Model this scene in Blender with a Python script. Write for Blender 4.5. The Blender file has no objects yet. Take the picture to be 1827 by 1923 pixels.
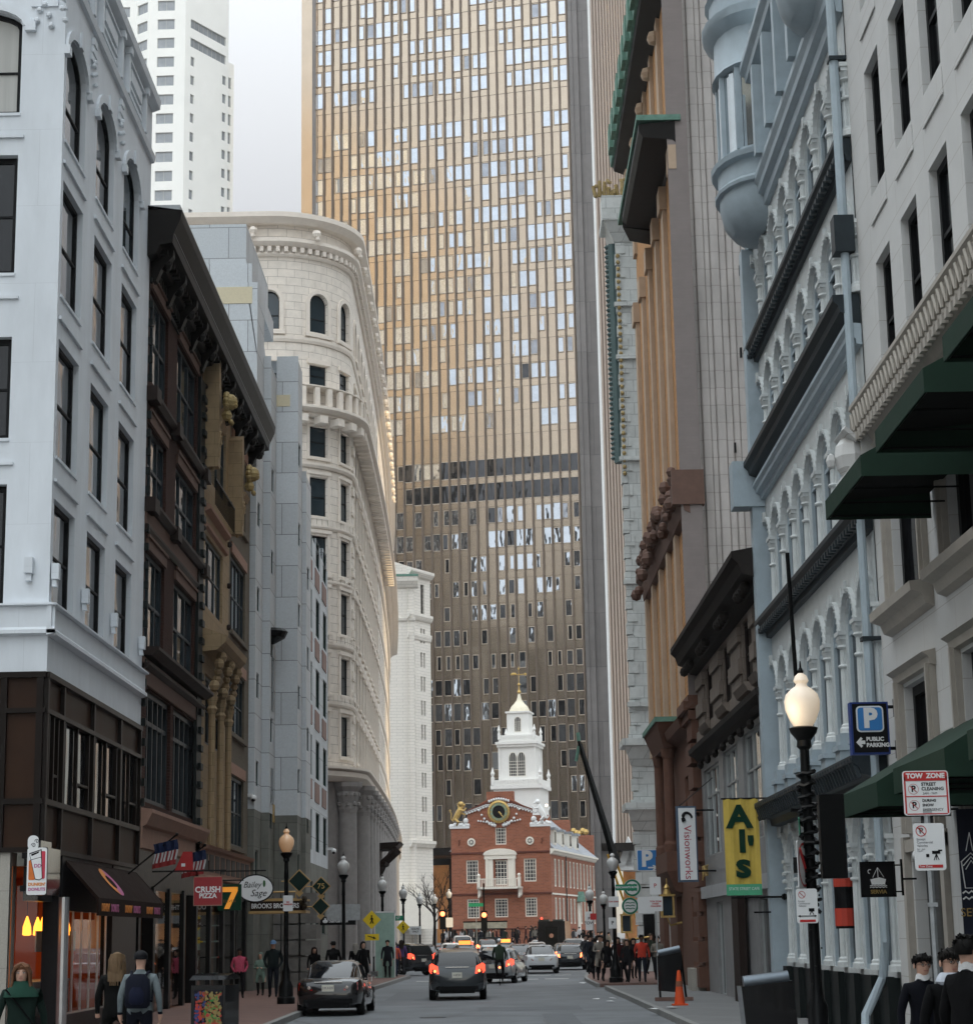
import bpy, bmesh, math, random
from mathutils import Matrix, Vector
random.seed(11)
sc = bpy.context.scene
col = sc.collection
R_ = math.radians
# ---------------------------------------------------------------- camera
F_PX, PITCH, ROLL, EYE = 3713.0, math.atan(794/3713.0), R_(1.03), 2.05
cam_d = bpy.data.cameras.new('camera'); cam = bpy.data.objects.new('camera', cam_d); col.objects.link(cam)
cam_d.sensor_fit = 'HORIZONTAL'; cam_d.sensor_width = 36.0; cam_d.lens = F_PX/1827*36
cam_d.clip_start = 0.5; cam_d.clip_end = 6000
fw = Vector((0, math.cos(PITCH), math.sin(PITCH))); r0 = Vector((1, 0, 0)); u0 = r0.cross(fw)
rx = r0*math.cos(ROLL)-u0*math.sin(ROLL); ux = u0*math.cos(ROLL)+r0*math.sin(ROLL)
mw = Matrix((rx, ux, -fw)).transposed().to_4x4(); mw.translation = (0, 0, EYE)
cam.matrix_world = mw
sc.camera = cam
# ---------------------------------------------------------------- world and sun
SUN_EL, SUN_AZ = R_(21), R_(142)      # azimuth clockwise from +Y : behind and to the right of the camera
w = bpy.data.worlds.new("World"); sc.world = w; w.use_nodes = True
nt = w.node_tree; N = nt.nodes; bgn = N['Background']
sky = N.new('ShaderNodeTexSky'); sky.sky_type = 'NISHITA'; sky.sun_disc = False
sky.sun_elevation = SUN_EL; sky.sun_rotation = SUN_AZ
nt.links.new(sky.outputs[0], bgn.inputs[0]); bgn.inputs[1].default_value = 0.05
tc = N.new('ShaderNodeTexCoord'); sep = N.new('ShaderNodeSeparateXYZ'); nt.links.new(tc.outputs['Generated'], sep.inputs[0])
zr = N.new('ShaderNodeMapRange'); zr.inputs[1].default_value = 0.30; zr.inputs[2].default_value = 0.85; zr.inputs[3].default_value = 0.0; zr.inputs[4].default_value = 2.0
nt.links.new(sep.outputs['Z'], zr.inputs[0])
yr = N.new('ShaderNodeMapRange'); yr.inputs[1].default_value = 0.45; yr.inputs[2].default_value = -0.5; yr.inputs[3].default_value = 0.0; yr.inputs[4].default_value = 0.8
nt.links.new(sep.outputs['Y'], yr.inputs[0])
ad = N.new('ShaderNodeMath'); ad.operation = 'ADD'; nt.links.new(zr.outputs[0], ad.inputs[0]); nt.links.new(yr.outputs[0], ad.inputs[1])
ad2 = N.new('ShaderNodeMath'); ad2.operation = 'ADD'; nt.links.new(ad.outputs[0], ad2.inputs[0]); ad2.inputs[1].default_value = 0.43
cl = N.new('ShaderNodeBackground'); cmx = N.new('ShaderNodeMix'); cmx.data_type = 'RGBA'; nt.links.new(ad.outputs[0], cmx.inputs[0]); cmx.inputs[6].default_value = (1.0, .925, .845, 1); cmx.inputs[7].default_value = (.90, .965, 1.0, 1); nt.links.new(cmx.outputs[2], cl.inputs[0]); nt.links.new(ad2.outputs[0], cl.inputs[1])
mx = N.new('ShaderNodeAddShader'); nt.links.new(bgn.outputs[0], mx.inputs[0]); nt.links.new(cl.outputs[0], mx.inputs[1])
nt.links.new(mx.outputs[0], N['World Output'].inputs[0])
sl = bpy.data.lights.new('sun', 'SUN'); sl.energy = 3.2; sl.angle = R_(2.0); sl.color = (1.0, 0.72, 0.36)
so = bpy.data.objects.new('sun', sl); col.objects.link(so)
sdir = Vector((math.sin(SUN_AZ)*math.cos(SUN_EL), math.cos(SUN_AZ)*math.cos(SUN_EL), math.sin(SUN_EL)))
so.rotation_euler = sdir.to_track_quat('Z', 'Y').to_euler(); so.location = (40, -60, 90)
sc.view_settings.view_transform = 'Standard'; sc.view_settings.look = 'None'
sc.view_settings.exposure = 0.0; sc.view_settings.gamma = 1.0
sc.cycles.max_bounces = 6; sc.cycles.diffuse_bounces = 3; sc.cycles.glossy_bounces = 3; sc.cycles.transparent_max_bounces = 12
sc.cycles.transmission_bounces = 3; sc.cycles.caustics_reflective = False; sc.cycles.caustics_refractive = False
sc.cycles.use_denoising = True
# ---------------------------------------------------------------- pixel helpers (photograph pixels -> world points)
def ray(px, py):
    a = px-913.5; b = -(py-961.5)
    u = a*math.cos(ROLL)+b*math.sin(ROLL); v = -a*math.sin(ROLL)+b*math.cos(ROLL)
    return (u, math.cos(PITCH)*F_PX-math.sin(PITCH)*v, math.sin(PITCH)*F_PX+math.cos(PITCH)*v)
def at(px, py, Y):
    r = ray(px, py); t = Y/r[1]; return Vector((r[0]*t, Y, EYE+r[2]*t))
def atx(px, py, X):
    r = ray(px, py); t = X/r[0]; return Vector((X, r[1]*t, EYE+r[2]*t))
# ---------------------------------------------------------------- mesh builder
class MB:
    def __init__(s): s.v = []; s.f = []; s.mi = []; s.m = 0; s.T = Matrix.Identity(4); s.cuts = []
    def cut(s):
        if s.f and (not s.cuts or s.cuts[-1] != len(s.f)): s.cuts.append(len(s.f))
    def pts(s, ps):
        n = len(s.v); s.v += [tuple(s.T @ Vector(p)) for p in ps]; return n
    def face(s, *ps):
        n = s.pts(ps); s.f.append(tuple(range(n, n+len(ps)))); s.mi.append(s.m)
    def hexa(s, p):
        n = s.pts(p)
        for q in ((0,3,2,1),(4,5,6,7),(0,1,5,4),(1,2,6,5),(2,3,7,6),(3,0,4,7)):
            s.f.append(tuple(n+i for i in q)); s.mi.append(s.m)
    def box(s, x0, x1, y0, y1, z0, z1):
        if x0 > x1: x0, x1 = x1, x0
        if y0 > y1: y0, y1 = y1, y0
        if z0 > z1: z0, z1 = z1, z0
        s.hexa([(x0,y0,z0),(x1,y0,z0),(x1,y1,z0),(x0,y1,z0),(x0,y0,z1),(x1,y0,z1),(x1,y1,z1),(x0,y1,z1)])
    def rings(s, rings, closed=True, cap=True):
        k = len(rings[0]); n = s.pts([p for r in rings for p in r])
        for i in range(len(rings)-1):
            for j in range(k if closed else k-1):
                a = n+i*k+j; b = n+i*k+(j+1) % k
                s.f.append((a, b, b+k, a+k)); s.mi.append(s.m)
        if cap:
            s.f.append(tuple(n+j for j in reversed(range(k)))); s.mi.append(s.m)
            q = n+(len(rings)-1)*k; s.f.append(tuple(q+j for j in range(k))); s.mi.append(s.m)
    def lathe(s, cx, cy, prof, n=12, a0=0.0):
        s.rings([[(cx+r*math.cos(a0+2*math.pi*j/n), cy+r*math.sin(a0+2*math.pi*j/n), z) for j in range(n)] for r, z in prof])
    def tube(s, ps, r, n=6, r2=None):
        ps = [Vector(p) for p in ps]; rs = []
        for i, p in enumerate(ps):
            d = (ps[min(i+1, len(ps)-1)]-ps[max(i-1, 0)]).normalized()
            a = d.cross(Vector((0, 0, 1)));
            if a.length < 1e-3: a = d.cross(Vector((1, 0, 0)))
            a.normalize(); b = d.cross(a)
            rr = r if r2 is None else r+(r2-r)*i/(len(ps)-1)
            rs.append([tuple(p+(a*math.cos(t)+b*math.sin(t))*rr) for t in [2*math.pi*j/n for j in range(n)]])
        s.rings(rs)
    def prism(s, poly, y0, y1):           # polygon in (x,z), extruded in y
        s.rings([[(x, y1, z) for x, z in poly], [(x, y0, z) for x, z in poly]])
    def sweep(s, prof, x0, x1):           # profile in (y,z), run along x
        s.rings([[(x0, y, z) for y, z in prof], [(x1, y, z) for y, z in prof]])
    def ball(s, c, r, n=8, m=6, sx=1, sy=1, sz=1):
        pr = []
        for i in range(m+1):
            t = -math.pi/2+math.pi*i/m; pr.append([(c[0]+sx*r*max(math.cos(t), .02)*math.cos(2*math.pi*j/n), c[1]+sy*r*max(math.cos(t), .02)*math.sin(2*math.pi*j/n), c[2]+sz*r*math.sin(t)) for j in range(n)])
        s.rings(pr)
    def build(s, name, mats, parent=None, smooth=False, warp=None):
        if s.cuts:                      # one object for each piece
            last = 0; out = []
            for c in sorted(set(s.cuts+[len(s.f)])):
                fs = s.f[last:c]
                if not fs: continue
                idx = sorted({i for f in fs for i in f}); mp = {k: n for n, k in enumerate(idx)}
                q = MB(); q.v = [s.v[i] for i in idx]; q.f = [tuple(mp[i] for i in f) for f in fs]; q.mi = s.mi[last:c]; last = c
                out.append(q.build(name, mats, parent, smooth, warp))
            return out[0]
        me = bpy.data.meshes.new(name)
        vs = [warp(p) for p in s.v] if warp else s.v
        me.from_pydata(vs, [], s.f)
        if not isinstance(mats, (list, tuple)): mats = [mats]
        for m in mats: me.materials.append(m)
        if len(mats) > 1: me.polygons.foreach_set('material_index', s.mi)
        if smooth:
            me.polygons.foreach_set('use_smooth', [True]*len(me.polygons))
            try: me.set_sharp_from_angle(angle=R_(40))
            except Exception: pass
        me.update()
        o = bpy.data.objects.new(name, me); col.objects.link(o)
        if parent: o.parent = parent
        return o
def flat(*a): return a
def tag(o, label=None, cat=None, group=None, kind=None):
    if label: o['label'] = label
    if cat: o['category'] = cat
    if group: o['group'] = group
    if kind: o['kind'] = kind
    return o
def thing(name, label, cat, loc=(0, 0, 0), rz=0.0, group=None):
    o = bpy.data.objects.new(name, None); o.empty_display_size = .3; col.objects.link(o)
    o.location = loc; o.rotation_euler = (0, 0, rz); return tag(o, label, cat, group)
def kids(o): return [c for c in bpy.data.objects if c.parent == o]
def copy_tree(o, loc, rz=None, label=None, scale=None, parent=None):
    c = o.copy(); col.objects.link(c); c.parent = parent
    if parent is None or loc is not None: c.location = loc
    if rz is not None: c.rotation_euler = (0, 0, rz)
    if scale: c.scale = scale
    if label: c['label'] = label
    for ch in list(o.children):
        d = ch.copy(); col.objects.link(d); d.parent = c
        for g in list(ch.children):
            e = g.copy(); col.objects.link(e); e.parent = d
    return c
def text(name, s, size, mat, parent, loc, rot=(R_(90), 0, 0), ext=.004, sx=1.0, align='CENTER', sp=1.0, bold=0.0, shear=0.0):
    cu = bpy.data.curves.new(name, 'FONT'); cu.body = s; cu.size = size; cu.extrude = ext; cu.align_x = align; cu.align_y = 'CENTER'
    cu.space_character = sp; cu.offset = bold; cu.shear = shear; cu.resolution_u = 3
    o = bpy.data.objects.new(name, cu); col.objects.link(o); dg = bpy.context.evaluated_depsgraph_get()
    me = bpy.data.meshes.new_from_object(o.evaluated_get(dg)); bpy.data.objects.remove(o); bpy.data.curves.remove(cu)
    me.materials.clear(); me.materials.append(mat)
    o = bpy.data.objects.new(name, me); col.objects.link(o); o.parent = parent; o.location = loc; o.rotation_euler = rot; o.scale = (sx, 1, 1)
    return o
FR = (R_(90), 0, R_(180))     # text on a face whose outward side is local +y
FM = (R_(90), 0, 0)           # text on a face whose outward side is local -y
# ---------------------------------------------------------------- wall with openings
def wall(mb, x0, x1, z0, z1, ops, y=0.0, depth=.35, step=None, back=True):
    """ops: (a,b,c,d) or (a,b,c,spring,rise). outward is +y."""
    xs = {x0, x1}; zs = {z0, z1}; O = []
    for o in ops:
        a, b, c, d = o[:4]; r = o[4] if len(o) > 4 else 0
        O.append((a, b, c, d, r)); xs |= {a, b}; zs |= {c, d+r}
    if step:
        n = max(1, int((x1-x0)/step)); xs |= {x0+(x1-x0)*i/n for i in range(1, n)}
    xs = sorted(x for x in xs if x0-1e-6 <= x <= x1+1e-6); zs = sorted(z for z in zs if z0-1e-6 <= z <= z1+1e-6)
    xs = [x for i, x in enumerate(xs) if i == 0 or x-xs[i-1] > 1e-4]; zs = [z for i, z in enumerate(zs) if i == 0 or z-zs[i-1] > 1e-4]
    for j in range(len(zs)-1):
        zc = (zs[j]+zs[j+1])/2
        for i in range(len(xs)-1):
            xc = (xs[i]+xs[i+1])/2
            if any(a < xc < b and c < zc < d+r for a, b, c, d, r in O): continue
            mb.face((xs[i+1], y, zs[j]), (xs[i], y, zs[j]), (xs[i], y, zs[j+1]), (xs[i+1], y, zs[j+1]))
    for a, b, c, d, r in O:
        q = y-depth
        mb.face((a, y, c), (a, q, c), (a, q, d), (a, y, d)); mb.face((b, y, c), (b, y, d), (b, q, d), (b, q, c))
        mb.face((a, y, c), (b, y, c), (b, q, c), (a, q, c))
        if r <= 0: mb.face((a, y, d), (a, q, d), (b, q, d), (b, y, d))
        else:
            n = 10; P = arch_pts(a, b, d, r, n)
            for i in range(n):
                (xa, za), (xb, zb) = P[i], P[i+1]
                mb.face((xa, y, za), (xa, y, d+r), (xb, y, d+r), (xb, y, zb))
                mb.face((xa, y, za), (xb, y, zb), (xb, q, zb), (xa, q, za))
def arch_pts(a, b, d, r, n=10):
    c = (a+b)/2; h = (b-a)/2
    return [(c-h*math.cos(math.pi*i/n), d+r*math.sin(math.pi*i/n)) for i in range(n+1)]
def arch_band(mb, a, b, d, r, t, y0, y1, n=10, foot=None):
    """raised moulding that follows an arch; t = its width"""
    A = arch_pts(a, b, d, r, n); B = arch_pts(a-t, b+t, d, r+t, n)
    if foot is not None: A = [(a, foot)]+A+[(b, foot)]; B = [(a-t, foot)]+B+[(b+t, foot)]
    for i in range(len(A)-1):
        (ax, az), (bx, bz), (cx, cz), (dx, dz) = A[i], A[i+1], B[i+1], B[i]
        mb.hexa([(ax, y0, az), (bx, y0, bz), (cx, y0, cz), (dx, y0, dz), (ax, y1, az), (bx, y1, bz), (cx, y1, cz), (dx, y1, dz)])
_wc = {}
def window(parent, x, y, z, w, h, frame, glass, fw_=.08, nx=1, nz=2, rise=0.0, bar=.05, thick=.08, rot=None, name='window', split=None):
    """opening lower-left corner (x,z) with wall plane depth y; frame mesh + pane child"""
    key = (round(w, 2), round(h, 2), frame.name, glass.name, fw_, nx, nz, rise, bar, thick, split)
    if key not in _wc:
        a = MB(); g = MB(); t = thick
        if rise:
            n = 10; A = [(0, 0)]+arch_pts(0, w, h, rise, n)+[(w, 0)]; B = [(fw_, fw_)]+arch_pts(fw_, w-fw_, h, rise-fw_, n)+[(w-fw_, fw_)]
            for i in range(len(A)):
                j = (i+1) % len(A)
                a.hexa([(A[i][0], -t, A[i][1]), (A[j][0], -t, A[j][1]), (B[j][0], -t, B[j][1]), (B[i][0], -t, B[i][1]), (A[i][0], 0, A[i][1]), (A[j][0], 0, A[j][1]), (B[j][0], 0, B[j][1]), (B[i][0], 0, B[i][1])])
            g.face(*[(px, -t*.6, pz) for px, pz in reversed(A)])
        else:
            a.box(0, fw_, -t, 0, 0, h); a.box(w-fw_, w, -t, 0, 0, h); a.box(fw_, w-fw_, -t, 0, 0, fw_); a.box(fw_, w-fw_, -t, 0, h-fw_, h)
            g.face((w, -t*.6, 0), (0, -t*.6, 0), (0, -t*.6, h), (w, -t*.6, h))
        zz = [split] if split else [h*i/nz for i in range(1, nz)]
        for q in zz: a.box(fw_, w-fw_, -t*.8, -.012, q-bar/2, q+bar/2)
        for i in range(1, nx):
            xx = w*i/nx; dz = (rise*math.sqrt(max(0, 1-((xx-w/2)/(w/2))**2)) if rise else 0)
            a.box(xx-bar/2, xx+bar/2, -t*.9, -.006, fw_, h+dz-fw_)
        fo = a.build(name, frame); go = g.build('pane', glass)
        _wc[key] = (fo.data, go.data); bpy.data.objects.remove(fo); bpy.data.objects.remove(go)
    fm, gm = _wc[key]
    f = bpy.data.objects.new(name, fm); col.objects.link(f); f.parent = parent; f.location = (x, y, z)
    g = bpy.data.objects.new('pane', gm); col.objects.link(g); g.parent = f
    if rot is not None:
        T = rot @ Matrix.Translation((x, y, z)); f.matrix_local = T
    return f
# ---------------------------------------------------------------- materials
_mc = {}
def mat(name, c, rough=.8, metal=0.0, var=.12, scale=3.0, bump=.0, brick=None, spec=.28, streak=0.0, emit=None, alpha=None, coat=0.0, deepen=True):
    """brick=(w,h,mortar_size,mortar_colour,colour2_factor)"""
    if name in _mc: return _mc[name]
    if max(c) < .135 and not coat and not emit and deepen: c = tuple(q*.45 for q in c); spec = min(spec, .12); metal *= .4  # dark colours deepened further, putting crushed shadow tones into the colour
    elif max(c) < .30 and not coat and not emit and deepen and metal < .4: c = tuple(q*.85 for q in c)
    m = bpy.data.materials.new(name); m.use_nodes = True; n = m.node_tree.nodes; l = m.node_tree.links
    b = n['Principled BSDF']; b.inputs['Roughness'].default_value = rough; b.inputs['Metallic'].default_value = metal
    b.inputs['Specular IOR Level'].default_value = spec
    if coat: b.inputs['Coat Weight'].default_value = coat; b.inputs['Coat Roughness'].default_value = .04
    if emit: b.inputs['Emission Color'].default_value = (*emit[:3], 1); b.inputs['Emission Strength'].default_value = emit[3]
    t = n.new('ShaderNodeTexCoord'); co = t.outputs['Object']
    base = None; hsrc = None
    if brick:
        bw, bh, ms, mc, f2 = brick
        sp = n.new('ShaderNodeSeparateXYZ'); l.new(co, sp.inputs[0])
        su = n.new('ShaderNodeMath'); su.operation = 'ADD'; l.new(sp.outputs[0], su.inputs[0]); l.new(sp.outputs[1], su.inputs[1])
        cb = n.new('ShaderNodeCombineXYZ'); l.new(su.outputs[0], cb.inputs[0]); l.new(sp.outputs[2], cb.inputs[1])
        bt = n.new('ShaderNodeTexBrick'); l.new(cb.outputs[0], bt.inputs['Vector'])
        bt.inputs['Scale'].default_value = 1.0; bt.inputs['Brick Width'].default_value = bw; bt.inputs['Row Height'].default_value = bh
        bt.inputs['Mortar Size'].default_value = ms; bt.inputs['Mortar Smooth'].default_value = .3
        bt.inputs['Color1'].default_value = (*c, 1); bt.inputs['Color2'].default_value = (*[q*f2 for q in c], 1); bt.inputs['Mortar'].default_value = (*mc, 1)
        base = bt.outputs['Color']; hsrc = bt.outputs['Fac']
    no = n.new('ShaderNodeTexNoise'); no.inputs['Scale'].default_value = scale; no.inputs['Detail'].default_value = 6; no.inputs['Roughness'].default_value = .65
    if streak:
        mp = n.new('ShaderNodeMapping'); mp.inputs['Scale'].default_value = (1, 1, streak); l.new(co, mp.inputs[0]); l.new(mp.outputs[0], no.inputs['Vector'])
    else: l.new(co, no.inputs['Vector'])
    mr = n.new('ShaderNodeMapRange'); mr.inputs[1].default_value = .25; mr.inputs[2].default_value = .75; mr.inputs[3].default_value = 1-var; mr.inputs[4].default_value = 1+var
    l.new(no.outputs[0], mr.inputs[0])
    vm = n.new('ShaderNodeVectorMath'); vm.operation = 'MULTIPLY'; l.new(mr.outputs[0], vm.inputs[1])
    if base: l.new(base, vm.inputs[0])
    else: vm.inputs[0].default_value = c
    l.new(vm.outputs[0], b.inputs['Base Color'])
    rr = n.new('ShaderNodeMapRange'); rr.inputs[3].default_value = rough*.85; rr.inputs[4].default_value = min(1, rough*1.15); l.new(no.outputs[0], rr.inputs[0]); l.new(rr.outputs[0], b.inputs['Roughness'])
    if bump:
        bp = n.new('ShaderNodeBump'); bp.inputs['Strength'].default_value = bump; bp.inputs['Distance'].default_value = .03
        if hsrc:
            iv = n.new('ShaderNodeMath'); iv.operation = 'MULTIPLY_ADD'; l.new(hsrc, iv.inputs[0]); iv.inputs[1].default_value = -1.0; l.new(no.outputs[0], iv.inputs[2]); l.new(iv.outputs[0], bp.inputs['Height'])
        else: l.new(no.outputs[0], bp.inputs['Height'])
        l.new(bp.outputs[0], b.inputs['Normal'])
    _mc[name] = m; return m
def glassy(name, c=(.02, .025, .03), rough=.06, metal=0.0, spec=1.0, wob=.0, var=.3):
    """window glass seen from outside: dark room behind, sky and street in front; old panes bend the reflection"""
    m = mat(name, c, rough, metal, var, .35, 0, None, spec, deepen=False)
    if wob:
        n = m.node_tree.nodes; l = m.node_tree.links; b = n['Principled BSDF']
        t = n.new('ShaderNodeTexCoord'); mp = n.new('ShaderNodeMapping'); mp.inputs['Scale'].default_value = (1, 1, .45); l.new(t.outputs['Object'], mp.inputs[0])
        no = n.new('ShaderNodeTexNoise'); no.inputs['Scale'].default_value = 1.1; no.inputs['Detail'].default_value = 1; l.new(mp.outputs[0], no.inputs['Vector'])
        oi = n.new('ShaderNodeObjectInfo'); va = n.new('ShaderNodeVectorMath'); va.operation = 'ADD'; l.new(mp.outputs[0], va.inputs[0]); l.new(oi.outputs['Location'], va.inputs[1]); l.new(va.outputs[0], no.inputs['Vector'])
        bp = n.new('ShaderNodeBump'); bp.inputs['Strength'].default_value = wob; bp.inputs['Distance'].default_value = .08; l.new(no.outputs[0], bp.inputs['Height']); l.new(bp.outputs[0], b.inputs['Normal'])
    return m
def clear_glass(name, tint=(.9, .9, .9), refl=.12):
    m = bpy.data.materials.new(name); m.use_nodes = True; n = m.node_tree.nodes; l = m.node_tree.links; n.remove(n['Principled BSDF'])
    tr = n.new('ShaderNodeBsdfTransparent'); tr.inputs[0].default_value = (*tint, 1); gl = n.new('ShaderNodeBsdfGlossy'); gl.inputs['Roughness'].default_value = .02
    fr = n.new('ShaderNodeFresnel'); fr.inputs[0].default_value = 1.5; mxs = n.new('ShaderNodeMixShader')
    l.new(fr.outputs[0], mxs.inputs[0]); l.new(tr.outputs[0], mxs.inputs[1]); l.new(gl.outputs[0], mxs.inputs[2]); l.new(mxs.outputs[0], n['Material Output'].inputs[0])
    return m
M = dict(
 white_paint=mat('white_paint', (.66, .70, .74), .55, 0, .12, 1.0, .08, (2.4, 1.8, .004, (.52, .55, .58), .985), streak=.3),
 bronze=mat('bronze_cladding', (.070, .032, .017), .5, .15, .35, .8, spec=.3),
 bronze_dark=mat('bronze_dark', (.02, .013, .010), .4, .2, .2, 1),
 black_frame=mat('black_window_frame', (.012, .013, .015), .45, 0, .1),
 glass=glassy('street_glass', (.008, .009, .011), spec=.4, wob=.25), glass_blue=glassy('bluish_glass', (.025, .04, .05), spec=.6, wob=.2),
 glass_dark=glassy('dark_glass', (.004, .005, .006), .1, spec=.2),
 blind=mat('window_blind', (.42, .42, .40), .8, 0, .12, 6, streak=.02),
 granite_beige=mat('beige_granite', (.36, .34, .30), .6, 0, .16, 30, .15, (1.9, 1.55, .006, (.2, .19, .17), .95)),
 black_metal=mat('black_metal', (.010, .011, .012), .38, .4, .2, 5),
 black_gloss=mat('black_gloss', (.006, .006, .007), .12, 0, .1, coat=.5),
 steel=mat('galvanised_steel', (.38, .40, .41), .45, .7, .2, 9),
 silver=mat('silver_metal', (.55, .56, .57), .3, .8, .1, 5),
 chrome=mat('bright_chrome', (.7, .7, .7), .12, 1, .05),
 brick_brown=mat('brown_brick', (.115, .052, .04), .85, 0, .15, 9, .4, (.24, .085, .012, (.06, .035, .03), .72)),
 brown_stone=mat('brown_stone', (.15, .088, .068), .75, 0, .18, 3, .3),
 brown_dark=mat('dark_brown_iron', (.05, .032, .027), .55, 0, .2, 4),
 green_black=mat('green_black_iron', (.022, .030, .030), .5, 0, .2, 4),
 cornice_black=mat('blackened_cornice', (.018, .015, .013), .5, .1, .3, 3),
 pink_stone=mat('pink_sandstone', (.33, .20, .15), .8, 0, .15, 4, .2),
 buff=mat('buff_terracotta', (.31, .225, .13), .72, 0, .18, 2.5, .2, (.62, .42, .01, (.2, .15, .08), .93)),
 gold=mat('gilded_metal', (.50, .34, .12), .42, .5, .35, 8, .3),
 antique=mat('antique_gilding', (.33, .25, .11), .6, .15, .45, 9, .5),
 olive_brick=mat('olive_brick', (.17, .145, .105), .85, 0, .15, 6, .3, (.26, .085, .01, (.12, .10, .08), .85)),
 granite_grey=mat('grey_granite', (.56, .60, .63), .6, 0, .10, 14, .08, (1.55, 1.32, .016, (.19, .20, .21), .88)),
 granite_base=mat('mossy_granite', (.20, .205, .18), .7, 0, .3, 1.3, .2, (1.5, 1.1, .012, (.09, .09, .08), .85)),
 granite_yellow=mat('yellow_granite', (.62, .56, .40), .6, 0, .06, 10),
 red_granite=mat('red_granite', (.26, .155, .13), .6, 0, .15, 12),
 limestone=mat('cream_limestone', (.82, .755, .675), .8, 0, .12, 2.2, .5, (1.1, .46, .013, (.40, .35, .31), .94)),
 limestone_trim=mat('cream_trim', (.80, .73, .65), .75, 0, .07, 3),
 column_stone=mat('grey_column_stone', (.30, .285, .275), .7, 0, .16, 3, .2),
 rough_stone=mat('rough_granite', (.20, .19, .175), .9, 0, .28, 3.2, .9),
 white_stone=mat('white_brick_block', (.74, .70, .64), .7, 0, .06, 3, .3, (1.6, .42, .02, (.42, .40, .36), .95)),
 white_glazed=mat('white_glazed_block', (.58, .61, .60), .5, 0, .12, 3, .25, (.95, .62, .018, (.32, .34, .34), .86)),
 verdigris=mat('verdigris_copper', (.14, .27, .215), .7, .1, .35, 4),
 pale_blue=mat('pale_blue_paint', (.36, .43, .475), .5, 0, .12, 2.5, .1),
 pale_white=mat('iron_white_paint', (.58, .61, .61), .5, 0, .12, 3, .1),
 iron_dark=mat('iron_slate_paint', (.06, .078, .09), .45, 0, .3, 2.5),
 lime_wall=mat('smooth_limestone', (.565, .565, .555), .75, 0, .06, 1.2, .2, (2.2, .62, .005, (.34, .31, .28), .98)),
 lime_trim=mat('tan_limestone_trim', (.38, .35, .31), .7, 0, .12, 3, .1),
 awning_green=mat('green_canvas', (.032, .075, .050), .7, 0, .15, 3, .1),
 orange_brick=mat('orange_brick', (.52, .27, .11), .85, 0, .12, 2.5, .35, (.24, .16, .018, (.30, .17, .09), .82)),
 grey_plain=mat('grey_brown_render', (.27, .235, .225), .85, 0, .08, 1.2, .1, (.4, .11, .01, (.22, .19, .18), .95)),
 ribbed=mat('ribbed_grey_block', (.47, .44, .42), .8, 0, .28, .9, .3, (40, .62, .016, (.33, .30, .28), .95), streak=.35),
 red_stone=mat('brown_sandstone', (.15, .075, .052), .85, 0, .2, 3, .5),
 als_stone=mat('grey_brown_stone', (.225, .185, .155), .8, 0, .2, 2.6, .3, (1.4, .62, .012, (.12, .10, .085), .9)),
 als_dark=mat('blackened_stone', (.05, .042, .038), .75, 0, .3, 3, .2),
 als_low=mat('grey_marble', (.28, .28, .28), .45, 0, .3, 1.6),
 tower_clad=mat('brown_tower_cladding', (.47, .385, .30), .15, .90, .08, .25, spec=.5),
 tower_mull=mat('dark_tower_mullion', (.16, .125, .10), .4, .4, .1, .3),
 tower_frame=mat('light_window_frame', (.50, .42, .34), .45, .3, .1, 1),
 tower_pier=mat('grey_tower_pier', (.21, .195, .19), .4, .35, .15, .4, 0, (6, 8.5, .06, (.10, .095, .095), .8)),
 osh_brick=mat('red_brick', (.33, .118, .065), .85, 0, .14, 4, .3, (.5, .17, .018, (.30, .15, .11), .72)),
 cream=mat('cream_paint', (.78, .74, .66), .5, 0, .05, 2),
 slate=mat('grey_slate_roof', (.33, .35, .38), .6, 0, .1, 3, .2, (.5, .3, .01, (.2, .21, .23), .85)),
 asphalt=mat('asphalt', (.185, .195, .205), .75, 0, .34, .45, .2),
 pavement=mat('concrete_pavement', (.20, .20, .20), .85, 0, .14, 1.5, .15, (1.5, 1.5, .012, (.10, .10, .10), .92)),
 brick_pave=mat('brick_pavement', (.20, .12, .10), .85, 0, .2, 3, .2, (.3, .15, .01, (.12, .09, .08), .8)),
 kerb=mat('granite_kerb', (.27, .27, .26), .8, 0, .25, 4, .2),
 road_white=mat('worn_road_paint', (.48, .48, .46), .8, 0, .25, 5),
 sign_white=mat('sign_white', (.72, .73, .73), .5, 0, .04), sign_red=mat('sign_red', (.45, .03, .03), .5, 0, .08),
 sign_black=mat('sign_black', (.012, .012, .014), .5, 0, .05), sign_yellow=mat('sign_yellow', (.80, .58, .02), .5, 0, .05),
 sign_green=mat('street_sign_green', (.02, .26, .14), .5, 0, .05), sign_blue=mat('sign_blue', (.04, .20, .50), .5, 0, .05),
 navy=mat('navy_panel', (.012, .018, .045), .5, 0, .1), 
 rubber=mat('tyre_rubber', (.014, .014, .015), .85, 0, .1), skin=mat('skin', (.50, .30, .22), .6, 0, .06), skin_dark=mat('dark_skin', (.14, .075, .05), .6, 0, .06),
)
# ================================================================ LEFT SIDE
XL = -9.3
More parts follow.
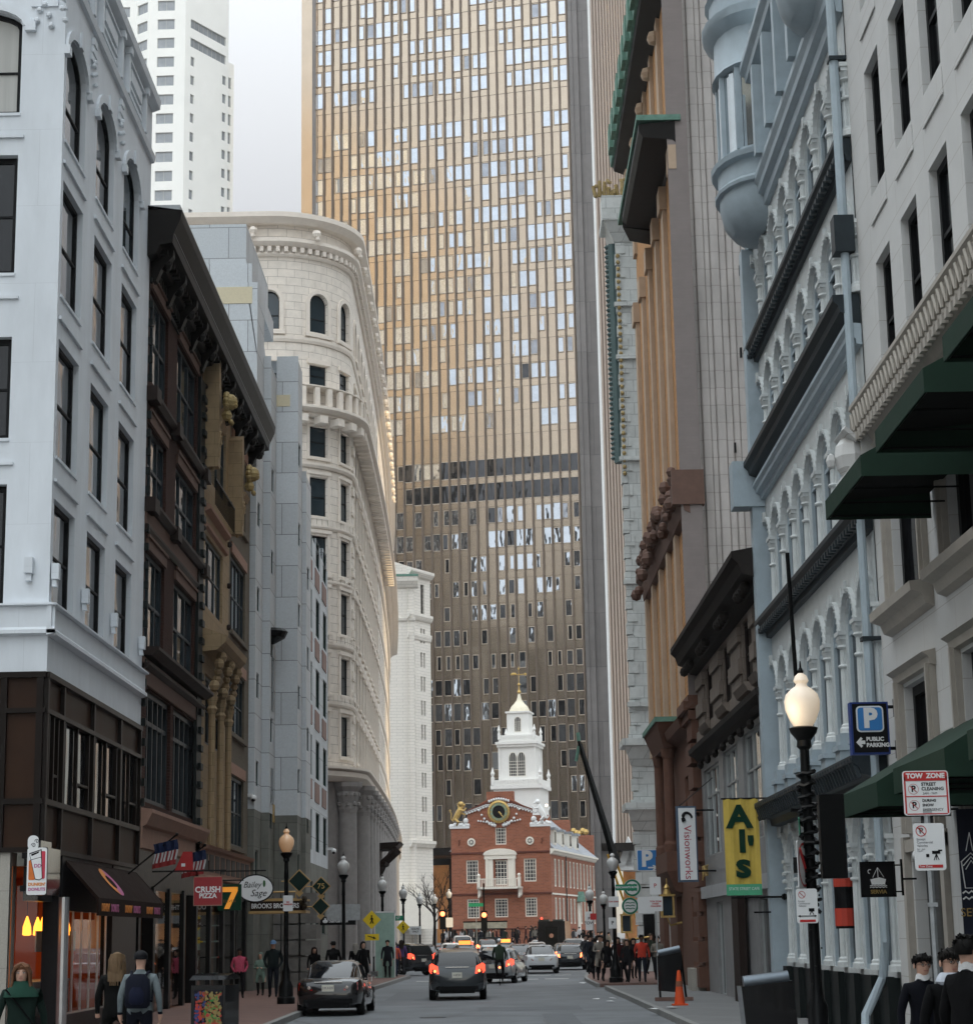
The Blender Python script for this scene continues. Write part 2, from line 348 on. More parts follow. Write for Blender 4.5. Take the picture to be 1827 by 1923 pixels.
# ---------- white painted corner building (local x = 52.6 - Y, local y = X + 9.3)
B = thing('corner_building', 'white painted corner building with tall dark sash windows over a bronze and glass lower storey', 'building', (XL, 52.6, 0), R_(-90))
L_ = 11.3
cols = [(1.8, 4.0), (5.35, 7.55), (8.9, 11.05)]
rows = [(9.08, 11.41, 0), (12.36, 15.0, 0), (16.02, 18.69, 0), (19.66, 21.75, .62)]
ops = [(a, b, c, d, r) for a, b in cols for c, d, r in rows]
wb = MB(); wall(wb, 0, L_, 7.62, 25.4, ops, depth=.42)
fops = [(a, a+2.6, c, d, r) for a in (.97, 4.9, 8.8) for c, d, r in ((9.05, 11.68, 0), (12.7, 14.98, 0), (16.44, 19.2, 0), (20.2, 22.3, .45))]
FT = Matrix.Translation((L_, 0, 0)) @ Matrix.Rotation(R_(90), 4, 'Z') @ Matrix.Scale(-1, 4, (1, 0, 0))
# frontal wall: its own x runs away from the corner to the left, outward is the building's +x
FT = Matrix(((0, 1, 0, L_), (-1, 0, 0, 0), (0, 0, 1, 0), (0, 0, 0, 1)))
wb.T = FT; wall(wb, 0, 13, 7.62, 25.4, fops, depth=.42); wb.T = Matrix.Identity(4)
wb.box(0, L_-.02, -12.9, -.5, 25.3, 25.38); wb.face((0, 0, 7.62), (0, 0, 25.4), (0, -13, 25.4), (0, -13, 7.62))
wb.build('wall', M['white_paint'], B)
tr = MB()
for T in (Matrix.Identity(4), FT):
    tr.T = T; E = L_ if T is not FT else 13
    a0, a1 = (0, E+.16) if T is not FT else (-.16, E)
    ed = 0 if T is not FT else 0
    tr.sweep([(0.002, 8.38), (.16, 8.42), (.16, 8.5), (.10, 8.56), (.10, 9.0), (.2, 9.02), (.2, 9.06), (0.002, 9.08)], a0, a1)
    tr.sweep([(0.003, 23.55), (.09, 23.57), (.12, 23.75), (.003, 23.8)], a0, a1-.04 if T is FT else a1-.04)
    tr.sweep([(0.003, 25.1), (.22, 25.18), (.25, 25.42), (.003, 25.46)], a0, a1)
    cc = cols if T is not FT else [(.97, 3.57), (4.9, 7.5), (8.8, 11.4)]
    rr = rows if T is not FT else ((9.05, 11.68, 0), (12.7, 14.98, 0), (16.44, 19.2, 0), (20.2, 22.3, .45))
    for i, (a, b) in enumerate(cc):
        for c, d, r in rr:
            if c > 10 or T is FT: tr.box(a-.12, b+.1, .002, .06, c-.60, c-.53); 
            if c > 10: tr.box(a-.02, b+.02, .0, .035, c-.07, c-.002)
        c, d, r = rr[-1]
        arch_band(tr, a-.03, b+.03, d, r+.02, .20, .002, .07, 12)
        m = (a+b)/2; tr.box(m-.13, m+.13, .07, .13, d+r-.05, d+r+.34)
        for s in (a-.32, b+.08): tr.box(s, s+.24, .002, .13, d-.16, d+.05)
        # stepped parapet panel with scrolls over each pier
        p = b+.72 if T is not FT else a-.5
        for k in range(3): tr.box(p-.30+.06*k, p+.30-.06*k, .003, .05+.015*k, 22.75+.22*k, 22.92+.22*k)
        for k in range(5): tr.lathe(p+(-.16, .16, -.11, .11, 0)[k], .06, [(.01, 22.2+.13*k), (.07, 22.24+.13*k), (.07, 22.3+.13*k), (.01, 22.34+.13*k)], 6)
        for k, (w1, z1, h1) in enumerate(((1.05, 24.0, .10), (.95, 24.2, .08), (.8, 24.4, .34), (1.1, 24.85, .08))):
            tr.box(m-w1, m+w1, .003, .05+.02*k, z1, z1+h1)
        for q in (m-1.28, m+1.28): tr.box(q-.09, q+.09, .003, .14, 23.8, 25.1); tr.box(q-.13, q+.13, .003, .2, 24.9, 25.08)
        tr.box(p-.2, p+.2, -.2, .03, 25.4, 25.95)
tr.T = Matrix.Identity(4)
tr.build('trim', M['white_paint'], B)
for (a, b) in cols:
    for i, (c, d, r) in enumerate(rows):
        window(B, a, -.13, c, b-a, d-c, M['black_frame'], M['glass_blue'] if (a, i) in ((5.35, 1), (1.8, 3)) else M['glass'], .1, 1, 2, r)
for a in (.97, 4.9, 8.8):
    for i, (c, d, r) in enumerate(((9.05, 11.68, 0), (12.7, 14.98, 0), (16.44, 19.2, 0), (20.2, 22.3, .45))):
        window(B, 0, 0, 0, 2.6, d-c, M['black_frame'], M['blind'] if i == 3 else M['glass'], .12, 1, 2, r, rot=FT @ Matrix.Translation((a, -.2, c)))
# bronze storey 3.9 .. 7.62
br = MB(); pn = MB(); gl = MB()
def bronze(T, E, bays, first):
    br.T = pn.T = gl.T = T
    for z0, z1, y in ((7.5, 7.62, .07), (6.76, 6.86, .05), (4.86, 4.98, .05), (3.88, 3.98, .06)): br.box(first, E, -.15, y, z0, z1)
    for i, b in enumerate(bays):
        br.box(b-.07, b+.07, -.16, .045, 3.98, 7.5)
    for i in range(len(bays)-1):
        a, b = bays[i]+.07, bays[i+1]-.07
        pn.box(a, b, -.13, -.05, 6.86, 7.5); pn.box(a, b, -.13, -.05, 3.98, 4.86)
        if T is FT and i in (0, 2): pn.box(a, b, -.13, -.06, 4.98, 6.76); continue
        gl.face((b, -.1, 4.98), (a, -.1, 4.98), (a, -.1, 6.76), (b, -.1, 6.76))
        if T is not FT:
            m = (a+b)/2
            for q in (a+.28, m, b-.28): br.box(q-.035, q+.035, -.09, .0, 4.98, 6.76)
            br.box(a+.28, m, -.09, -.01, 5.5, 5.55)
bronze(Matrix.Identity(4), L_, [.07, 2.9, 6.3, 9.6, L_-.1], 0)
bronze(FT, 13, [.12, .88, 3.6, 4.4, 7.2, 8.0, 12.9], 0)
for q in (br, pn, gl): q.T = Matrix.Identity(4)
br.build('bronze_frame', M['bronze_dark'], B); pn.build('bronze_panel', M['bronze'], B); gl.build('storey_glazing', M['glass'], B)
# ground storey
g = MB(); g.T = FT; wall(g, .62, 13, 0, 3.88, [], y=0); g.box(.62, .64, -.5, 0, 0, 3.88); g.T = Matrix.Identity(4)
g.build('granite_wall', M['granite_beige'], B)
dk = MB(); dk.box(.0, 3.3, -.3, -.02, 0, 3.88); dk.box(3.3, 9.1, -.4, -.05, 2.72, 3.88); dk.box(3.3, 9.25, -.5, -.04, 0, .5); dk.box(9.25, L_-.4, -.45, -.2, 2.9, 3.88); dk.box(9.05, 9.25, -.4, .0, .5, 3.88)
dk.build('shopfront_surround', mat('charcoal_granite', (.035, .036, .04), .35, 0, .2, 8), B)
sm = MB()
for x in (3.35, 4.35, 5.3, 6.25, 7.2, 8.15): sm.box(x, x+.055, -.19, -.14, .5, 2.75); sm.cut()
sm.lathe(9.15, .02, [(.13, 0), (.13, 3.0)], 14); sm.box(3.3, 9.2, -.25, -.08, .44, .52)
sm.build('shopfront_mullion', M['silver'], B)
cg = MB(); cg.face((9.1, -.16, .5), (3.3, -.16, .5), (3.3, -.16, 2.75), (9.1, -.16, 2.75)); cg.T = FT; cg.face((.6, -.3, .1), (.12, -.3, .1), (.12, -.3, 3.2), (.6, -.3, 3.2)); cg.T = Matrix.Identity(4)
cg.build('shop_glazing', clear_glass('shop_window_glass'), B)
inn = MB(); inn.face((3.0, -5, 0), (L_-.1, -5, 0), (L_-.1, -5, 3.6), (3.0, -5, 3.6)); inn.face((3, -.3, 0), (3, -5, 0), (3, -5, 3.6), (3, -.3, 3.6)); inn.face((3, -.3, 3.6), (3, -5, 3.6), (L_-.1, -5, 3.6), (L_-.1, -.3, 3.6)); inn.face((3, -.3, .1), (3, -5, .1), (L_-.1, -5, .1), (L_-.1, -.3, .1)); inn.face((L_-.1, -.6, 0), (L_-.1, -5, 0), (L_-.1, -5, 3.6), (L_-.1, -.6, 3.6))
inn.build('shop_interior', mat('orange_interior_wall', (.50, .13, .03), .8, 0, .3, .6), B)
ct = MB(); ct.box(4, 8.6, -1.6, -.9, .1, 1.15); ct.box(3.9, 8.7, -1.7, -.85, 1.15, 1.2)
for k in range(5): ct.box(4.2+k*.9, 4.75+k*.9, -.75, -.72, 1.85, 2.3)
ct.build('shop_counter', mat('pale_counter', (.35, .38, .38), .5), B)
lampm = mat('amber_lamp_glass', (.9, .45, .08), .4, emit=(1, .34, .03, 3.2))
for k, (x, y) in enumerate(((4.4, -.9), (5.7, -.9), (6.6, -1.1), (7.4, -.8), (8.5, -.9), (10.6, -1.2), (7.0, -2.4))):
    t = thing('pendant_lamp', ['amber pendant lamp behind the second pane from the far end of the doughnut shop window', 'amber pendant lamp in the middle left of the doughnut shop window', 'amber pendant lamp hanging slightly deeper in the middle of the doughnut shop', 'amber pendant lamp behind the third pane from the silver corner post', 'amber pendant lamp nearest the silver corner post', 'big amber pendant lamp seen through the glass on the camera facing side of the corner', 'amber pendant lamp hanging deepest inside the doughnut shop'][k], 'lamp', tuple(B.matrix_basis @ Vector((x, y, 2.2))) if False else (XL+y, 52.6-x, 2.2), 0, 'pendant lamps in the doughnut shop')
    a = MB(); a.lathe(0, 0, [(.05, 0), (.1, .02), (.09, .2), (.05, .32), (.015, .42)], 10); a.build('lamp_shade', lampm, t, True)
    c = MB(); c.tube([(0, 0, .42), (0, 0, 1.35)], .008, 5); c.build('cord', M['black_metal'], t)
pl = bpy.data.lights.new('shop_lamp_light', 'AREA'); pl.energy = 60; pl.color = (1, .45, .15); pl.size = 3.0
po = bpy.data.objects.new('shop_lamp_light', pl); col.objects.link(po); po.location = (XL-2.2, 52.6-7, 3.5)
# fabric awning of the doughnut shop
A = thing('shop_awning', 'dark brown fabric awning with a painted doughnut over the corner shop windows', 'awning', (XL, 52.6, 0), R_(-90))
a = MB(); a.prism([(0, 0)], 0, 0) if False else None
prof = [(.01, 3.8), (.75, 2.98), (.75, 2.60), (.70, 2.60), (.70, 2.94), (.01, 3.70)]
a.sweep(prof, .45, 8.95); a.build('canopy', mat('brown_canvas', (.035, .017, .012), .8), A)
a = MB(); a.hexa([(.4, .02, 3.72), (.4, .74, 2.9), (.45, .74, 2.9), (.45, .02, 3.72), (.4, .02, 3.8), (.4, .76, 2.99), (.45, .76, 2.99), (.45, .02, 3.8)])
a.build('end_panel', mat('brown_canvas', (.035, .017, .012), .8), A)
ob, pkb = mat('doughnut_orange', (.62, .22, .04), .6), mat('doughnut_pink', (.42, .12, .25), .6)
dm = MB()
for k in range(24):
    t0, t1 = 2*math.pi*k/24, 2*math.pi*(k+1)/24
    def dp(r, t): # on the sloped canopy
        u = 5.7+r*math.cos(t)*.95; q = .5+r*math.sin(t)*.62; return (u, .01+q*.74+.012, 3.8-q*.82+.012)
    dm.m = 0 if math.cos(t0+.5) > 0 else 1
    dm.face(dp(.30, t0), dp(.30, t1), dp(.62, t1), dp(.62, t0))
dm.build('doughnut_emblem', [ob, pkb], A)
for k, x in enumerate((2.0, 4.9, 7.7)):
    text('lettering', "DUNKIN'", .24, ob, A, (x+.52, .762, 2.77), FR, .004, .92, bold=.004); text('lettering', "DONUTS", .24, pkb, A, (x-.58, .762, 2.77), FR, .004, .92, bold=.004)
# blade sign
S = thing('coffee_shop_sign', 'white blade sign with a steaming paper cup on the corner of the white building', 'sign', (XL, 41.3, 0), R_(180))
# local x = left in the picture is +x ; outward (towards the camera) is +y
s_ = MB(); s_.box(-.20, .22, -.9, .30, 3.0, 3.95); s_.box(-.05, .20, -.7, .28, 3.95, 4.1); s_.build('sign_box', M['black_gloss'], S)
s_ = MB(); s_.T = Matrix.Translation((.01, 0, 0))
def rr(x0, x1, z0, z1, r, n=5):
    o = []
    for cx, cz, a0 in ((x1-r, z1-r, 0), (x0+r, z1-r, 90), (x0+r, z0+r, 180), (x1-r, z0+r, 270)):
        for i in range(n+1): o.append((cx+r*math.cos(R_(a0+90*i/n)), cz+r*math.sin(R_(a0+90*i/n))))
    return o
s_.prism(rr(-.20, .20, 3.0, 3.95, .05), .302, .34); s_.prism(rr(-.02, .2, 3.9, 4.2, .1), .302, .338); s_.build('sign_face', M['sign_white'], S)
s_ = MB(); s_.prism(rr(-.16, .0, 3.32, 3.88, .03), .341, .345); s_.build('red_panel', mat('coffee_red', (.50, .04, .07), .5), S)
s_ = MB(); s_.prism(rr(.04, .175, 3.3, 3.7, .03), .341, .3455); s_.build('orange_panel', mat('coffee_orange', (.62, .16, .03), .5), S)
s_ = MB(); s_.prism([(.17, 3.84), (-.08, 3.92), (-.115, 3.33), (-.05, 3.29), (.04, 3.31)], .346, .350); s_.build('cup_outline', M['sign_black'], S)
s_ = MB(); s_.prism([(.155, 3.82), (-.065, 3.895), (-.10, 3.34), (-.05, 3.305), (.03, 3.325)], .351, .354); s_.build('cup', M['sign_white'], S)
s_ = MB(); s_.prism([(.13, 3.82), (-.04, 3.88), (-.02, 3.84), (.12, 3.78)], .3545, .357); s_.tube([(.15, .352, 3.70), (-.085, .352, 3.76)], .006, 5)
for cx, cz in ((.09, 4.0), (.02, 4.08)):
    s_.tube([(cx+.05*(1-i/14)*math.cos(i*.7), .341, cz+.05*(1-i/14)*math.sin(i*.7)) for i in range(13)], .006, 4)
s_.build('cup_marks', M['sign_black'], S)
text('lettering', 'DD', .10, pkb, S, (-.01, .356, 3.58), FR, .002, bold=.004)
text('lettering', "DUNKIN'", .085, ob, S, (0, .342, 3.21), FR, .003, bold=.004); text('lettering', "DONUTS", .085, pkb, S, (0, .342, 3.11), FR, .003, bold=.004)
s_ = MB(); s_.box(.2, .38, -.1, .1, 3.75, 3.87); s_.box(.2, .4, -.1, .1, 3.08, 3.2); s_.build('bracket', M['black_metal'], S)
# small white spotlights along the facade
for i, (x, z, f) in enumerate(((11.15, 9.75, 0), (8.0, 9.75, 0), (4.5, 9.75, 0), (.6, 9.75, 0), (.42, 9.85, 1))):
    p = (XL+.02, 52.6-x, z) if not f else (XL-x, 41.28, z)
    t = thing('wall_light', ['white wall light beside the first tall window from the corner', 'white wall light on the pier between first and second tall windows', 'white wall light on the pier between second and third tall windows', 'white wall light at the far edge of the white building', 'white wall light on the camera facing side of the white corner'][i], 'wall light', p, R_(-90) if not f else R_(180), 'white wall lights on the corner building')
    a = MB(); a.box(-.09, .09, 0, .16, -.14, .2); a.hexa([(-.06, .02, -.3), (.06, .02, -.3), (.06, .12, -.3), (-.06, .12, -.3), (-.05, .0, -.14), (.05, .0, -.14), (.05, .1, -.14), (-.05, .1, -.14)]); a.build('housing', M['white_paint'], t)

# ---------- brown / yellow / olive commercial block  (local x = 76 - Y)
B = thing('brick_building', 'dark brown brick building with heavy black cornice and a buff terracotta bay', 'building', (XL, 76.0, 0), R_(-90))
yv = lambda Y: 76.0-Y
def yo(a, b, c, d, r=0): return (yv(b), yv(a), c, d, r)
rw = [(9.8, 12.5), (13.9, 16.05), (17.35, 19.95)]
ops = [yo(52.85, 56.0, c, d) for c, d in rw]+[yo(57.7, 61.8, c, d) for c, d in rw]+[yo(53.4, 57.5, 5.7, 8.75), yo(58.0, 62.6, 5.7, 8.75)]
wl = MB(); wall(wl, yv(63), yv(52.6), 4.5, 20.7, ops, depth=.3); wl.build('brick_wall', M['brick_brown'], B)
t = MB()
for z0, z1, y in ((16.75, 16.98, .22), (12.98, 13.16, .10), (13.62, 13.84, .25), (9.2, 9.36, .2), (9.56, 9.78, .45)):
    t.sweep([(.002, z0), (y*.5, z0), (y, z0+(z1-z0)*.6), (y, z1), (.002, z1)], yv(63.2), yv(52.6))
for c in (16.98, 13.84):
    for q in (62.8, 56.9, 52.9): t.box(yv(q)-.35, yv(q)+.35, .0, .3, c-.35, c+.05)
t.build('stone_ledge', M['brown_dark'], B)
t = MB(); t.box(yv(63), yv(52.6), .003, .06, 13.17, 13.6); t.box(yv(63), yv(52.6), .003, .07, 8.8, 9.5)
for a, b in ((52.85, 56.0), (57.7, 61.8)):
    for z in (16.05, 12.5, 19.95):
        t.box(yv(b), yv(a), .002, .07, z+.02, z+.3); t.box(yv(b)-.05, yv(a)+.05, .07, .12, z+.32, z+.4); t.cut()
t.build('lintel', M['brown_stone'], B)
t = MB(); t.box(yv(63), yv(62), .003, .10, 4.5, 20)
for k in range(26): t.box(yv(62.8), yv(62.3), .10, .2, 5+k*.57, 5.2+k*.57)
for k in range(28): t.box(yv(52.75), yv(52.62), .0, .12, 5+k*.53, 5.2+k*.53)
for k in range(34):
    x = yv(62)+k*(9.3/34); t.box(x, x+.13, .003, .12, 20.3, 20.62)
t.box(yv(62), yv(52.7), .003, .06, 20.08, 20.22)
t.build('quoin', M['green_black'], B)
for a, b in ((52.85, 56.0), (57.7, 61.8)):
    for c, d in rw: window(B, yv(b), -.09, c, b-a, d-c, M['iron_dark'], M['glass_blue'], .12, 3, 2, 0, .09, .10)
for a, b in ((53.4, 57.5), (58.0, 62.6)): window(B, yv(b), -.10, 5.7, b-a, 3.05, M['iron_dark'], M['glass'], .14, 5, 2, 0, .12, .16, split=2.2)
# the cornice across the whole block
t = MB(); cx0, cx1 = yv(76.4), yv(52.2)
t.sweep([(.0, 20.7), (.25, 20.75), (.35, 21.0), (.70, 21.05), (.72, 21.3), (.92, 21.75), (.95, 22.0), (.0, 22.15)], cx0, cx1)
t.build('cornice', M['cornice_black'], B)
t = MB()
for k in range(11):
    x = cx0+.8+k*2.25; t.sweep([(.0, 20.1), (.16, 20.15), (.3, 20.5), (.62, 20.85), (.64, 21.06), (0, 21.06)], x, x+.32)
    t.ball((x+.16, .42, 20.62), .17, 6, 4); t.cut()
t.build('cornice_bracket', M['cornice_black'], B); t = MB()
for k in range(60): t.box(cx0+.4*k, cx0+.4*k+.2, .28, .5, 20.86, 21.0)
t.build('dentil', M['cornice_black'], B)
t = MB(); t.box(cx0, cx1-.1, .6, .74, 21.33, 21.36); t.box(cx0, cx1, -.3, .9, 22.02, 22.16); t.build('metal_coping', M['steel'], B)
# end wall seen over the white building
t = MB(); t.T = Matrix.Translation((yv(52.58), 0, 0)) @ Matrix.Rotation(R_(-90), 4, 'Z'); wall(t, 0, 8, 18, 21.6, []); t.T = Matrix.Identity(4)
t.build('end_wall', M['pink_stone'], B)
# buff bay 63 - 70
ops = [yo(64.0, 68.9, 17.2, 19.8), yo(64.0, 68.3, 12.8, 15.2), yo(64.4, 68.6, 8.3, 10.6)]
t = MB(); wall(t, yv(70), yv(63), 4.9, 20.7, ops, depth=.35); t.build('terracotta_wall', M['buff'], B)
window(B, yv(68.9), -.09, 17.2, 4.9, 2.6, M['iron_dark'], M['glass_blue'], .12, 3, 2); window(B, yv(68.3), -.09, 12.8, 4.3, 2.4, M['iron_dark'], M['glass_blue'], .12, 3, 2); window(B, yv(68.6), -.09, 8.3, 4.2, 2.3, M['iron_dark'], M['glass'], .12, 3, 2)
t = MB()
t.sweep([(0, 15.9), (.2, 16.0), (.2, 16.12), (0.0, 16.2)], yv(69), yv(63.8)); t.sweep([(0, 15.35), (.1, 15.4), (.12, 15.5), (0.0, 15.55)], yv(69), yv(63.8))
t.build('balcony_slab', M['pink_stone'], B)
t = MB(); t.tube([(yv(68.9), .32, 17.05), (yv(64), .32, 17.05)], .03, 5)
for k in range(20): x = yv(68.9)+k*.257; t.tube([(x, .32, 16.15), (x, .32, 17.05)], .014, 4)
t.build('railing', M['black_metal'], B)
# hood with scrolls, lions and shell gable at the top of the buff bay and of the olive bay
for q, z in ((63.7, 18.6), (70.0, 17.6)):
    t = MB(); x = yv(q)
    t.prism([(x-.1, z-1.3), (x+.35, z-1.3), (x+.35, z+2.2), (x+.05, z+2.4), (x-.25, z+1.2), (x-.3, z)], .0, .5)
    t.sweep([(0, z+.1), (.5, z+.1), (.6, z+.3), (0, z+.35)], x-1.1, x+.1); t.build('scroll_hood', M['buff'], B)
    t = MB(); t.tube([(x+.02+.28*(1-i/20)*math.cos(i*.6), .53, z-.3+.28*(1-i/20)*math.sin(i*.6)) for i in range(19)], .035, 5); t.tube([(x+.3, .53, z-.3), (x+.32, .5, z-.9), (x+.2, .3, z-1.4)], .05, 5); t.build('scroll', M['buff'], B)
    t = MB(); t.ball((x-.1, .8, z+1.0), .26, 8, 6, 1, 1, 1.1)
    for k in range(12): an = 2*math.pi*k/12; t.ball((x-.1+.27*math.cos(an), .70, z+1.0+.27*math.sin(an)), .11, 6, 4)
    t.ball((x-.1, .95, z+.9), .13, 6, 4); t.ball((x-.1, .7, z+.55), .2, 6, 4); t.ball((x-.2, .85, z+.3), .09, 5, 4); t.ball((x, .85, z+.3), .09, 5, 4); t.build('gilded_lion', M['antique'], B)
# doorway hood with grotesques
t = MB(); t.sweep([(0, 11.2), (.5, 11.25), (.75, 11.5), (.8, 11.7), (0, 12.0)], yv(69), yv(63.6))
for x in (yv(68.4), yv(66.4), yv(64.3)):
    for k in range(6): t.ball((x+.12*math.sin(k*2.1), .28+.05*k, 9.9+.24*k), .17+.03*math.sin(k*1.7), 6, 4)
    t.lathe(x, .25, [(.11, 5.0), (.11, 9.2), (.18, 9.4), (.13, 9.5), (.2, 9.8)], 8)
t.build('carved_hood', M['buff'], B)
t = MB()
for k in range(9): t.ball((yv(69.6), .06, 5.4+k*1.5), .11, 6, 4); t.ball((yv(63.2), .06, 13.6+k*.8), .1, 6, 4)
t.build('iron_rosette', M['brown_dark'], B)
# olive bay 70 - 76
rr_ = [(17.15, 20.0), (12.95, 15.75), (9.3, 11.6), (5.3, 7.8)]
t = MB(); wall(t, yv(76), yv(70), 4.9, 20.7, [yo(70.4, 74.7, c, d) for c, d in rr_], depth=.3); t.box(-.02, 0, -8, 0, 0, 20.7); t.build('olive_wall', M['olive_brick'], B)
t = MB()
for c, d in rr_: t.box(yv(74.8), yv(70.3), .002, .07, d+.03, d+.42); t.cut(); window(B, yv(74.7), -.08, c, 4.3, d-c, M['iron_dark'], M['glass_blue'], .11, 4, 2)
t.build('window_lintel', M['pink_stone'], B)
t = MB()
for c, d in rr_: t.box(yv(74.9), yv(70.2), .0, .12, c-.16, c-.002); t.cut()
t.build('window_sill', M['olive_brick'], B)
# fascia and shops
t = MB(); t.sweep([(0, 4.42), (.1, 4.45), (.1, 5.0), (.2, 5.05), (.35, 5.35), (.35, 5.45), (0, 5.5)], yv(63.4), yv(52.6)); t.sweep([(0, 3.95), (.22, 3.97), (.22, 4.05), (.12, 4.08), (.12, 4.85), (.25, 4.9), (.3, 5.0), (0, 5.04)], yv(76), yv(63.4)); t.build('stone_fascia', M['pink_stone'], B)
t = MB()
for k in range(9): t.box(yv(75.4)+k*1.35, yv(75.4)+k*1.35+.95, .12, .14, 4.2, 4.75); t.cut()
t.build('fascia_panel', mat('bronze_panel_grey', (.10, .085, .075), .6, 0, .2, 3), B)
t = MB(); t.box(yv(76), yv(52.6), -.6, -.05, 3.4, 4.42); t.build('shop_fascia', M['black_metal'], B); t = MB()
for Y in (52.9, 55.2, 57.9, 60.6, 63.1, 66.2, 69.4, 72.3, 75.6): t.box(yv(Y)-.16, yv(Y)+.16, -.3, .02, 0, 3.5); t.cut()
t.build('shop_pier', M['black_metal'], B)
t = MB()
for a, b in ((55.4, 57.7), (58.1, 60.4), (63.3, 66.0), (66.4, 69.2), (69.6, 72.1), (72.5, 75.4)): t.face((yv(a), -.05, .2), (yv(b), -.05, .2), (yv(b), -.05, 3.4), (yv(a), -.05, 3.4)); t.cut()
t.build('shop_glazing', clear_glass('shop_window_glass_b', (.8, .8, .8)), B)
t = MB(); t.face((yv(76), -4, 0), (yv(52.6), -4, 0), (yv(52.6), -4, 3.6), (yv(76), -4, 3.6)); t.face((yv(76), -.4, 3.5), (yv(52.6), -.4, 3.5), (yv(52.6), -4, 3.5), (yv(76), -4, 3.5))
for Y in (58, 63.2, 66.2, 69.4, 72.4): t.box(yv(Y)-.05, yv(Y)+.05, -4, -.5, 0, 3.5)
t.build('shop_interior', mat('dim_brown_interior', (.16, .09, .05), .8, 0, .5, 1), B)
t = MB(); random.seed(5)
for k in range(46):
    x = yv(random.choice([56.5, 59.2, 64.6, 67.8, 70.8, 74])+random.uniform(-1, 1)); z = random.uniform(.6, 2.4); y = random.uniform(-2.8, -.8); s = random.uniform(.06, .2); t.m = random.choice([0, 0, 1, 2]); t.box(x, x+s, y, y+.05, z, z+s*random.uniform(.5, 2.2))
t.build('shop_display', [mat('display_red', (.5, .03, .02), .5, emit=(1, .12, .06, 1.0)), mat('display_warm', (.8, .5, .2), .5, emit=(1, .6, .3, 1.6)), mat('display_green', (.1, .4, .2), .5)], B)
pl = bpy.data.lights.new('shop_ceiling_light', 'AREA'); pl.energy = 90; pl.color = (1, .6, .3); pl.shape = 'RECTANGLE'; pl.size = 1.5; pl.size_y = 14
po = bpy.data.objects.new('shop_ceiling_light', pl); col.objects.link(po); po.location = (XL-2.0, 66, 3.4)

# ---------- grey granite office with stepped bays : traced plan, camera side first
B = thing('granite_building', 'pale grey granite office block with stepped bays, slit windows and mossy stone base', 'building', (0, 0, 0))
plan = [(-22, 76.1), (-9.07, 76.1), (-9.07, 78.5), (-8.77, 78.5), (-8.77, 80.6), (-7.86, 80.6), (-7.86, 82.4), (-7.68, 82.4), (-7.68, 84.6), (-8.3, 84.6), (-8.3, 101.0)]
tops = [28.0, 27.2, 25.6, 25.2, 26.2, 26.0, 21.6, 21.4, 20.6, 20.6]
slit = {2: (78.0, .0), 1: (77.7, 0), 3: (80.1, 0), 5: (82.0, 0), 7: (83.9, 0)}
g = MB(); wn = []
for i in range(len(plan)-1):
    (xa, ya), (xb, yb) = plan[i], plan[i+1]; d = Vector((xb-xa, yb-ya, 0)); ln = d.length; ang = math.atan2(d.y, d.x)
    # outward is to the right of the walking direction : face frame x' = -d, y' = outward
    T = Matrix.Translation((xb, yb, 0)) @ Matrix.Rotation(ang+math.pi, 4, 'Z')
    ops = []
    if abs(d.x) < .01 and ln < 3:
        ops = [(ln*.42, ln*.42+.85, z, z+.98) for z in ([4.4+3.42*k for k in range(6)] if i % 4 != 3 else [6.3+3.42*k for k in range(5)]) if z < tops[i]-2]
    if i == 9:
        for k in range(6):
            zz = 2.9+3.42*k
            if k == 0: ops += [(ln*(.1+.21*j), ln*(.1+.21*j)+1.9, 2.2, 4.6) for j in range(4)]
            elif k < 5: ops += [(ln*(.03+.25*j)+.2, ln*(.03+.25*j)+2.3, 6.0+3.42*(k-1), 7.85+3.42*(k-1)) for j in range(4)]
            else: ops += [(ln*(.03+.25*j)+.2, ln*(.03+.25*j)+2.3, 6.0+3.42*4, 7.65+3.42*4-.3*j) for j in range(3)]
    g.T = T; top = tops[i]
    mid = 6.9 if i < 9 else 5.4
    g.m = 1; wall(g, 0, ln, 0, mid, [o for o in ops if o[2] < mid], depth=.25)
    g.m = 0; wall(g, 0, ln, mid, top, [o for o in ops if o[2] >= mid], depth=.25)
    for o in ops: wn.append((T, o, i))
g.T = Matrix.Identity(4)
# roofs of the steps and set-back top storeys
g.m = 0
for i in (1, 3, 5, 7, 9):
    (xa, ya), (xb, yb) = plan[i], plan[i+1]; g.face((-22, ya, tops[i]), (xa, ya, tops[i]), (xb, yb, tops[i]), (-22, yb, tops[i]))
g.box(-26, -9.30, 76.12, 84, 27.9, 28.8); g.box(-26, -9.55, 76.14, 84, 28.8, 30.5)
g.m = 2; g.box(-26, -9.28, 76.08, 76.2, 27.1, 27.8); g.box(-9.0, -8.2, 80.58, 80.8, 24.0, 24.5)
g.m = 0; g.hexa([(-9.1, 76.1, 25), (-9.07, 76.1, 25), (-9.07, 80.5, 25), (-9.1, 80.5, 25), (-9.5, 76.1, 27.7), (-9.45, 76.1, 27.7), (-9.45, 80.5, 27.7), (-9.5, 80.5, 27.7)])
g.m = 3
for j in range(4):
    for k in range(4): g.box(-8.32, -8.26, 85.6+3.95*j, 87.9+3.95*j, 8.3+3.42*k, 9.2+3.42*k)
g.build('granite_wall', [M['granite_grey'], M['granite_base'], M['granite_yellow'], M['red_granite']], B)
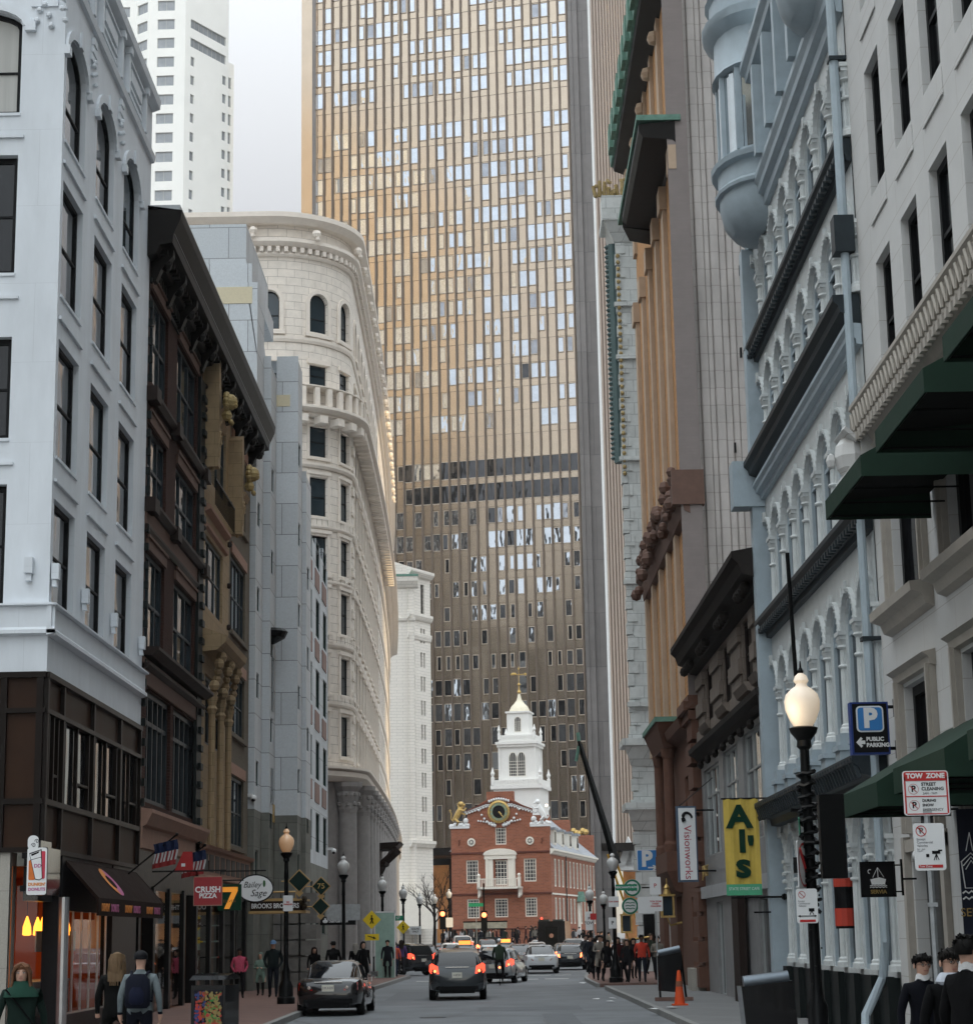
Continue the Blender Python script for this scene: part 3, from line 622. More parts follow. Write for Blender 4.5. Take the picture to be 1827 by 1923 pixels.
for T, o, i in wn: window(B, 0, 0, 0, o[1]-o[0], o[3]-o[2], mat('green_window_frame', (.05, .11, .10), .5), M['glass_dark'] if i < 9 else M['glass'], .05, 1 if i < 9 else 2, 1, rot=T @ Matrix.Translation((o[0], -.05, o[2])))
t = MB(); t.lathe(-8.75, 79.4, [(.05, 13.7), (.5, 13.95), (.62, 14.2), (.5, 14.32), (.02, 14.36)], 16); t.build('round_canopy', M['black_metal'], B)
t = MB()
for yy, zz, hh in ((79.5, 11.0, 2.2), (79.5, 7.3, 1.4)): t.box(-8.78, -8.75, yy-.35, yy+.35, zz, zz+hh)
t.build('tall_slit_window', M['glass_dark'], B)
t = MB(); t.box(-8.79, -8.74, 79.9, 80.4, 6.6, 7.3); t.build('gilt_plaque', M['gold'], B)

# ---------- rounded cream stone exchange building (wall path: arc then long slightly bending street front)
B = thing('rounded_stone_building', 'cream rusticated stone office building with rounded corner, balustraded balcony and arched top windows', 'building', (0, 0, 0))
PX, PY, RAD = -11.6, 106.6, 4.2      # centre of the rounded corner
def rpath(s):
    """s<0: front wall running left; 0..arc: quarter round; beyond: the street front that bends away"""
    arc = RAD*math.pi/2
    if s <= 0: return Vector((PX+s, PY-RAD, 0)), Vector((0, -1, 0))
    if s < arc:
        a = -math.pi/2+s/RAD; return Vector((PX+RAD*math.cos(a), PY+RAD*math.sin(a), 0)), Vector((math.cos(a), math.sin(a), 0))
    q = s-arc; th = .0003*q; X = PX+RAD-.00032*q*q-.0016*q; n = Vector((1, .0016+.00064*q, 0)).normalized()
    return Vector((X, PY+q, 0)), n
def rwarp(p):
    b, n = rpath(p[0]); return (b.x+n.x*p[1], b.y+n.y*p[1], p[2])
# in this builder the outward side of (s, y) is +y, s grows to the right as seen from the street
arc = RAD*math.pi/2; SE = arc+91
fl = [(9.9+0, 'g')]
rowz = [(11.5+3.28*k, 13.75+3.28*k) for k in range(7)]
rowz = [(11.4, 13.5), (14.65, 16.6), (17.9, 20.1), (21.0, 23.0), (24.1, 26.2), (27.35, 29.0)]
wcol = [-5.6, -3.6, -.6, 2.2, 4.4]
wcol = [-3.0, 0.0, 2.85, 5.05]; ww = 1.15
scol = [arc+2.2+k*2.9 for k in range(30)]
ops = []
for c in wcol+scol:
    for a, b in rowz: ops.append((c-ww/2, c+ww/2, a, b, 0))
    ops.append((c-ww/2, c+ww/2, 31.3, 32.45, 0)); ops.append((c-ww/2, c+ww/2, 34.3, 35.9, .58))
t = MB(); wall(t, -9, SE, 10.3, 40.7, ops, depth=.4, step=.45); t.build('stone_wall', M['limestone'], B, warp=rwarp)
t = MB(); w0 = MB()
def band(z0, z1, y, m=t, a=-9, b=SE, n=190, y0=.004):
    pr = [(y0, z0), (y*.55, z0), (y, z0+(z1-z0)*.5), (y, z1), (y0, z1)]
    m.rings([[(a+(b-a)*i/n, yy, zz) for yy, zz in pr] for i in range(n+1)])
for z0, z1, y in ((10.0, 10.5, .8), (10.5, 10.75, .95), (13.95, 14.2, .12), (17.1, 17.35, .12), (20.45, 20.65, .12), (23.4, 23.6, .12), (26.7, 26.95, .2), (29.45, 29.65, .45), (29.65, 29.95, .95), (31.0, 31.12, .72), (33.6, 33.9, .12), (38.4, 38.6, .2), (38.95, 39.35, .5), (40.2, 40.75, .75)): band(z0, z1, y)
t.build('cornice', M['limestone_trim'], B, warp=rwarp)
t = MB(); n = 150
for i in range(n):
    s = -6+i*(SE+6)/n; t.box(s, s+.24, .45, .72, 29.95, 31.0)
for i in range(60): s = -5.5+i*1.0; t.box(s, s+.42, .1, .8, 29.05, 29.45)
for i in range(90): s = -5.5+i*.42; t.box(s, s+.2, .1, .36, 38.62, 38.9)
for i in range(24): s = -4+i*3.2; t.ball((s, .6, 39.7), .25, 6, 4); t.ball((s, .72, 39.4), .14, 5, 3)
for i in range(100): s = arc+.5+i*.8; t.box(s, s+.3, .05, .9, 10.75, 11.0) if i < 0 else None
t.build('baluster', M['limestone_trim'], B, warp=rwarp)
t = MB()
for c in wcol+scol[:10]:
    for a, b in rowz: t.box(c-ww/2-.2, c+ww/2+.2, .003, .14, b+.16, b+.34); t.box(c-ww/2-.16, c-ww/2-.01, .003, .07, a-.1, b+.16); t.box(c+ww/2+.01, c+ww/2+.16, .003, .07, a-.1, b+.16); t.box(c-ww/2-.18, c+ww/2+.18, .003, .16, a-.2, a-.06); t.cut()
    t.box(c-ww/2-.16, c+ww/2+.16, .003, .12, 32.5, 32.75); arch_band(t, c-ww/2-.02, c+ww/2+.02, 35.9, .6, .22, .003, .1, 10, 34.2); t.box(c-ww/2-.3, c+ww/2+.3, .003, .2, 34.0, 34.2); t.cut()
t.build('window_surround', M['limestone_trim'], B, warp=rwarp)
t = MB()
random.seed(3)
for z in range(16):
    for (a, b) in ((arc-.6, arc+.3),):
        h = 11+z*1.14
        if h < 29: t.box(a+random.uniform(0, .2), b, .002, .10+random.uniform(0, .06), h, h+.5)
for zb in (14.2, 17.35, 20.65, 23.6): 
    for k in range(40):
        s = -5+k*.35; t.box(s, s+.3, .002, .05+random.uniform(0, .09), zb, zb+.38)
t.build('rough_block', M['limestone'], B, warp=rwarp)
for c in wcol+scol:
    b, nn = rpath(c); a = math.atan2(nn.y, nn.x)-math.pi/2; T = Matrix.Translation((b.x, b.y, 0)) @ Matrix.Rotation(a, 4, 'Z')
    zs_ = [(a_, b_, 0) for a_, b_ in rowz]+[(31.3, 32.45, 0), (34.3, 35.9, .58)]
    for a_, b_, r_ in zs_: window(B, 0, 0, 0, ww, b_-a_, M['black_frame'], M['glass_blue'], .06, 1, 2, r_, rot=T @ Matrix.Translation((-ww/2, -.2 if c < arc else -.07, a_)))
# ground storeys: giant columns
t = MB(); wall(t, -9, SE, 0, 10.3, [(-2.2, -.2, 1.2, 4.2), (-2.2, -.2, 5.2, 8.8)]+[(s, s+1.5, .8, 8.8) for s in [arc+2.2+k*3.2 for k in range(24)]], depth=.9, step=.5); t.build('base_wall', M['column_stone'], B, warp=rwarp)
t = MB()
for k, s in enumerate([2.2, 4.6, arc+.95]+[arc+1.2+3.2*(i+1) for i in range(22)]):
    b, nn = rpath(s); c = b+nn*.35
    t.lathe(c.x, c.y, [(.62, .0), (.62, .9), (.52, 1.05), (.5, 1.2), (.48, 8.4), (.42, 8.45)], 14); t.cut()
t.build('column', M['column_stone'], B, True)
t = MB(); random.seed(9)
for k, s in enumerate([2.2, 4.6, arc+.95]+[arc+1.2+3.2*(i+1) for i in range(22)]):
    b, nn = rpath(s); c = b+nn*.35
    t.lathe(c.x, c.y, [(.5, 8.4), (.55, 8.6), (.5, 8.9), (.62, 9.3), (.6, 9.5), (.78, 9.75), (.8, 9.98)], 10)
    for q in range(16): a = 2*math.pi*q/8; t.ball((c.x+.58*math.cos(a), c.y+.58*math.sin(a), 8.85+(q//8)*.5), .13, 5, 3)
    t.cut()
t.build('capital', M['column_stone'], B)
t = MB(); wall(t, -2.2, -.2, 1.2, 8.8, [], y=-.7); 
for s in [arc+2.2+k*3.2 for k in range(24)]: wall(t, s, s+1.5, .8, 8.8, [], y=-.7)
t.build('deep_window', M['glass_dark'], B, warp=rwarp)
t = MB()
for z in (7.2, 7.55): t.box(-1.7, -.7, -.68, -.64, z, z+.09)
t.build('lit_lamp_strip', mat('warm_light_strip', (1, .6, .3), .5, emit=(1, .5, .2, 5)), B, warp=rwarp)
# rough granite pier and dark canopy at its foot
t = MB(); t.m = 0
random.seed(4)
for k in range(6):
    for j in range(3): t.box(-9.15+j*.72+random.uniform(0, .05), -8.48+j*.72, 80.28-random.uniform(0, .12), 82.3, .14+k*.62, .70+k*.62)
t.build('rough_pier', M['rough_stone'], B)
t = MB(); t.hexa([(-7.5, 118, 7.1), (-5.8, 118, 7.1), (-5.8, 122, 7.1), (-7.5, 122, 7.1), (-7.5, 117.9, 7.4), (-5.4, 117.9, 7.5), (-5.4, 122, 7.5), (-7.5, 122, 7.4)])
for k in range(4): t.tube([(-7.4, 118+k, 5.2), (-6.9, 118+k, 5.5), (-6.5, 118+k, 6.3), (-5.6, 118+k, 7.1)], .16, 5); [t.ball((-7.2+.4*q, 118+k, 5.3+.5*q), .18, 6, 4) for q in range(4)]
t.build('bronze_canopy', M['brown_dark'], B)

# ---------- narrow pale stone building in front of the tower
NB_T = R_(180)
B = thing('narrow_white_building', 'narrow pale stone building with paired windows and green roof edge, left of the brown tower', 'building', (0, 0, 0))
YB = 272.0
c0 = at(735, 1100, YB); c1 = at(777, 1100, YB); zt = at(735, 1075, YB).z; zr_ = at(777, 1090, YB).z
g = MB(); g.T = Matrix.Translation((c1.x, YB, 0)) @ Matrix.Rotation(R_(180), 4, 'Z'); wall(g, 0, 9, 0, at(760, 1085, YB).z, []); 
ANG = 30.0   # heading of the receding side
T2 = Matrix.Translation((c1.x-.9, YB-.3, 0)) @ Matrix.Rotation(R_(90-ANG), 4, 'Z') # local x runs away along the side, outward = local -y
def side(x, y, z): return T2 @ Vector((x, y, z))
SL = 6.0; zs_w = [at(790, 1180+45*k, YB+4).z for k in range(9)]
g.T = T2 @ Matrix(((1, 0, 0, 0), (0, -1, 0, 0), (0, 0, 1, 0), (0, 0, 0, 1)))
wps = []
for z in zs_w:
    for x in (.6, 1.35, 3.3, 4.05): wps.append((x, x+.46, z-2.3, z-.2))
for x in (.75, 3.5): wps.append((x, x+.9, at(790, 1160, YB+4).z-.5, at(790, 1100, YB+4).z))
ZR = at(800, 1080, YB+5).z; wall(g, 0, SL, 0, ZR, wps, depth=.4)
g.T = Matrix.Identity(4)
g.build('stone_wall', M['white_stone'], B)
g = MB(); g.T = T2 @ Matrix(((1, 0, 0, 0), (0, -1, 0, 0), (0, 0, 1, 0), (0, 0, 0, 1)))
for z0, y in ((ZR-.2, .8), (at(800, 1180, YB+5).z+1.3, .5), (at(800, 1220, YB+5).z+1.6, .25), (at(800, 1585, YB+5).z, .6)): g.sweep([(0, z0-.7), (y*.5, z0-.6), (y, z0-.1), (y, z0+.3), (0, z0+.35)], -.2, SL)
g.T = Matrix.Translation((c1.x, YB, 0)) @ Matrix.Rotation(R_(180), 4, 'Z'); z0 = at(760, 1085, YB).z
g.sweep([(0, z0-1.6), (.3, z0-1.4), (.9, z0-.6), (1.0, z0), (0, z0+.1)], -.6, 9); g.sweep([(0, z0-6.2), (.2, z0-6.1), (.3, z0-5.7), (0, z0-5.6)], -.2, 9)
g.T = Matrix.Identity(4)
# gable roof edge seen above
p1 = at(735, 1048, YB+6); p2 = at(806, 1078, YB+6)
g.hexa([(p1.x-6, YB+5, p1.z-1.6), (p2.x, YB+5, p2.z-1.6), (p2.x, YB+9, p2.z-1.6), (p1.x-6, YB+9, p1.z-1.6), (p1.x-6, YB+5, p1.z+1.5), (p2.x, YB+5, p2.z), (p2.x, YB+9, p2.z), (p1.x-6, YB+9, p1.z+1.5)])
g.build('cornice', M['white_stone'], B)
g = MB(); g.T = Matrix.Translation((c1.x, YB, 0)) @ Matrix.Rotation(R_(180), 4, 'Z'); g.box(-.65, 9, 0, 1.05, z0+.05, z0+.35); g.T = Matrix.Identity(4); g.build('copper_roof_edge', M['verdigris'], B)
for a, b, c, d in wps: window(B, 0, 0, 0, b-a, d-c, M['verdigris'] if b-a > 1 else M['brown_dark'], M['glass_dark'], .06, 1, 1, rot=T2 @ Matrix.Translation((b, .3, c)) @ Matrix.Rotation(R_(180), 4, 'Z') @ Matrix.Translation((0, 0, 0)))
# ---------- white high-rise far behind on the left
B = thing('white_tower_block', 'tall white tower block with square windows far behind the left row', 'building', (0, 0, 0))
YT = 300.0; cc = at(346, 200, YT)
g = MB(); WH = mat('white_precast', (.84, .84, .81), .7, 0, .04, .3)
fl_z = [at(346, 33+36*k, YT).z for k in range(14)]; fl = (fl_z[0]-fl_z[-1])/13
TA = Matrix.Translation((cc.x, YT, 0)) @ Matrix.Rotation(R_(57), 4, 'Z') @ Matrix(((1, 0, 0, 0), (0, -1, 0, 0), (0, 0, 1, 0), (0, 0, 0, 1)))   # right face, receding 33 deg
TB = Matrix.Translation((cc.x, YT, 0)) @ Matrix.Rotation(R_(178), 4, 'Z')
opsA = []
for k in range(26):
    z = fl_z[0]-fl*(k+2)
    if z < 45: break
    opsA += [(1.4, 2.3, z-1.2, z+.4), (9.3, 10.2, z-1.6, z)]
for z in (fl_z[0]-0.2, fl_z[0]-fl-.2): opsA.append((1.3, 10.1, z-1.0, z+.6))
g.T = TA; wall(g, 0, 10.8, 40, fl_z[0]+8, opsA, depth=.3)
opsC = [(11.3, 12.7, fl_z[0]-fl*(k+1)-4.4, fl_z[0]-fl*(k+1)-2.4) for k in range(22)]
wall(g, 10.8, 13.4, 40, fl_z[0]-3, opsC, y=-1.0, depth=.3)
opsB = [(1.8, 4.6, fl_z[0]-fl*k-1.9, fl_z[0]-fl*k-.1) for k in range(-2, 22)]
g.T = TB; wall(g, 0, 6.0, 40, fl_z[0]+8, opsB, depth=.3)
TC = TB @ Matrix.Translation((6.0, 0, 0)) @ Matrix.Rotation(R_(-35), 4, 'Z'); opsD = [(.4, 2.8, fl_z[0]-fl*k-1.9, fl_z[0]-fl*k-.1) for k in range(-2, 22)]
g.T = TC; wall(g, 0, 3.2, 40, fl_z[0]+8, opsD, depth=.3)
TD = TB @ Matrix.Translation((6.0+3.2*math.cos(R_(35)), -3.2*math.sin(R_(35)), 0)); opsE = [(1.0+4*j, 3.4+4*j, fl_z[0]-fl*k-1.9, fl_z[0]-fl*k-.1) for k in range(-2, 22) for j in range(3)]
g.T = TD; wall(g, 0, 14, 40, fl_z[0]+8, opsE, depth=.3)
g.T = Matrix.Identity(4); g.build('precast_wall', WH, B)
nw = 0; allw = []
for T, oo in ((TA, opsA), (TB, opsB), (TC, opsD), (TD, opsE), (TA @ Matrix.Translation((0, -1, 0)), opsC)):
    allw += [(T, o) for o in oo if o[2] > fl_z[-1]-2]
allw.sort(key=lambda q: -(q[1][1]-q[1][0])*(1 if q[1][0] > 1 else 2))
fr_ = mat('pale_window_frame', (.45, .45, .44), .5); gh = glassy('hazy_glass', (.24, .26, .28), .15)
rest = MB()
for i, (T, o) in enumerate(allw):
    if i < 98:
        fl_ip = (T is TA or (T.determinant() < 0))
        Tm = T @ Matrix.Translation((o[0], -.2, o[2]))
        if T.determinant() < 0: Tm = T @ Matrix(((-1, 0, 0, o[1]), (0, 1, 0, -.2), (0, 0, 1, o[2]), (0, 0, 0, 1)))
        window(B, 0, 0, 0, round(o[1]-o[0], 1), round(o[3]-o[2], 1), fr_, gh, .07, 8 if o[1]-o[0] > 7 else 2, 1, rot=Tm)
    else:
        rest.T = T; rest.box(o[0], o[1], -.24, -.2, o[2], o[3])
rest.T = Matrix.Identity(4)
if rest.v: tag(rest.build('window_rest', gh, B), kind='stuff')
# ================================================================ RIGHT SIDE   (local x = Y - Y0, local y = outward to the street)
XR = 6.9
# ---------- limestone building nearest the camera
Y0 = -14.0
B = thing('limestone_building', 'smooth grey limestone building with tall dark windows, tan sills and green awnings', 'building', (XR, Y0, 0), R_(90))
lv = lambda Y: Y-Y0
up = [(11.2, 13.44), (14.68, 17.02), (18.2, 20.6), (21.8, 24.2)]
ucol = [31.8-2.15*k for k in range(16)]
ops = [(lv(y), lv(y+1.22), c, d) for y in ucol for c, d in up]
big = [31.7-4.15*k for k in range(10)]           # centre lines of big lower windows
ops += [(lv(y-1.05), lv(y+1.35), 7.35, 10.0) for y in big]+[(lv(y-1.0), lv(y+1.15), 3.6, 5.95) for y in big]+[(lv(y-1.0), lv(y+1.3), .2, 3.3) for y in big]
w = MB(); wall(w, 0, lv(34.5), 0, 27, ops, depth=.45); w.face((0, 0, 27), (lv(34.5), 0, 27), (lv(34.5), -14, 27), (0, -14, 27)); w.face((0, 0, 0), (0, 0, 27), (0, -14, 27), (0, -14, 0)); w.face((lv(34.5), 0, 0), (lv(34.5), -14, 0), (lv(34.5), -14, 27), (lv(34.5), 0, 27))
w.build('wall', M['lime_wall'], B)
tealc = mat('teal_curtain', (.10, .26, .23), .7, 0, .2, 5, streak=.05)
for y in ucol[:9]:
    for c, d in up:
        window(B, lv(y), -.13, c, 1.22, d-c, M['black_frame'], M['glass_dark'], .12, 1, 2, 0, .07, .1)
        q = MB(); q.box(lv(y)+.45, lv(y)+.72, -.185, -.18, c+1.2, d-.1); q.build('curtain', tealc, B)
t = MB()
for y in ucol[:9]:
    for c, d in up: t.box(lv(y)-.05, lv(y+1.22)+.05, .002, .014, c-.5, c-.08); t.box(lv(y)-.05, lv(y+1.22)+.05, .014, .035, c-.53, c-.49); t.cut()
t.build('window_apron', M['lime_wall'], B)
t = MB(); tt = MB()
x1 = lv(34.1)
t.sweep([(.002, 10.35), (.1, 10.4), (.2, 10.55), (.35, 10.6), (.36, 11.0), (.42, 11.05), (.42, 11.12), (.002, 11.16)], 0, x1)
for k in range(150):
    x = x1-.28*k-.24
    if x < 2: break
    t.box(x, x+.14, .3, .40, 10.42, 10.56); t.tube([(x, .38, 10.64), (x+.14, .40, 10.96), (x+.24, .38, 10.64)], .03, 4)
t.build('carved_cornice', M['lime_trim'], B)
for y in big[:7]:
    for (a, b, c, d) in ((y-1.05, y+1.35, 7.35, 10.0), (y-1.0, y+1.15, 3.6, 5.95)):
        window(B, lv(a), -.14, c, b-a, d-c, M['black_frame'], M['glass'], .16, 2, 1, 0, .14, .14)
        for q in (a-.28, b+.04): tt.box(lv(q), lv(q+.24), .002, .10, c-.05, d+.1); tt.box(lv(q)+.04, lv(q+.12), .10, .16, c-.05, d+.1)
        tt.sweep([(.002, d+.06), (.10, d+.08), (.12, d+.2), (.22, d+.26), (.002, d+.32)], lv(a)-.34, lv(b)+.34)
    tt.sweep([(.002, 6.9), (.14, 6.95), (.2, 7.1), (.36, 7.16), (.38, 7.3), (.002, 7.34)], lv(y-1.5), lv(y+1.85))
    tt.box(lv(y-1.35), lv(y-1.1), .002, .1, .0, 3.5); tt.box(lv(y+1.4), lv(y+1.6), .002, .12, .0, 3.5); tt.box(lv(y-1.35), lv(y+1.6), .002, .1, 3.25, 3.45)
    gq = MB(); gq.face((lv(y-1), -.2, .2), (lv(y-1), -.2, 3.3), (lv(y+1.3), -.2, 3.3), (lv(y+1.3), -.2, .2)); gq.build('entrance_glazing', M['glass_dark'], B)
tt.build('window_surround', M['lime_trim'], B)
# bearded head keystone at the cornice end
p = atx(1612, 800, XR)
t = MB(); X = lv(34.0)
t.prism([(X-.3, 9.55), (X+.35, 9.6), (X+.5, 10.1), (X+.45, 10.6), (X-.3, 10.6)], .0, .3)
t.ball((X+.1, .42, 10.2), .38, 8, 6, 1, .8, 1.1); t.ball((X+.1, .78, 10.15), .09, 5, 4, 1, 1, 1.6)
for k in range(12): t.tube([(X-.2+.06*k, .45, 10.0), (X-.15+.05*k, .6+.03*math.sin(k*2), 9.75), (X-.05+.03*k, .45, 9.45)], .05, 5)
for k in range(10): t.tube([(X-.25+.075*k, .35, 10.45), (X-.3+.09*k, .6, 10.65)], .06, 5)
t.build('bearded_head', M['lime_wall'], B)
# green awnings : (Ynear, Yfar, outX, zbottom, label)
def awning(yn, yf, ox, zb, h, rise, label):
    A = thing('window_awning', label, 'awning', (XR, yn, 0), R_(90), 'green canvas awnings on the limestone building')
    L = yf-yn; d = XR-ox; a = MB()
    zt = zb+h
    a.face((0, d, zb), (L, d, zb), (L, d, zt), (0, d, zt))
    a.face((0, d, zt), (L, d, zt), (L, .03, zt+rise), (0, .03, zt+rise))
    for x in (0, L): a.face((x, d, zb), (x, .03, zb), (x, .03, zt+rise), (x, d, zt))
    a.face((0, d-.03, zb), (0, d-.03, zt), (L, d-.03, zt), (L, d-.03, zb)); a.face((0, d-.05, zt-.02), (L, d-.05, zt-.02), (L, .03, zt+rise-.04), (0, .03, zt+rise-.04))
    a.build('canvas', M['awning_green'], A)
    a = MB(); a.face((.02, d-.07, zt-.02), (L-.02, d-.07, zt-.02), (L-.02, .04, zt+.1), (.02, .04, zt+.1)); a.build('shade_sheet', mat('black_shade', (.006, .008, .007), .9), A)  # black sheet added under the canvas to stand for its shade
    f = MB()
    for x in (.05, L*.33, L*.66, L-.05): f.tube([(x, d-.06, zb+.05), (x, .05, zb+.05)], .015, 4); f.tube([(x, d-.06, zt-.04), (x, .05, zt+rise-.06)], .012, 4)
    f.tube([(.02, d-.05, zb+.04), (L-.02, d-.05, zb+.04)], .018, 4); f.build('awning_frame', M['black_metal'], A)
# three wide upper awnings over the big windows
Yf1 = atx(1755, 977, XR-.05).y
for i, (dy, lab) in enumerate(((0, 'farthest wide green awning above the first floor, partly in front of the arcaded building'), (1, 'middle wide green awning above the first floor of the limestone building'), (2, 'nearest wide green awning, cut by the upper right of the photo'))):
    pf = at(1551, 977, Yf1); 
    yf = [29.9, 25.8, 21.7][i]; yn = [26.9, 22.75, 18.6][i]
    awning(yn, yf, 5.24, 8.22+.06*i, .30, .85, lab)
for i, (yn, yf, lab) in enumerate(((27.1, 29.9, 'farthest green awning over the ground floor, behind the tow zone sign'), (22.95, 25.95, 'second green awning over the ground floor, behind the tow zone sign'), (18.8, 21.8, 'nearest green awning over the ground floor at the right edge'))):
    awning(yn, yf, 5.24, 3.66+.08*i, .33, .95, lab)
# ---------- pale blue cast iron building 34.8 .. 48.2
Y0 = 34.6
B = thing('arcaded_building', 'pale blue and white cast iron building with rows of arched windows between fluted columns', 'building', (XR, Y0, 0), R_(90))
LB = 13.7; pitch = 1.72; cen = [.95+pitch*k for k in range(8)]; hw = .64
lvls = [(1.35, 3.45, .62), (5.3, 7.5, .80), (9.5, 11.1, .72), (13.55, 14.6, .80), (16.65, 17.7, .8)]
lvls = [(1.3, 3.55, .60), (5.35, 7.6, .66), (9.55, 11.2, .60), (13.45, 14.75, .62), (16.5, 17.85, .62)]
ops = [(c-hw, c+hw, a, b, r) for c in cen for a, b, r in lvls]
ops += [(c-hw, c+hw, 19.9, 21.6) for c in cen]
w = MB(); wall(w, 0, LB, 0, 22.6, ops, depth=.5); w.face((LB, 0, 0), (LB, -12, 0), (LB, -12, 22.6), (LB, 0, 22.6)); w.face((0, 0, 22.6), (LB, 0, 22.6), (LB, -12, 22.6), (0, -12, 22.6)); w.build('iron_wall', M['pale_white'], B)
for c in cen:
    for a, b, r in lvls: window(B, c-hw, -.05, a, 2*hw, b-a, M['pale_blue'], M['glass'], .09, 1, 2, r, .07, .1, split=b-a)
    window(B, c-hw, -.06, 19.9, 2*hw, 1.7, M['pale_blue'], M['glass'], .08, 1, 2)
t = MB(); f_ = MB(); ar = MB(); ks = MB()
for li, (a, b, r) in enumerate(lvls):
    pz = {0: 0, 1: .35, 2: .0, 3: .0, 4: 0}[li]
    for k in range(9):
        x = cen[0]-pitch/2+pitch*k
        if x < .05: x = .12
        if x > LB: x = LB-.12
        for xx, yy, rad in ((x, -.02, .125),):
            n = 18; z0 = a+pz
            if pz: f_.box(x-.26, x+.26, -.02, .24, a-.35, a+.02); f_.box(x-.31, x+.31, -.02, .29, a+.02, a+.12); f_.box(x-.24, x+.24, -.02, .22, a+.12, a+pz)
            t.lathe(xx, yy, [(.19, z0), (.19, z0+.1), (.16, z0+.13), (.16, z0+.17), (rad, z0+.2)], 12)
            # fluted shaft
            rings = []
            zz = [z0+.2, b-.62, b-.6, b-.24]
            for q, z in enumerate((z0+.2, b-.26)):
                rings.append([(xx+(rad-(.022 if j % 2 else 0)-.015*q)*math.cos(2*math.pi*j/24), yy+(rad-(.022 if j % 2 else 0)-.015*q)*math.sin(2*math.pi*j/24), z) for j in range(24)])
            t.rings(rings); t.lathe(xx, yy, [(rad+.02, b-.62), (rad+.035, b-.59), (rad+.02, b-.56)], 12)
            t.lathe(xx, yy, [(rad-.01, b-.26), (rad+.04, b-.22), (rad+.02, b-.18), (.19, b-.08)], 12)
            t.box(xx-.19, xx+.19, -.02, .12, b-.08, b+.0); t.box(xx-.22, xx+.22, -.02, .15, b, b+.08)
            if li == 0:
                for q in range(12): an = 2*math.pi*q/6; t.ball((xx+.17*math.cos(an), yy+.17*math.sin(an), b-.42+.17*(q//6)), .055, 5, 3)
            t.cut(); f_.cut()
    for c in cen:
        arch_band(ar, c-hw-.02, c+hw+.02, b+.08, r, .08, .003, .09, 12)
        for q in range(16):
            an = math.pi*(q+.5)/16; ar.box(c-(hw+.06)*math.cos(an)-.018, c-(hw+.06)*math.cos(an)+.018, .09, .11, b+.08+(r+.05)*math.sin(an)-.018, b+.08+(r+.05)*math.sin(an)+.018)
        ar.cut(); ks.cut()
        ks.prism([(c-.05, b+r+.04), (c+.05, b+r+.04), (c+.07, b+r+.28), (c-.07, b+r+.28)], .05, .12); pass
        x2 = c+pitch/2
        if li in (1, 2): ks.ball((x2, .01, b+.82), .07, 6, 5, .6, .5, 2.4)
t.build('column', M['pale_white'], B); f_.build('pedestal', M['pale_blue'], B); ar.build('arch_moulding', M['pale_white'], B); ks.build('keystone', M['pale_white'], B)
t = MB()
def corn(z0, z1, y, m=t, a=-.0, b=LB+.05): h = z1-z0; m.sweep([(.003, z0), (y*.35, z0+.02), (y*.4, z0+.3*h), (y*.75, z0+.42*h), (y*.8, z0+.62*h), (y, z0+.8*h), (y, z1), (.003, z1+.02)], a, b)
corn(4.45, 5.0, .62); corn(9.0, 9.48, .34); corn(16.0, 16.46, .3); corn(12.85, 13.4, .5)
t.build('dark_cornice', M['iron_dark'], B)
t = MB(); corn(12.45, 12.85, .3, t); corn(19.0, 19.7, .35, t); corn(21.9, 22.6, .55, t)
t.box(LB-.42, LB+.02, -.1, .32, 0, 12.4); t.box(LB-.45, LB+.02, -.1, .30, 13.4, 19); t.box(LB-.5, LB+.15, -.1, .78, 12.3, 13.45); 
for c in cen: t.box(c+hw+.08, c+pitch-hw-.08, .0, .5, 19.7, 21.9)
t.build('pale_pier', M['pale_blue'], B)
t = MB()
for k in range(46): x = k*.3; t.box(x, x+.12, .2, .32, 9.12, 9.24); t.box(x, x+.12, .16, .28, 16.1, 16.2); t.tube([(x, .5, 4.6), (x+.1, .6, 4.95)], .05, 4)
t.build('cresting', M['iron_dark'], B)
t = MB(); t.box(0, LB, .003, .10, 0, 1.2)
for k in range(9): x = cen[0]-pitch/2+pitch*k; t.box(max(0, x-.3), min(LB, x+.3), .1, .22, .12, 1.22); t.box(max(0, x-.36), min(LB, x+.36), .1, .27, 0, .14)
t.build('stone_plinth', M['green_black'], B)
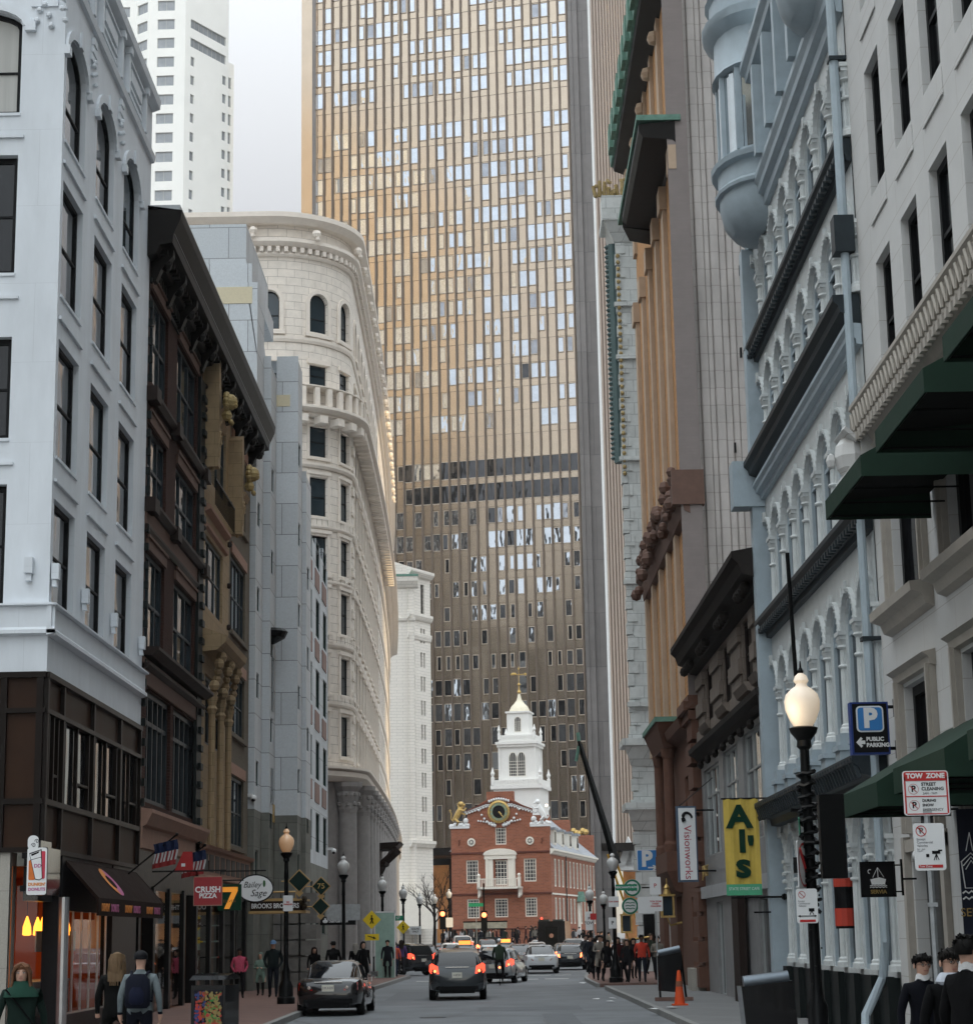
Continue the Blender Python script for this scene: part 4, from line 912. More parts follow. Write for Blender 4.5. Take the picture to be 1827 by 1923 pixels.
# oriel bays
def oriel(x, z0, lab):
    rs = []
    def ring(r, z, n=10): return [(x+r*1.15*math.cos(math.pi*j/n), max(0, r*.82*math.sin(math.pi*j/n))+.02, z) for j in range(n+1)]
    o = MB()
    o.rings([ring(.35, z0-1.0), ring(.85, z0-.9), ring(1.1, z0-.62), ring(1.22, z0-.15), ring(1.22, z0), ring(1.34, z0+.02), ring(1.36, z0+.1), ring(1.25, z0+.2), ring(1.25, z0+.62), ring(1.42, z0+.66), ring(1.45, z0+.78), ring(1.2, z0+.86), ring(1.2, z0+.95)], closed=False)
    o.rings([ring(1.2, z0+3.05), ring(1.3, z0+3.1), ring(1.22, z0+3.2), ring(1.2, z0+4.1), ring(1.5, z0+4.3), ring(1.55, z0+4.5), ring(1.3, z0+4.6), ring(1.3, z0+5.1), ring(1.42, z0+5.2), ring(1.2, z0+5.3)], closed=False)
    o.rings([ring(1.2, z0+7.4), ring(1.3, z0+7.6), ring(1.2, z0+8)], closed=False)
    for zz in (z0+.95, z0+5.3):
        for an in (8, 40, 72, 108, 140, 172):
            a = R_(an); o.box(x+1.3*math.cos(a)-.10, x+1.3*math.cos(a)+.10, .925*math.sin(a)-.08, .925*math.sin(a)+.08, zz, zz+2.15)
    ob_ = o.build('bay_shell', M['pale_blue'], B, True)
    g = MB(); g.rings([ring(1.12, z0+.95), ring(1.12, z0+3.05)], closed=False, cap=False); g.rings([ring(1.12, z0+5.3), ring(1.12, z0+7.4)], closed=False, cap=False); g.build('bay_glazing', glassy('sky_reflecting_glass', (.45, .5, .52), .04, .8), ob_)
    g = MB()
    for an in (60, 120, 165): a = R_(an); [g.ball((x+1.38*math.cos(a)+.12*math.cos(k), .8*math.sin(a), z0+3.65+.16*math.sin(k*1.9)), .12, 5, 4) for k in range(7)]
    g.build('garland', M['pale_white'], ob_)
oriel(11.4, 19.6, ''); oriel(1.5, 20.5, '')
# blue drain pipe
P_ = thing('drain_pipe', 'pale blue drain pipe running down between the arcaded and limestone buildings', 'pipe', (XR, 34.62, 0), R_(90))
t = MB(); t.tube([(0, .22, 25), (0, .22, 15.2), (0, .22, 14.9)], .09, 8); t.tube([(0, .22, 14.2), (0, .22, 1.8), (0.2, .25, 1.2), (.1, .6, .6), (0, .65, .15)], .08, 8)
t.tube([(.35, .15, 14.0), (.35, .15, 4.6)], .06, 6); t.build('pipe', M['pale_blue'], P_, True)
t = MB(); t.box(-.16, .22, .05, .42, 14.2, 14.9)
for z in (4, 7, 10.5, 18, 21): t.box(-.13, .13, .0, .33, z, z+.07)
t.build('pipe_clamp', M['iron_dark'], P_)
# ---------- low stone building with heavy cornice (Als) 48.4 .. 65.3
Y0 = 48.35
B = thing('cafe_building', 'low grey brown stone building with black cornice and rusticated window piers above a marble shopfront', 'building', (XR, Y0, 0), R_(90))
q = lambda Y: Y-Y0
LA = 17.0
bays = [(50.3, 51.9), (52.45, 54.8-.5), (55.9-.4, 57.1), (57.6, 59.8), (60.9, 62.0), (62.6, 64.6)]
bays = [(50.2, 52.1), (55.2, 57.1), (60.2, 62.1)]
ops = [(q(a), q(b), 8.45, 10.2) for a, b in ((49.0, 50.2), (51.4, 53.4), (56.2, 58.1), (61.0, 62.9))]
ops += [(q(50.0), q(54.4), 4.35, 7.25), (q(55.6), q(59.2), 4.35, 7.2), (q(60.3), q(64.6), 4.35, 7.1), (q(49.3), q(52.6), .3, 2.9), (q(56.4), q(58.6), .4, 2.9), (q(60.6), q(62.4), .1, 2.9)]
w = MB(); w.m = 0; wall(w, 0, LA, 7.4, 10.7, [o for o in ops if o[2] > 8], depth=.35); w.m = 1; wall(w, 0, LA, 0, 7.4, [o for o in ops if o[2] < 8], depth=.35); w.m = 0
w.face((0, 0, 7), (0, -12, 7), (0, -12, 10.7), (0, 0, 10.7)); w.face((0, 0, 11.3), (LA, 0, 11.3), (LA, -12, 11.3), (0, -12, 11.3)); w.build('wall', [M['als_stone'], M['als_low']], B)
for a, b in ((49.0, 50.2), (51.4, 53.4), (56.2, 58.1), (61.0, 62.9)):
    window(B, q(a), -.07, 8.45, b-a, 1.75, M['brown_dark'], M['glass_dark'], .08, 1, 2)
lf = mat('light_shop_frame', (.38, .40, .40), .4, .5)
for a, b, z1 in ((50.0, 54.4, 7.25), (55.6, 59.2, 7.2), (60.3, 64.6, 7.1)): window(B, q(a), -.08, 4.35, b-a, z1-4.35, lf, M['glass_blue'], .07, 3, 2, 0, .06, .1, split=1.9)
for a, b, z0, z1 in ((49.3, 52.6, .3, 2.9), (56.4, 58.6, .4, 2.9), (60.6, 62.4, .1, 2.9)): window(B, q(a), -.08, z0, b-a, z1-z0, lf, M['glass_dark'], .07, 2, 1)
t = MB()
t.sweep([(.0, 10.35), (.25, 10.4), (.3, 10.6), (.62, 10.7), (.7, 10.95), (.85, 11.1), (.85, 11.25), (0, 11.4)], -.15, LA+.2)
t.sweep([(.0, 7.42), (.1, 7.45), (.2, 7.6), (.38, 7.7), (.4, 7.85), (0, 7.95)], -.1, LA+.1)
for a in (49.3, 53.9, 58.9, 63.8):
    for k in range(4): t.ball((q(a)+.1*k-.1, .42+.05*k, 10.5-.07*k), .16, 6, 4)
for k in range(7): t.ball((q(51.5+2.1*k), .14, 7.28), .14, 6, 4, 1.4, .8, 1)
t.build('cornice', M['als_dark'], B)
t = MB()
random.seed(8)
for a, b in ((50.3, 51.25), (53.6, 56.0), (58.3, 60.8), (63.1, 65.2)):
    for k in range(5): e = .12 if k % 2 else 0; t.box(q(a)+e, q(b)-e, .002, .12 if k % 2 == 0 else .05, 8.0+.44*k, 8.0+.44*k+.41)
    t.box(q(a)-.05, q(b)+.05, .002, .2, 7.95, 8.02); t.cut()
for a, b in ((49.0, 50.2), (51.4, 53.4), (56.2, 58.1), (61.0, 62.9)): t.sweep([(0, 8.1), (.2, 8.15), (.3, 8.35), (0, 8.42)], q(a)-.2, q(b)+.2)
t.build('rusticated_pier', M['als_stone'], B)
t = MB(); t.box(q(48.6), q(65.5), .0, .16, 3.05, 3.42); t.build('shop_canopy', mat('pale_fascia', (.42, .43, .44), .5, .2), B)
t = MB()
for s, sx in (('YONE', 1),): pass
text('lettering', 'JONE T', .5, M['gold'], B, (q(64.2), .12, 3.9), FR, .02)
t = MB(); t.box(q(54.6), q(56), .1, .3, 0, 3.0); t.build('side_panel', M['brown_dark'], B)
# ---------- ribbed tall block behind it
B = thing('ribbed_tower', 'tall grey brown block with vertical ribs and stained joints behind the low stone building', 'building', (7.0, 66.3, 0), 0)
g = MB(); H = 75
xs = [0, .12, .34, .52, .82, 1.02, 1.34, 1.6, 1.82, 2.12, 2.4, 2.6, 2.9, 3.3, 3.8, 4.4, 5.2]
for i in range(len(xs)-1):
    d = (0.0, .07, .02, .09, .04, .10, .0, .08)[i % 8]
    a, b = xs[i], xs[i+1]; m = (a+b)/2
    g.rings([[(a, -.0, z), (a, -d, z), (a+.03, -d-.05, z), (b-.03, -d-.05, z), (b, -d, z), (b, 0, z)] for z in (0, H)])
g.box(.1, 26, .02, 20, 0, H)
g.build('ribbed_wall', M['ribbed'], B)
g = MB()
for z in (22.5, 29.3): 
    pass
for k, (x, z) in enumerate(((.1, 33.9), (.3, 33.7), (1.55, 18.1), (2.05, 20.2), (2.0, 24.5), (1.9, 21.5), (2.2, 22.4))): g.box(x, x+.07, -.32, -.2, z, z+.35)
g.build('wall_slot', M['black_metal'], B)
# ---------- orange brick building 65.6 .. 84
Y0 = 65.6
B = thing('orange_brick_building', 'orange brick office building with pale pilasters, black hood cornice and brown sandstone base', 'building', (XR, Y0, 0), R_(90))
q = lambda Y: Y-Y0; LO = 18.6
ops = []
wy = [68.6, 71.3, 75.0, 79.0, 82.0]
fz = [(9.9+1.7*k, 9.9+1.7*k+.95) for k in range(12)]
for y in (70.9, 74.5, 78.2, 81.6):
    for k in range(14):
        z = 10.5+1.72*k
        if 15.6 < z < 17.6 or z > 29: continue
        ops.append((q(y), q(y)+.8, z, z+1.0))
w = MB(); wall(w, 0, LO, 9.2, 38, ops, depth=.3); w.build('brick_wall', M['orange_brick'], B)
for o in ops: window(B, o[0], -.04, o[2], .8, 1.0, M['brown_dark'], M['glass_dark'], .07, 1, 1)
t = MB()
for y0_, y1_ in ((65.6, 66.3), (69.6, 70.4), (72.9, 73.6), (76.3, 77.0), (79.9, 80.6), (83.4, 84.2)): t.box(q(y0_), q(y1_), .003, .16, 9.2, 29.2); t.box(q(y0_)-.1, q(y1_)+.1, .0, .28, 28.3, 29.2); t.box(q(y0_), q(y1_), .003, .14, 31.5, 36.5); t.ball((q((y0_+y1_)/2), .2, 35.4), .3, 6, 4); t.cut()
t.build('pilaster', mat('pale_orange_stone', (.44, .33, .24), .8, 0, .1, 2), B)
# camera side wall strip
g = MB(); T = Matrix.Translation((0, 0, 0)) @ Matrix.Rotation(R_(90), 4, 'Z')
g.box(-.08, -.01, -.42, .30, 9.5, 38); g.build('side_wall', M['grey_plain'], B)
# mid cornice with carving, hood cornice, green roof
t = MB(); t.sweep([(.0, 15.9), (.2, 16.0), (.3, 16.6), (.5, 16.8), (.5, 17.1), (0, 17.4)], -.1, LO); t.box(-.15, .3, -.5, .6, 16.2, 17.4)
random.seed(2)
for k in range(36): t.ball((.3+k*.5, .42+random.uniform(0, .15), 16.1+random.uniform(0, 1.4)), random.uniform(.18, .3), 6, 4)
t.build('carved_band', M['brown_stone'], B)
t = MB(); pr = [(.0, 29.2), (.1, 29.3), (.75, 29.35), (1.2, 29.5), (1.28, 29.95), (0, 30.1)]
t.sweep([(.0, 29.3), (.1, 29.4), (1.15, 29.5), (1.28, 29.75), (1.28, 29.98), (0, 30.1)], -.1, 9.0)
t.hexa([(9, 0, 29.3), (9, 1.28, 29.5), (10.6, .9, 29.5), (10.6, 0, 29.3), (9, 0, 30.1), (9, 1.28, 30.1), (10.6, .9, 30.0), (10.6, 0, 30.0)])
t.build('hood_cornice', M['cornice_black'], B)
t = MB(); t.box(-.2, 10.4, -.2, 1.36, 30.1, 30.3); t.build('copper_edge', M['verdigris'], B)
# far higher part of roof cornice in copper
t = MB(); t.sweep([(.0, 36.0), (.75, 36.3), (.8, 36.5), (0, 36.6)], -.2, LO+1.5); t.build('black_soffit', M['cornice_black'], B)
t = MB()
t.sweep([(.6, 36.5), (.9, 36.55), (.95, 37.2), (.6, 37.25)], -.3, LO+1.6)
for k in range(11): t.box(-.1+1.8*k, .9+1.8*k, .75, 1.08, 36.6, 37.7)
t.build('copper_cresting', M['verdigris'], B)
# sandstone base: rusticated pier, porch with columns
t = MB(); random.seed(6)
wall(t, 0, LO, 0, 9.3, [(q(68.5), q(70.2), .2, 3.2), (q(69.5), q(71.0), 4.6, 7.4), (q(74), q(76), .2, 3.3), (q(79), q(82), .2, 3.3)], depth=.8)
t.box(-.12, 0, -6, .1, 0, 9.3)
for k in range(11):
    e = random.uniform(.12, .24); z = .2+.8*k
    t.hexa([(-.14, -.4, z+.02), (1.5, -.4, z+.02), (1.5, .1+e, z+.06), (-.2, .1+e, z+.06), (-.14, -.4, z+.76), (1.5, -.4, z+.76), (1.5, .1+e, z+.70), (-.2, .1+e, z+.70)])
for z, y, h in ((8.9, .35, .35), (9.2, .5, .3), (9.5, .35, .2)): t.box(-.25, 2.2, -.4, y, z, z+h)
t.sweep([(0, 8.7), (.4, 8.9), (.5, 9.2), (0, 9.4)], 2.2, 9)
t.build('sandstone_base', M['red_stone'], B)
t = MB()
for y in (73.8, 77.6): t.lathe(q(y), .32, [(.26, 4.9), (.26, 5.2), (.21, 5.3), (.19, 8.3), (.24, 8.4), (.28, 8.7)], 14)
t.box(q(73.2), q(78.3), 0, .55, 4.2, 4.9); t.hexa([(q(73.4), 0, 3.4), (q(78), 0, 3.4), (q(78), .25, 3.5), (q(73.4), .25, 3.5), (q(73.2), 0, 4.2), (q(78.3), 0, 4.2), (q(78.3), .55, 4.2), (q(73.2), .55, 4.2)])
t.hexa([(q(73.4), 0, 8.7), (q(78.2), 0, 8.7), (q(78.2), .5, 8.7), (q(73.4), .5, 8.7), (q(72.8), 0, 9.6), (q(78.9), 0, 9.6), (q(78.9), .8, 9.6), (q(72.8), .8, 9.6)])
t.build('porch', M['red_stone'], B)
t = MB(); t.box(q(72.7), q(79), 0, .85, 9.6, 9.78); t.build('porch_copper', M['verdigris'], B)
t = MB(); t.box(q(66.2), q(67.5), .02, .5, 0, .85); t.build('granite_block', M['granite_beige'], B)
g = MB()
for a, b, z0, z1 in ((68.5, 70.2, .2, 3.2), (69.5, 71, 4.6, 7.4), (74, 76, .2, 3.3), (79, 82, .2, 3.3)): g.box(q(a), q(b), -.8, -.75, z0, z1)
g.build('dark_opening', M['glass_dark'], B)
# ---------- white glazed building at 100 m
B = thing('white_glazed_building', 'white glazed block building with gilded roof cresting and green scalloped cornice', 'building', (0, 0, 0))
g = MB(); g.T = Matrix.Translation((14, 100, 0)) @ Matrix.Rotation(R_(180), 4, 'Z'); wall(g, 0, 6.85, 0, 39.5, []); g.T = Matrix.Translation((7.15, 100, 0)) @ Matrix.Rotation(R_(76), 4, 'Z'); wall(g, 0, 16, 0, 39.5, [], y=-.0)
g.T = Matrix.Identity(4)
for k in range(58): g.box(7.05, 7.35, 99.9, 100.6, .4+.66*k, .4+.66*k+.6) if k % 2 else g.box(7.1, 7.6, 99.93, 100.4, .4+.66*k, .4+.66*k+.6)
for z in (8.3, 11.6, 13.2, 19.5, 26.0, 31.5, 34.4): g.box(6.95, 14, 99.75, 99.99, z, z+.22)
g.build('block_wall', M['white_glazed'], B)
t = MB()
for z, dx in ((11.2, .4), (8.0, .35), (39.0, .6)):
    t.hexa([(7.15-.1, 99.9, z-1.0), (8.6, 99.9, z-1.0), (8.6, 103, z-1.0), (7.5, 103, z-1.0), (7.1-dx, 99.3, z), (8.6, 99.3, z), (8.6, 103, z), (7.4-dx, 103, z)]); t.box(7.0-dx, 8.6, 99.2, 102, z, z+.35)
t.build('corner_cornice', M['white_glazed'], B)
t = MB(); t.sweep([(0, 0)], 0, 0) if False else None
for k in range(44): t.ball((6.75, 100.5, 37.9-.27*k), .21, 8, 4, 1, 1, .62)
t.tube([(6.95, 100.4, 38), (6.95, 100.4, 26.0)], .24, 8)
t.build('scalloped_pipe', mat('grey_green_copper', (.10, .15, .15), .6, .2), B)
t = MB(); t.box(7.0-.6, 8.2, 99.3, 100.5, 39.35, 40.4); t.build('white_attic', M['white_glazed'], B)
t = MB()
for k in range(34): t.ball((7.2, 99.85, 37.2-.36*k), .12, 5, 4)
for k in range(9): t.tube([(6.1+.24*k, 99.5, 40.4), (6.0+.26*k+.1*math.sin(k), 99.5, 41.0+.3*math.sin(k*1.3))], .1, 4)
for k in range(40): t.ball((6.1+random.uniform(0, 2.1), 99.5+random.uniform(-.1, .3), 40.4+random.uniform(0, 1.0)), .11, 5, 3)
t.build('gilded_cresting', M['antique'], B)
g = MB(); g.box(7.4, 7.95, 99.9, 99.98, 1.0, 2.9); g.build('dark_notice', M['black_metal'], B)
# ---------- far pink stone tower behind
B = thing('pink_stone_tower', 'very tall pale pink stone tower with bluish windows, behind the copper crested roof', 'building', (0, 0, 0))
YP = 360.0; a = at(1152, 150, YP); b = at(1185, 150, YP)
g = MB(); g.T = Matrix.Translation((b.x+26, YP, 0)) @ Matrix.Rotation(R_(180), 4, 'Z'); fz = 4.4
wo = [(25-6.2*k-4.6, 25-6.2*k-1.4, 60+fz*j*1.9, 60+fz*j*1.9+5.4) for k in range(4) for j in range(16)]
wall(g, 0, 26.0, 0, 190, wo, depth=.3); g.T = Matrix.Identity(4); g.box(a.x, b.x, YP-.5, YP+10, 0, 190); g.box(a.x+1.1, a.x+2.6, YP-1.0, YP, 0, 190)
pk_ = mat('pink_cladding', (.50, .44, .42), .7, 0, .05, .2, 0, (3.5, 4.4, .07, (.35, .27, .24), .96)); g.build('wall', pk_, B)
for o in wo: window(B, 0, 0, 0, 3.2, 5.4, pk_, gh, .1, 1, 1, rot=Matrix.Translation((b.x+26, YP, 0)) @ Matrix.Rotation(R_(180), 4, 'Z') @ Matrix.Translation((o[0], -.2, o[2])))
# ================================================================ THE BROWN OFFICE TOWER
TW = R_(13.5)
Bt = thing('office_tower', 'very tall brown metal and glass office tower closing the street behind the brick hall', 'skyscraper', (0, 310, 0), R_(180)-TW)
# local x to the left of the picture, local y towards the camera
SX0, SX1 = -15.6, 28.6; ZT = 178.0; FLR = 3.92; PIT = 1.52
zb = at(900, 1590, 309).z
random.seed(21)
ncol = int((SX1-SX0)/PIT); nrow = int((ZT-zb)/FLR)
cl_ = MB(); mu = MB(); gl = [MB(), MB(), MB()]; frm = MB(); cells = []
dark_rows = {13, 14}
def brace(c, r):
    for q in (0, 1):
        p = (r*1.0+q*9) % 18
        if abs((c % 29)-14-(p-9)*1.45) < .6 or abs((c % 29)-14+(p-9)*1.45) < .6: return True
    return False
wlist = []
for r in range(nrow):
    z0 = zb+3.2+r*FLR
    if r in (15, 30): continue
    for c in range(ncol):
        x0 = SX0+.3+c*PIT; typ = random.random()
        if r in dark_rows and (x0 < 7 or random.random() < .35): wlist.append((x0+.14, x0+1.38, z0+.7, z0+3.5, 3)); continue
        if brace(c, r): continue
        if typ < .52: wlist.append((x0+.22+.3*random.choice((0, 0, 1)), x0+1.0+.28*random.choice((0, 1)), z0+.95, z0+3.3, 0))
        elif typ < .86: wlist.append((x0+.17, x0+1.34, z0+.8, z0+3.45, 1))
wlist = [(a, max(b, a+.7), c, d, t) for a, b, c, d, t in wlist]
cl_.box(SX0, SX1, -40, 0, zb, ZT)
for c in range(ncol+1):
    x = SX0+.3+c*PIT-.0; mu.box(x-.10, x+.10, .0, .62, zb, ZT)
for r in range(nrow): 
    z0 = zb+3.2+r*FLR
    cl_.box(SX0+.3, SX1, .002, .10, z0-.35, z0+.55)
cl_.build('cladding', M['tower_clad'], Bt); 
mu.build('mullion', M['tower_mull'], Bt)
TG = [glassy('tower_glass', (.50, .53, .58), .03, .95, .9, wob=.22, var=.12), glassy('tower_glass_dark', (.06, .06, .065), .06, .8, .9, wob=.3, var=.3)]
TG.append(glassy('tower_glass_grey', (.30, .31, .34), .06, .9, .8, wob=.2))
# nearest hundred windows as parts, the rest as one
wlist.sort(key=lambda o: o[2])
vis = wlist[:]
rest = [MB(), MB(), MB()]; restf = MB(); cnt = 0
def infront(o):   # the lowest floors show largest and are seen clear of the brick hall
    return o[2] > zb+6
for o in vis:
    a, b, c, dd, t = o; g = t
    if t == 0: g = 0 if random.random() < min(.88, max(.25, .25+.63*(c-35)/75)) else (2 if random.random() < (c-45)/60 else 1)  # lighter glass higher up paints in the brighter reflections of the upper floors
    if t == 1: g = 0
    if t == 3: g = 1
    if cnt < 98 and infront(o) and c > zb+24:
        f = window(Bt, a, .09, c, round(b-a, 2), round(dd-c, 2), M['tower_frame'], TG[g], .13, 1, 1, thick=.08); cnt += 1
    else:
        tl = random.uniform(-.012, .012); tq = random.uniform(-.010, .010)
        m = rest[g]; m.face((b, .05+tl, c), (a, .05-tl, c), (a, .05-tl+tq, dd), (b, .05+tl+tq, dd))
        for (p0, p1, q0, q1) in ((a-.1, a, c-.1, dd+.1), (b, b+.1, c-.1, dd+.1), (a, b, c-.14, c), (a, b, dd, dd+.1)): restf.box(p0, p1, .01, .13, q0, q1)
allr = MB(); mats = TG+[M['tower_frame']]
for i, m in enumerate(rest+[restf]):
    n0 = len(allr.v); allr.v += m.v; allr.f += [tuple(k+n0 for k in f) for f in m.f]; allr.mi += [i]*len(m.f)
tag(allr.build('upper_windows', mats, Bt), kind='stuff')
# corner piers
t = MB(); t.box(SX0-1.5, SX0, -.5, .45, 0, ZT); t.box(SX0-3.3, SX0-1.5, -1.2, -.2, 0, ZT)
t.box(SX1-.02, SX1+.6, .5, .7, 0, ZT); t.box(SX0-.6, SX0, .45, .65, 0, ZT)
t.build('stone_pier', M['tower_pier'], Bt); t = MB(); t.box(SX1, SX1+2.6, -6, .5, 0, ZT); t.build('metal_corner', M['tower_clad'], Bt)
t = MB(); t.box(SX0-3.55, SX0-3.3, -1.0, .1, 6, ZT); t.build('white_edge', M['sign_white'], Bt)
# receding right side with close vertical fins
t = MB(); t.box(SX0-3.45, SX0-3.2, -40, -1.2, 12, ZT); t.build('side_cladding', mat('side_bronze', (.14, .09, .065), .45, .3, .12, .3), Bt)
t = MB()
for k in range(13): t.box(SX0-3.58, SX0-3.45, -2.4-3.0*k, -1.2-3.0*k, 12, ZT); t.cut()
t.build('side_fin', mat('side_fin_light', (.42, .35, .30), .5, .2, .1, .3), Bt)
t = MB()
for k in range(14): t.prism([(SX0-3.6-1.1*k, 12), (SX0-5.8-1.1*k, 12), (SX0-5.8-1.1*k, 15.2), (SX0-5.25-1.1*k, 16.4)], -3, -2)
t.box(SX0-30, SX0-3.45, -12, -2.2, 11.3, 12.4)
t.build('serrated_canopy', M['sign_white'], Bt)
# recessed lobby
t = MB(); t.box(SX0, SX1+30, -14, -13, 0, zb); t.box(SX0-30, SX1, -14, .1, zb-1.2, zb); t.build('lobby_wall', M['bronze_dark'], Bt)
t = MB()
for k in range(9): t.box(SX0+6+5*k, SX0+9.6+5*k, -12.95, -12.8, .6, zb-2.2)
for k in range(5): t.box(SX0-26+5*k, SX0-22.5+5*k, -12.95, -12.8, 1, zb-3)
t.build('lit_lobby_glazing', mat('lit_lobby', (.5, .25, .1), .5, emit=(1, .38, .10, .10), var=.5, scale=.4), Bt)
# ================================================================ OLD BRICK HALL
OA = R_(11.7)
GZ = .9
O = thing('brick_hall', 'old red brick hall with stepped gable, clock, balcony and white bell tower', 'town hall', (6.45, 223.8, GZ), R_(180)-OA)
# local x to the left (0..11.4), y to the camera, z above its own ground
W_, D_ = 11.35, 32.0
def H(z): return z-GZ
g = MB(); BW = M['osh_brick']
fo = [(1.65, 3.05, H(7.75), H(10.3)), (8.25, 9.65, H(7.7), H(10.25)), (1.65, 3.0, H(3.9), H(6.0)), (8.2, 9.6, H(3.85), H(5.95)), (4.95, 6.45, H(3.9), H(5.95)), (4.95, 6.3, H(7.45), H(10.2)), (5.0, 6.25, H(11.9), H(14.05)), (8.2, 9.6, .1, H(2.35))]
wall(g, 0, W_, 0, H(13.8), fo, depth=.22)
g.prism([(2.0, H(13.8)), (9.45, H(13.8)), (9.45, H(15.65)), (5.75+1.4, H(16.95)), (5.75+1.4, H(17.6)), (5.75-1.4, H(17.6)), (5.75-1.4, H(16.95)), (2.0, H(15.65))], -.45, 0)
g.box(0, W_, -.45, -.4, 0, H(13.8)) if False else None
side = Matrix(((0, -1, 0, 0), (1, 0, 0, 0), (0, 0, 1, 0), (0, 0, 0, 1)))   # right side of the picture: outward = -x ; its x' runs along +y(-> camera)
ST = Matrix.Translation((0, -D_, 0)) @ Matrix(((0, -1, 0, 0), (1, 0, 0, 0), (0, 0, 1, 0), (0, 0, 0, 1)))
g.T = ST
so_ = []
for k in range(12):
    x = D_-2.3-2.55*k
    so_.append((x-1.25, x, H(7.2), H(10.3)))
    if k != 6: so_.append((x-1.25, x, H(3.1), H(6.0)))
so_.append((D_-2.3-2.55*6-1.8, D_-2.3-2.55*6+.2, 0, H(5.6)))
wall(g, 0, D_, 0, H(11.1), so_, depth=.22); g.T = Matrix.Identity(4)
g.face((W_, 0, 0), (W_, -D_, 0), (W_, -D_, H(13.8)), (W_, 0, H(13.8)))
g.box(0, W_, -D_, -D_+.45, 0, H(14.2)); g.box(3.0, 8.4, -D_, -D_+.45, H(14), H(16.2)); g.box(.5, 2.6, -3.2, -2.2, H(13), H(15.2)); g.box(4.3, 7.4, -1.8, -1.0, H(16.0), H(17.9))
g.build('brick_wall', BW, O)
t = MB(); dk_ = mat('dark_brick_band', (.15, .05, .035), .8, 0, .1, 4)
for z in (6.35, 10.9): t.sweep([(0, H(z)), (.10, H(z)+.03), (.12, H(z)+.2), (0, H(z)+.24)], -.1, W_+.1)
t.sweep([(0, H(2.55)), (.08, H(2.55)+.03), (.08, H(2.7)), (0, H(2.7))], -.05, W_+.05)
t.prism([(1.9, H(15.6)), (5.75-.0, H(17.05)), (9.55, H(15.6)), (9.55, H(15.8)), (5.75, H(17.3)), (1.9, H(15.8))], 0, .14)
for q in (.9, 4.1, 7.5, 10.4): 
    z = 12.25 if q in (.9, 10.4) else 14.7
    t.tube([(q-.12, .06, H(z)+.3), (q+.1, .06, H(z)+.2), (q-.1, .06, H(z)-.05), (q+.1, .06, H(z)-.2), (q+.02, .06, H(z)-.38)], .045, 4)
t.build('brick_band', dk_, O)
gw = M['cream']; gd = glassy('old_pane_glass', (.05, .05, .055), .15)
for i, (a, b, c, d_) in enumerate(fo):
    if i == 5: continue
    window(O, a, -.10, c, b-a, d_-c, gw, gd, .13, 4, 6 if d_-c > 2 else 4, 0, .045, .08)
for a, b, c, d_ in so_[:-1]:
    window(O, 0, 0, 0, b-a, d_-c, gw, gd, .16, 3, 5, 0, .05, .10, rot=ST @ Matrix.Translation((a, -.03, c)))
t = MB(); t.T = ST; a, b, c, d_ = so_[-1]; t.box(a, b, -.1, .1, 0, d_); t.box(a+.3, b-.3, .1, .14, .1, d_-1.1); t.T = Matrix.Identity(4); t.build('side_door', gw, O)
t = MB(); t.T = ST; t.prism([(a-.3, d_+.1), (b+.3, d_+.1), ((a+b)/2, d_+1.3)], .02, .7); t.T = Matrix.Identity(4); t.build('door_pediment', M['verdigris'], O)
t = MB(); t.T = ST; t.box(0, D_, .0, .07, H(6.3), H(6.48)); t.sweep([(0, H(10.7)), (.2, H(10.8)), (.3, H(11.0)), (.5, H(11.1)), (.5, H(11.3)), (0, H(11.35))], 0, D_+.2); t.T = Matrix.Identity(4); t.build('eave', gw, O)
t = MB(); t.T = ST; t.tube([(D_-9.5, .12, H(11.0)), (D_-9.5, .12, .1)], .07, 5); t.T = Matrix.Identity(4); t.build('downpipe', M['iron_dark'], O)
# roof
t = MB(); t.rings([[(-.45, -.5, H(11.3)), (W_/2, -.5, H(16.4)), (W_+.4, -.5, H(11.3))], [(-.45, -D_+.4, H(11.3)), (W_/2, -D_+.4, H(16.4)), (W_+.4, -D_+.4, H(11.3))]]); t.build('slate_roof', M['slate'], O)
for k in range(4):
    y = -4.5-5.2*k; dm = MB(); dm.box(.2, 2.4, y-.85, y+.85, H(11.9), H(13.6)); dr = dm.build('dormer', gw, O)
    f = MB(); f.box(.0, 2.8, y-1.0, y+1.0, H(13.6), H(13.85)); f.prism([], 0, 0) if False else None; f.build('dormer_roof', M['slate'], dr)
    f = MB(); f.box(.15, .2, y-.5, y+.5, H(12.15), H(13.35)); f.build('dormer_pane', M['glass_dark'], dr)
# doorcase and balcony
t = MB(); t.box(4.0, 4.85, .0, .22, H(7.3), H(10.3)); t.box(6.55, 7.4, .0, .22, H(7.3), H(10.3))
t.box(3.9, 7.5, .0, .32, H(10.3), H(10.75)); t.prism([(3.8, H(10.75)), (7.6, H(10.75))]+[(5.7+1.9*math.cos(math.pi*i/10), H(10.75)+.1+.62*math.sin(math.pi*i/10)) for i in range(11)], 0, .4)
t.box(4.1, 4.3, .22, .32, H(7.4), H(10.3)); t.box(7.1, 7.3, .22, .32, H(7.4), H(10.3)); t.build('doorcase', gw, O)
window(O, 4.95, -.02, H(7.45), 1.5, 2.7, gw, gd, .1, 4, 6, 0, .05, .08, name='balcony_door')
t = MB(); t.box(3.2, 8.2, .0, 1.25, H(7.0), H(7.22)); t.box(3.3, 8.1, 1.1, 1.2, H(8.05), H(8.15))
for k in range(22): t.box(3.5+.205*k, 3.58+.205*k, 1.1, 1.18, H(7.22), H(8.05))
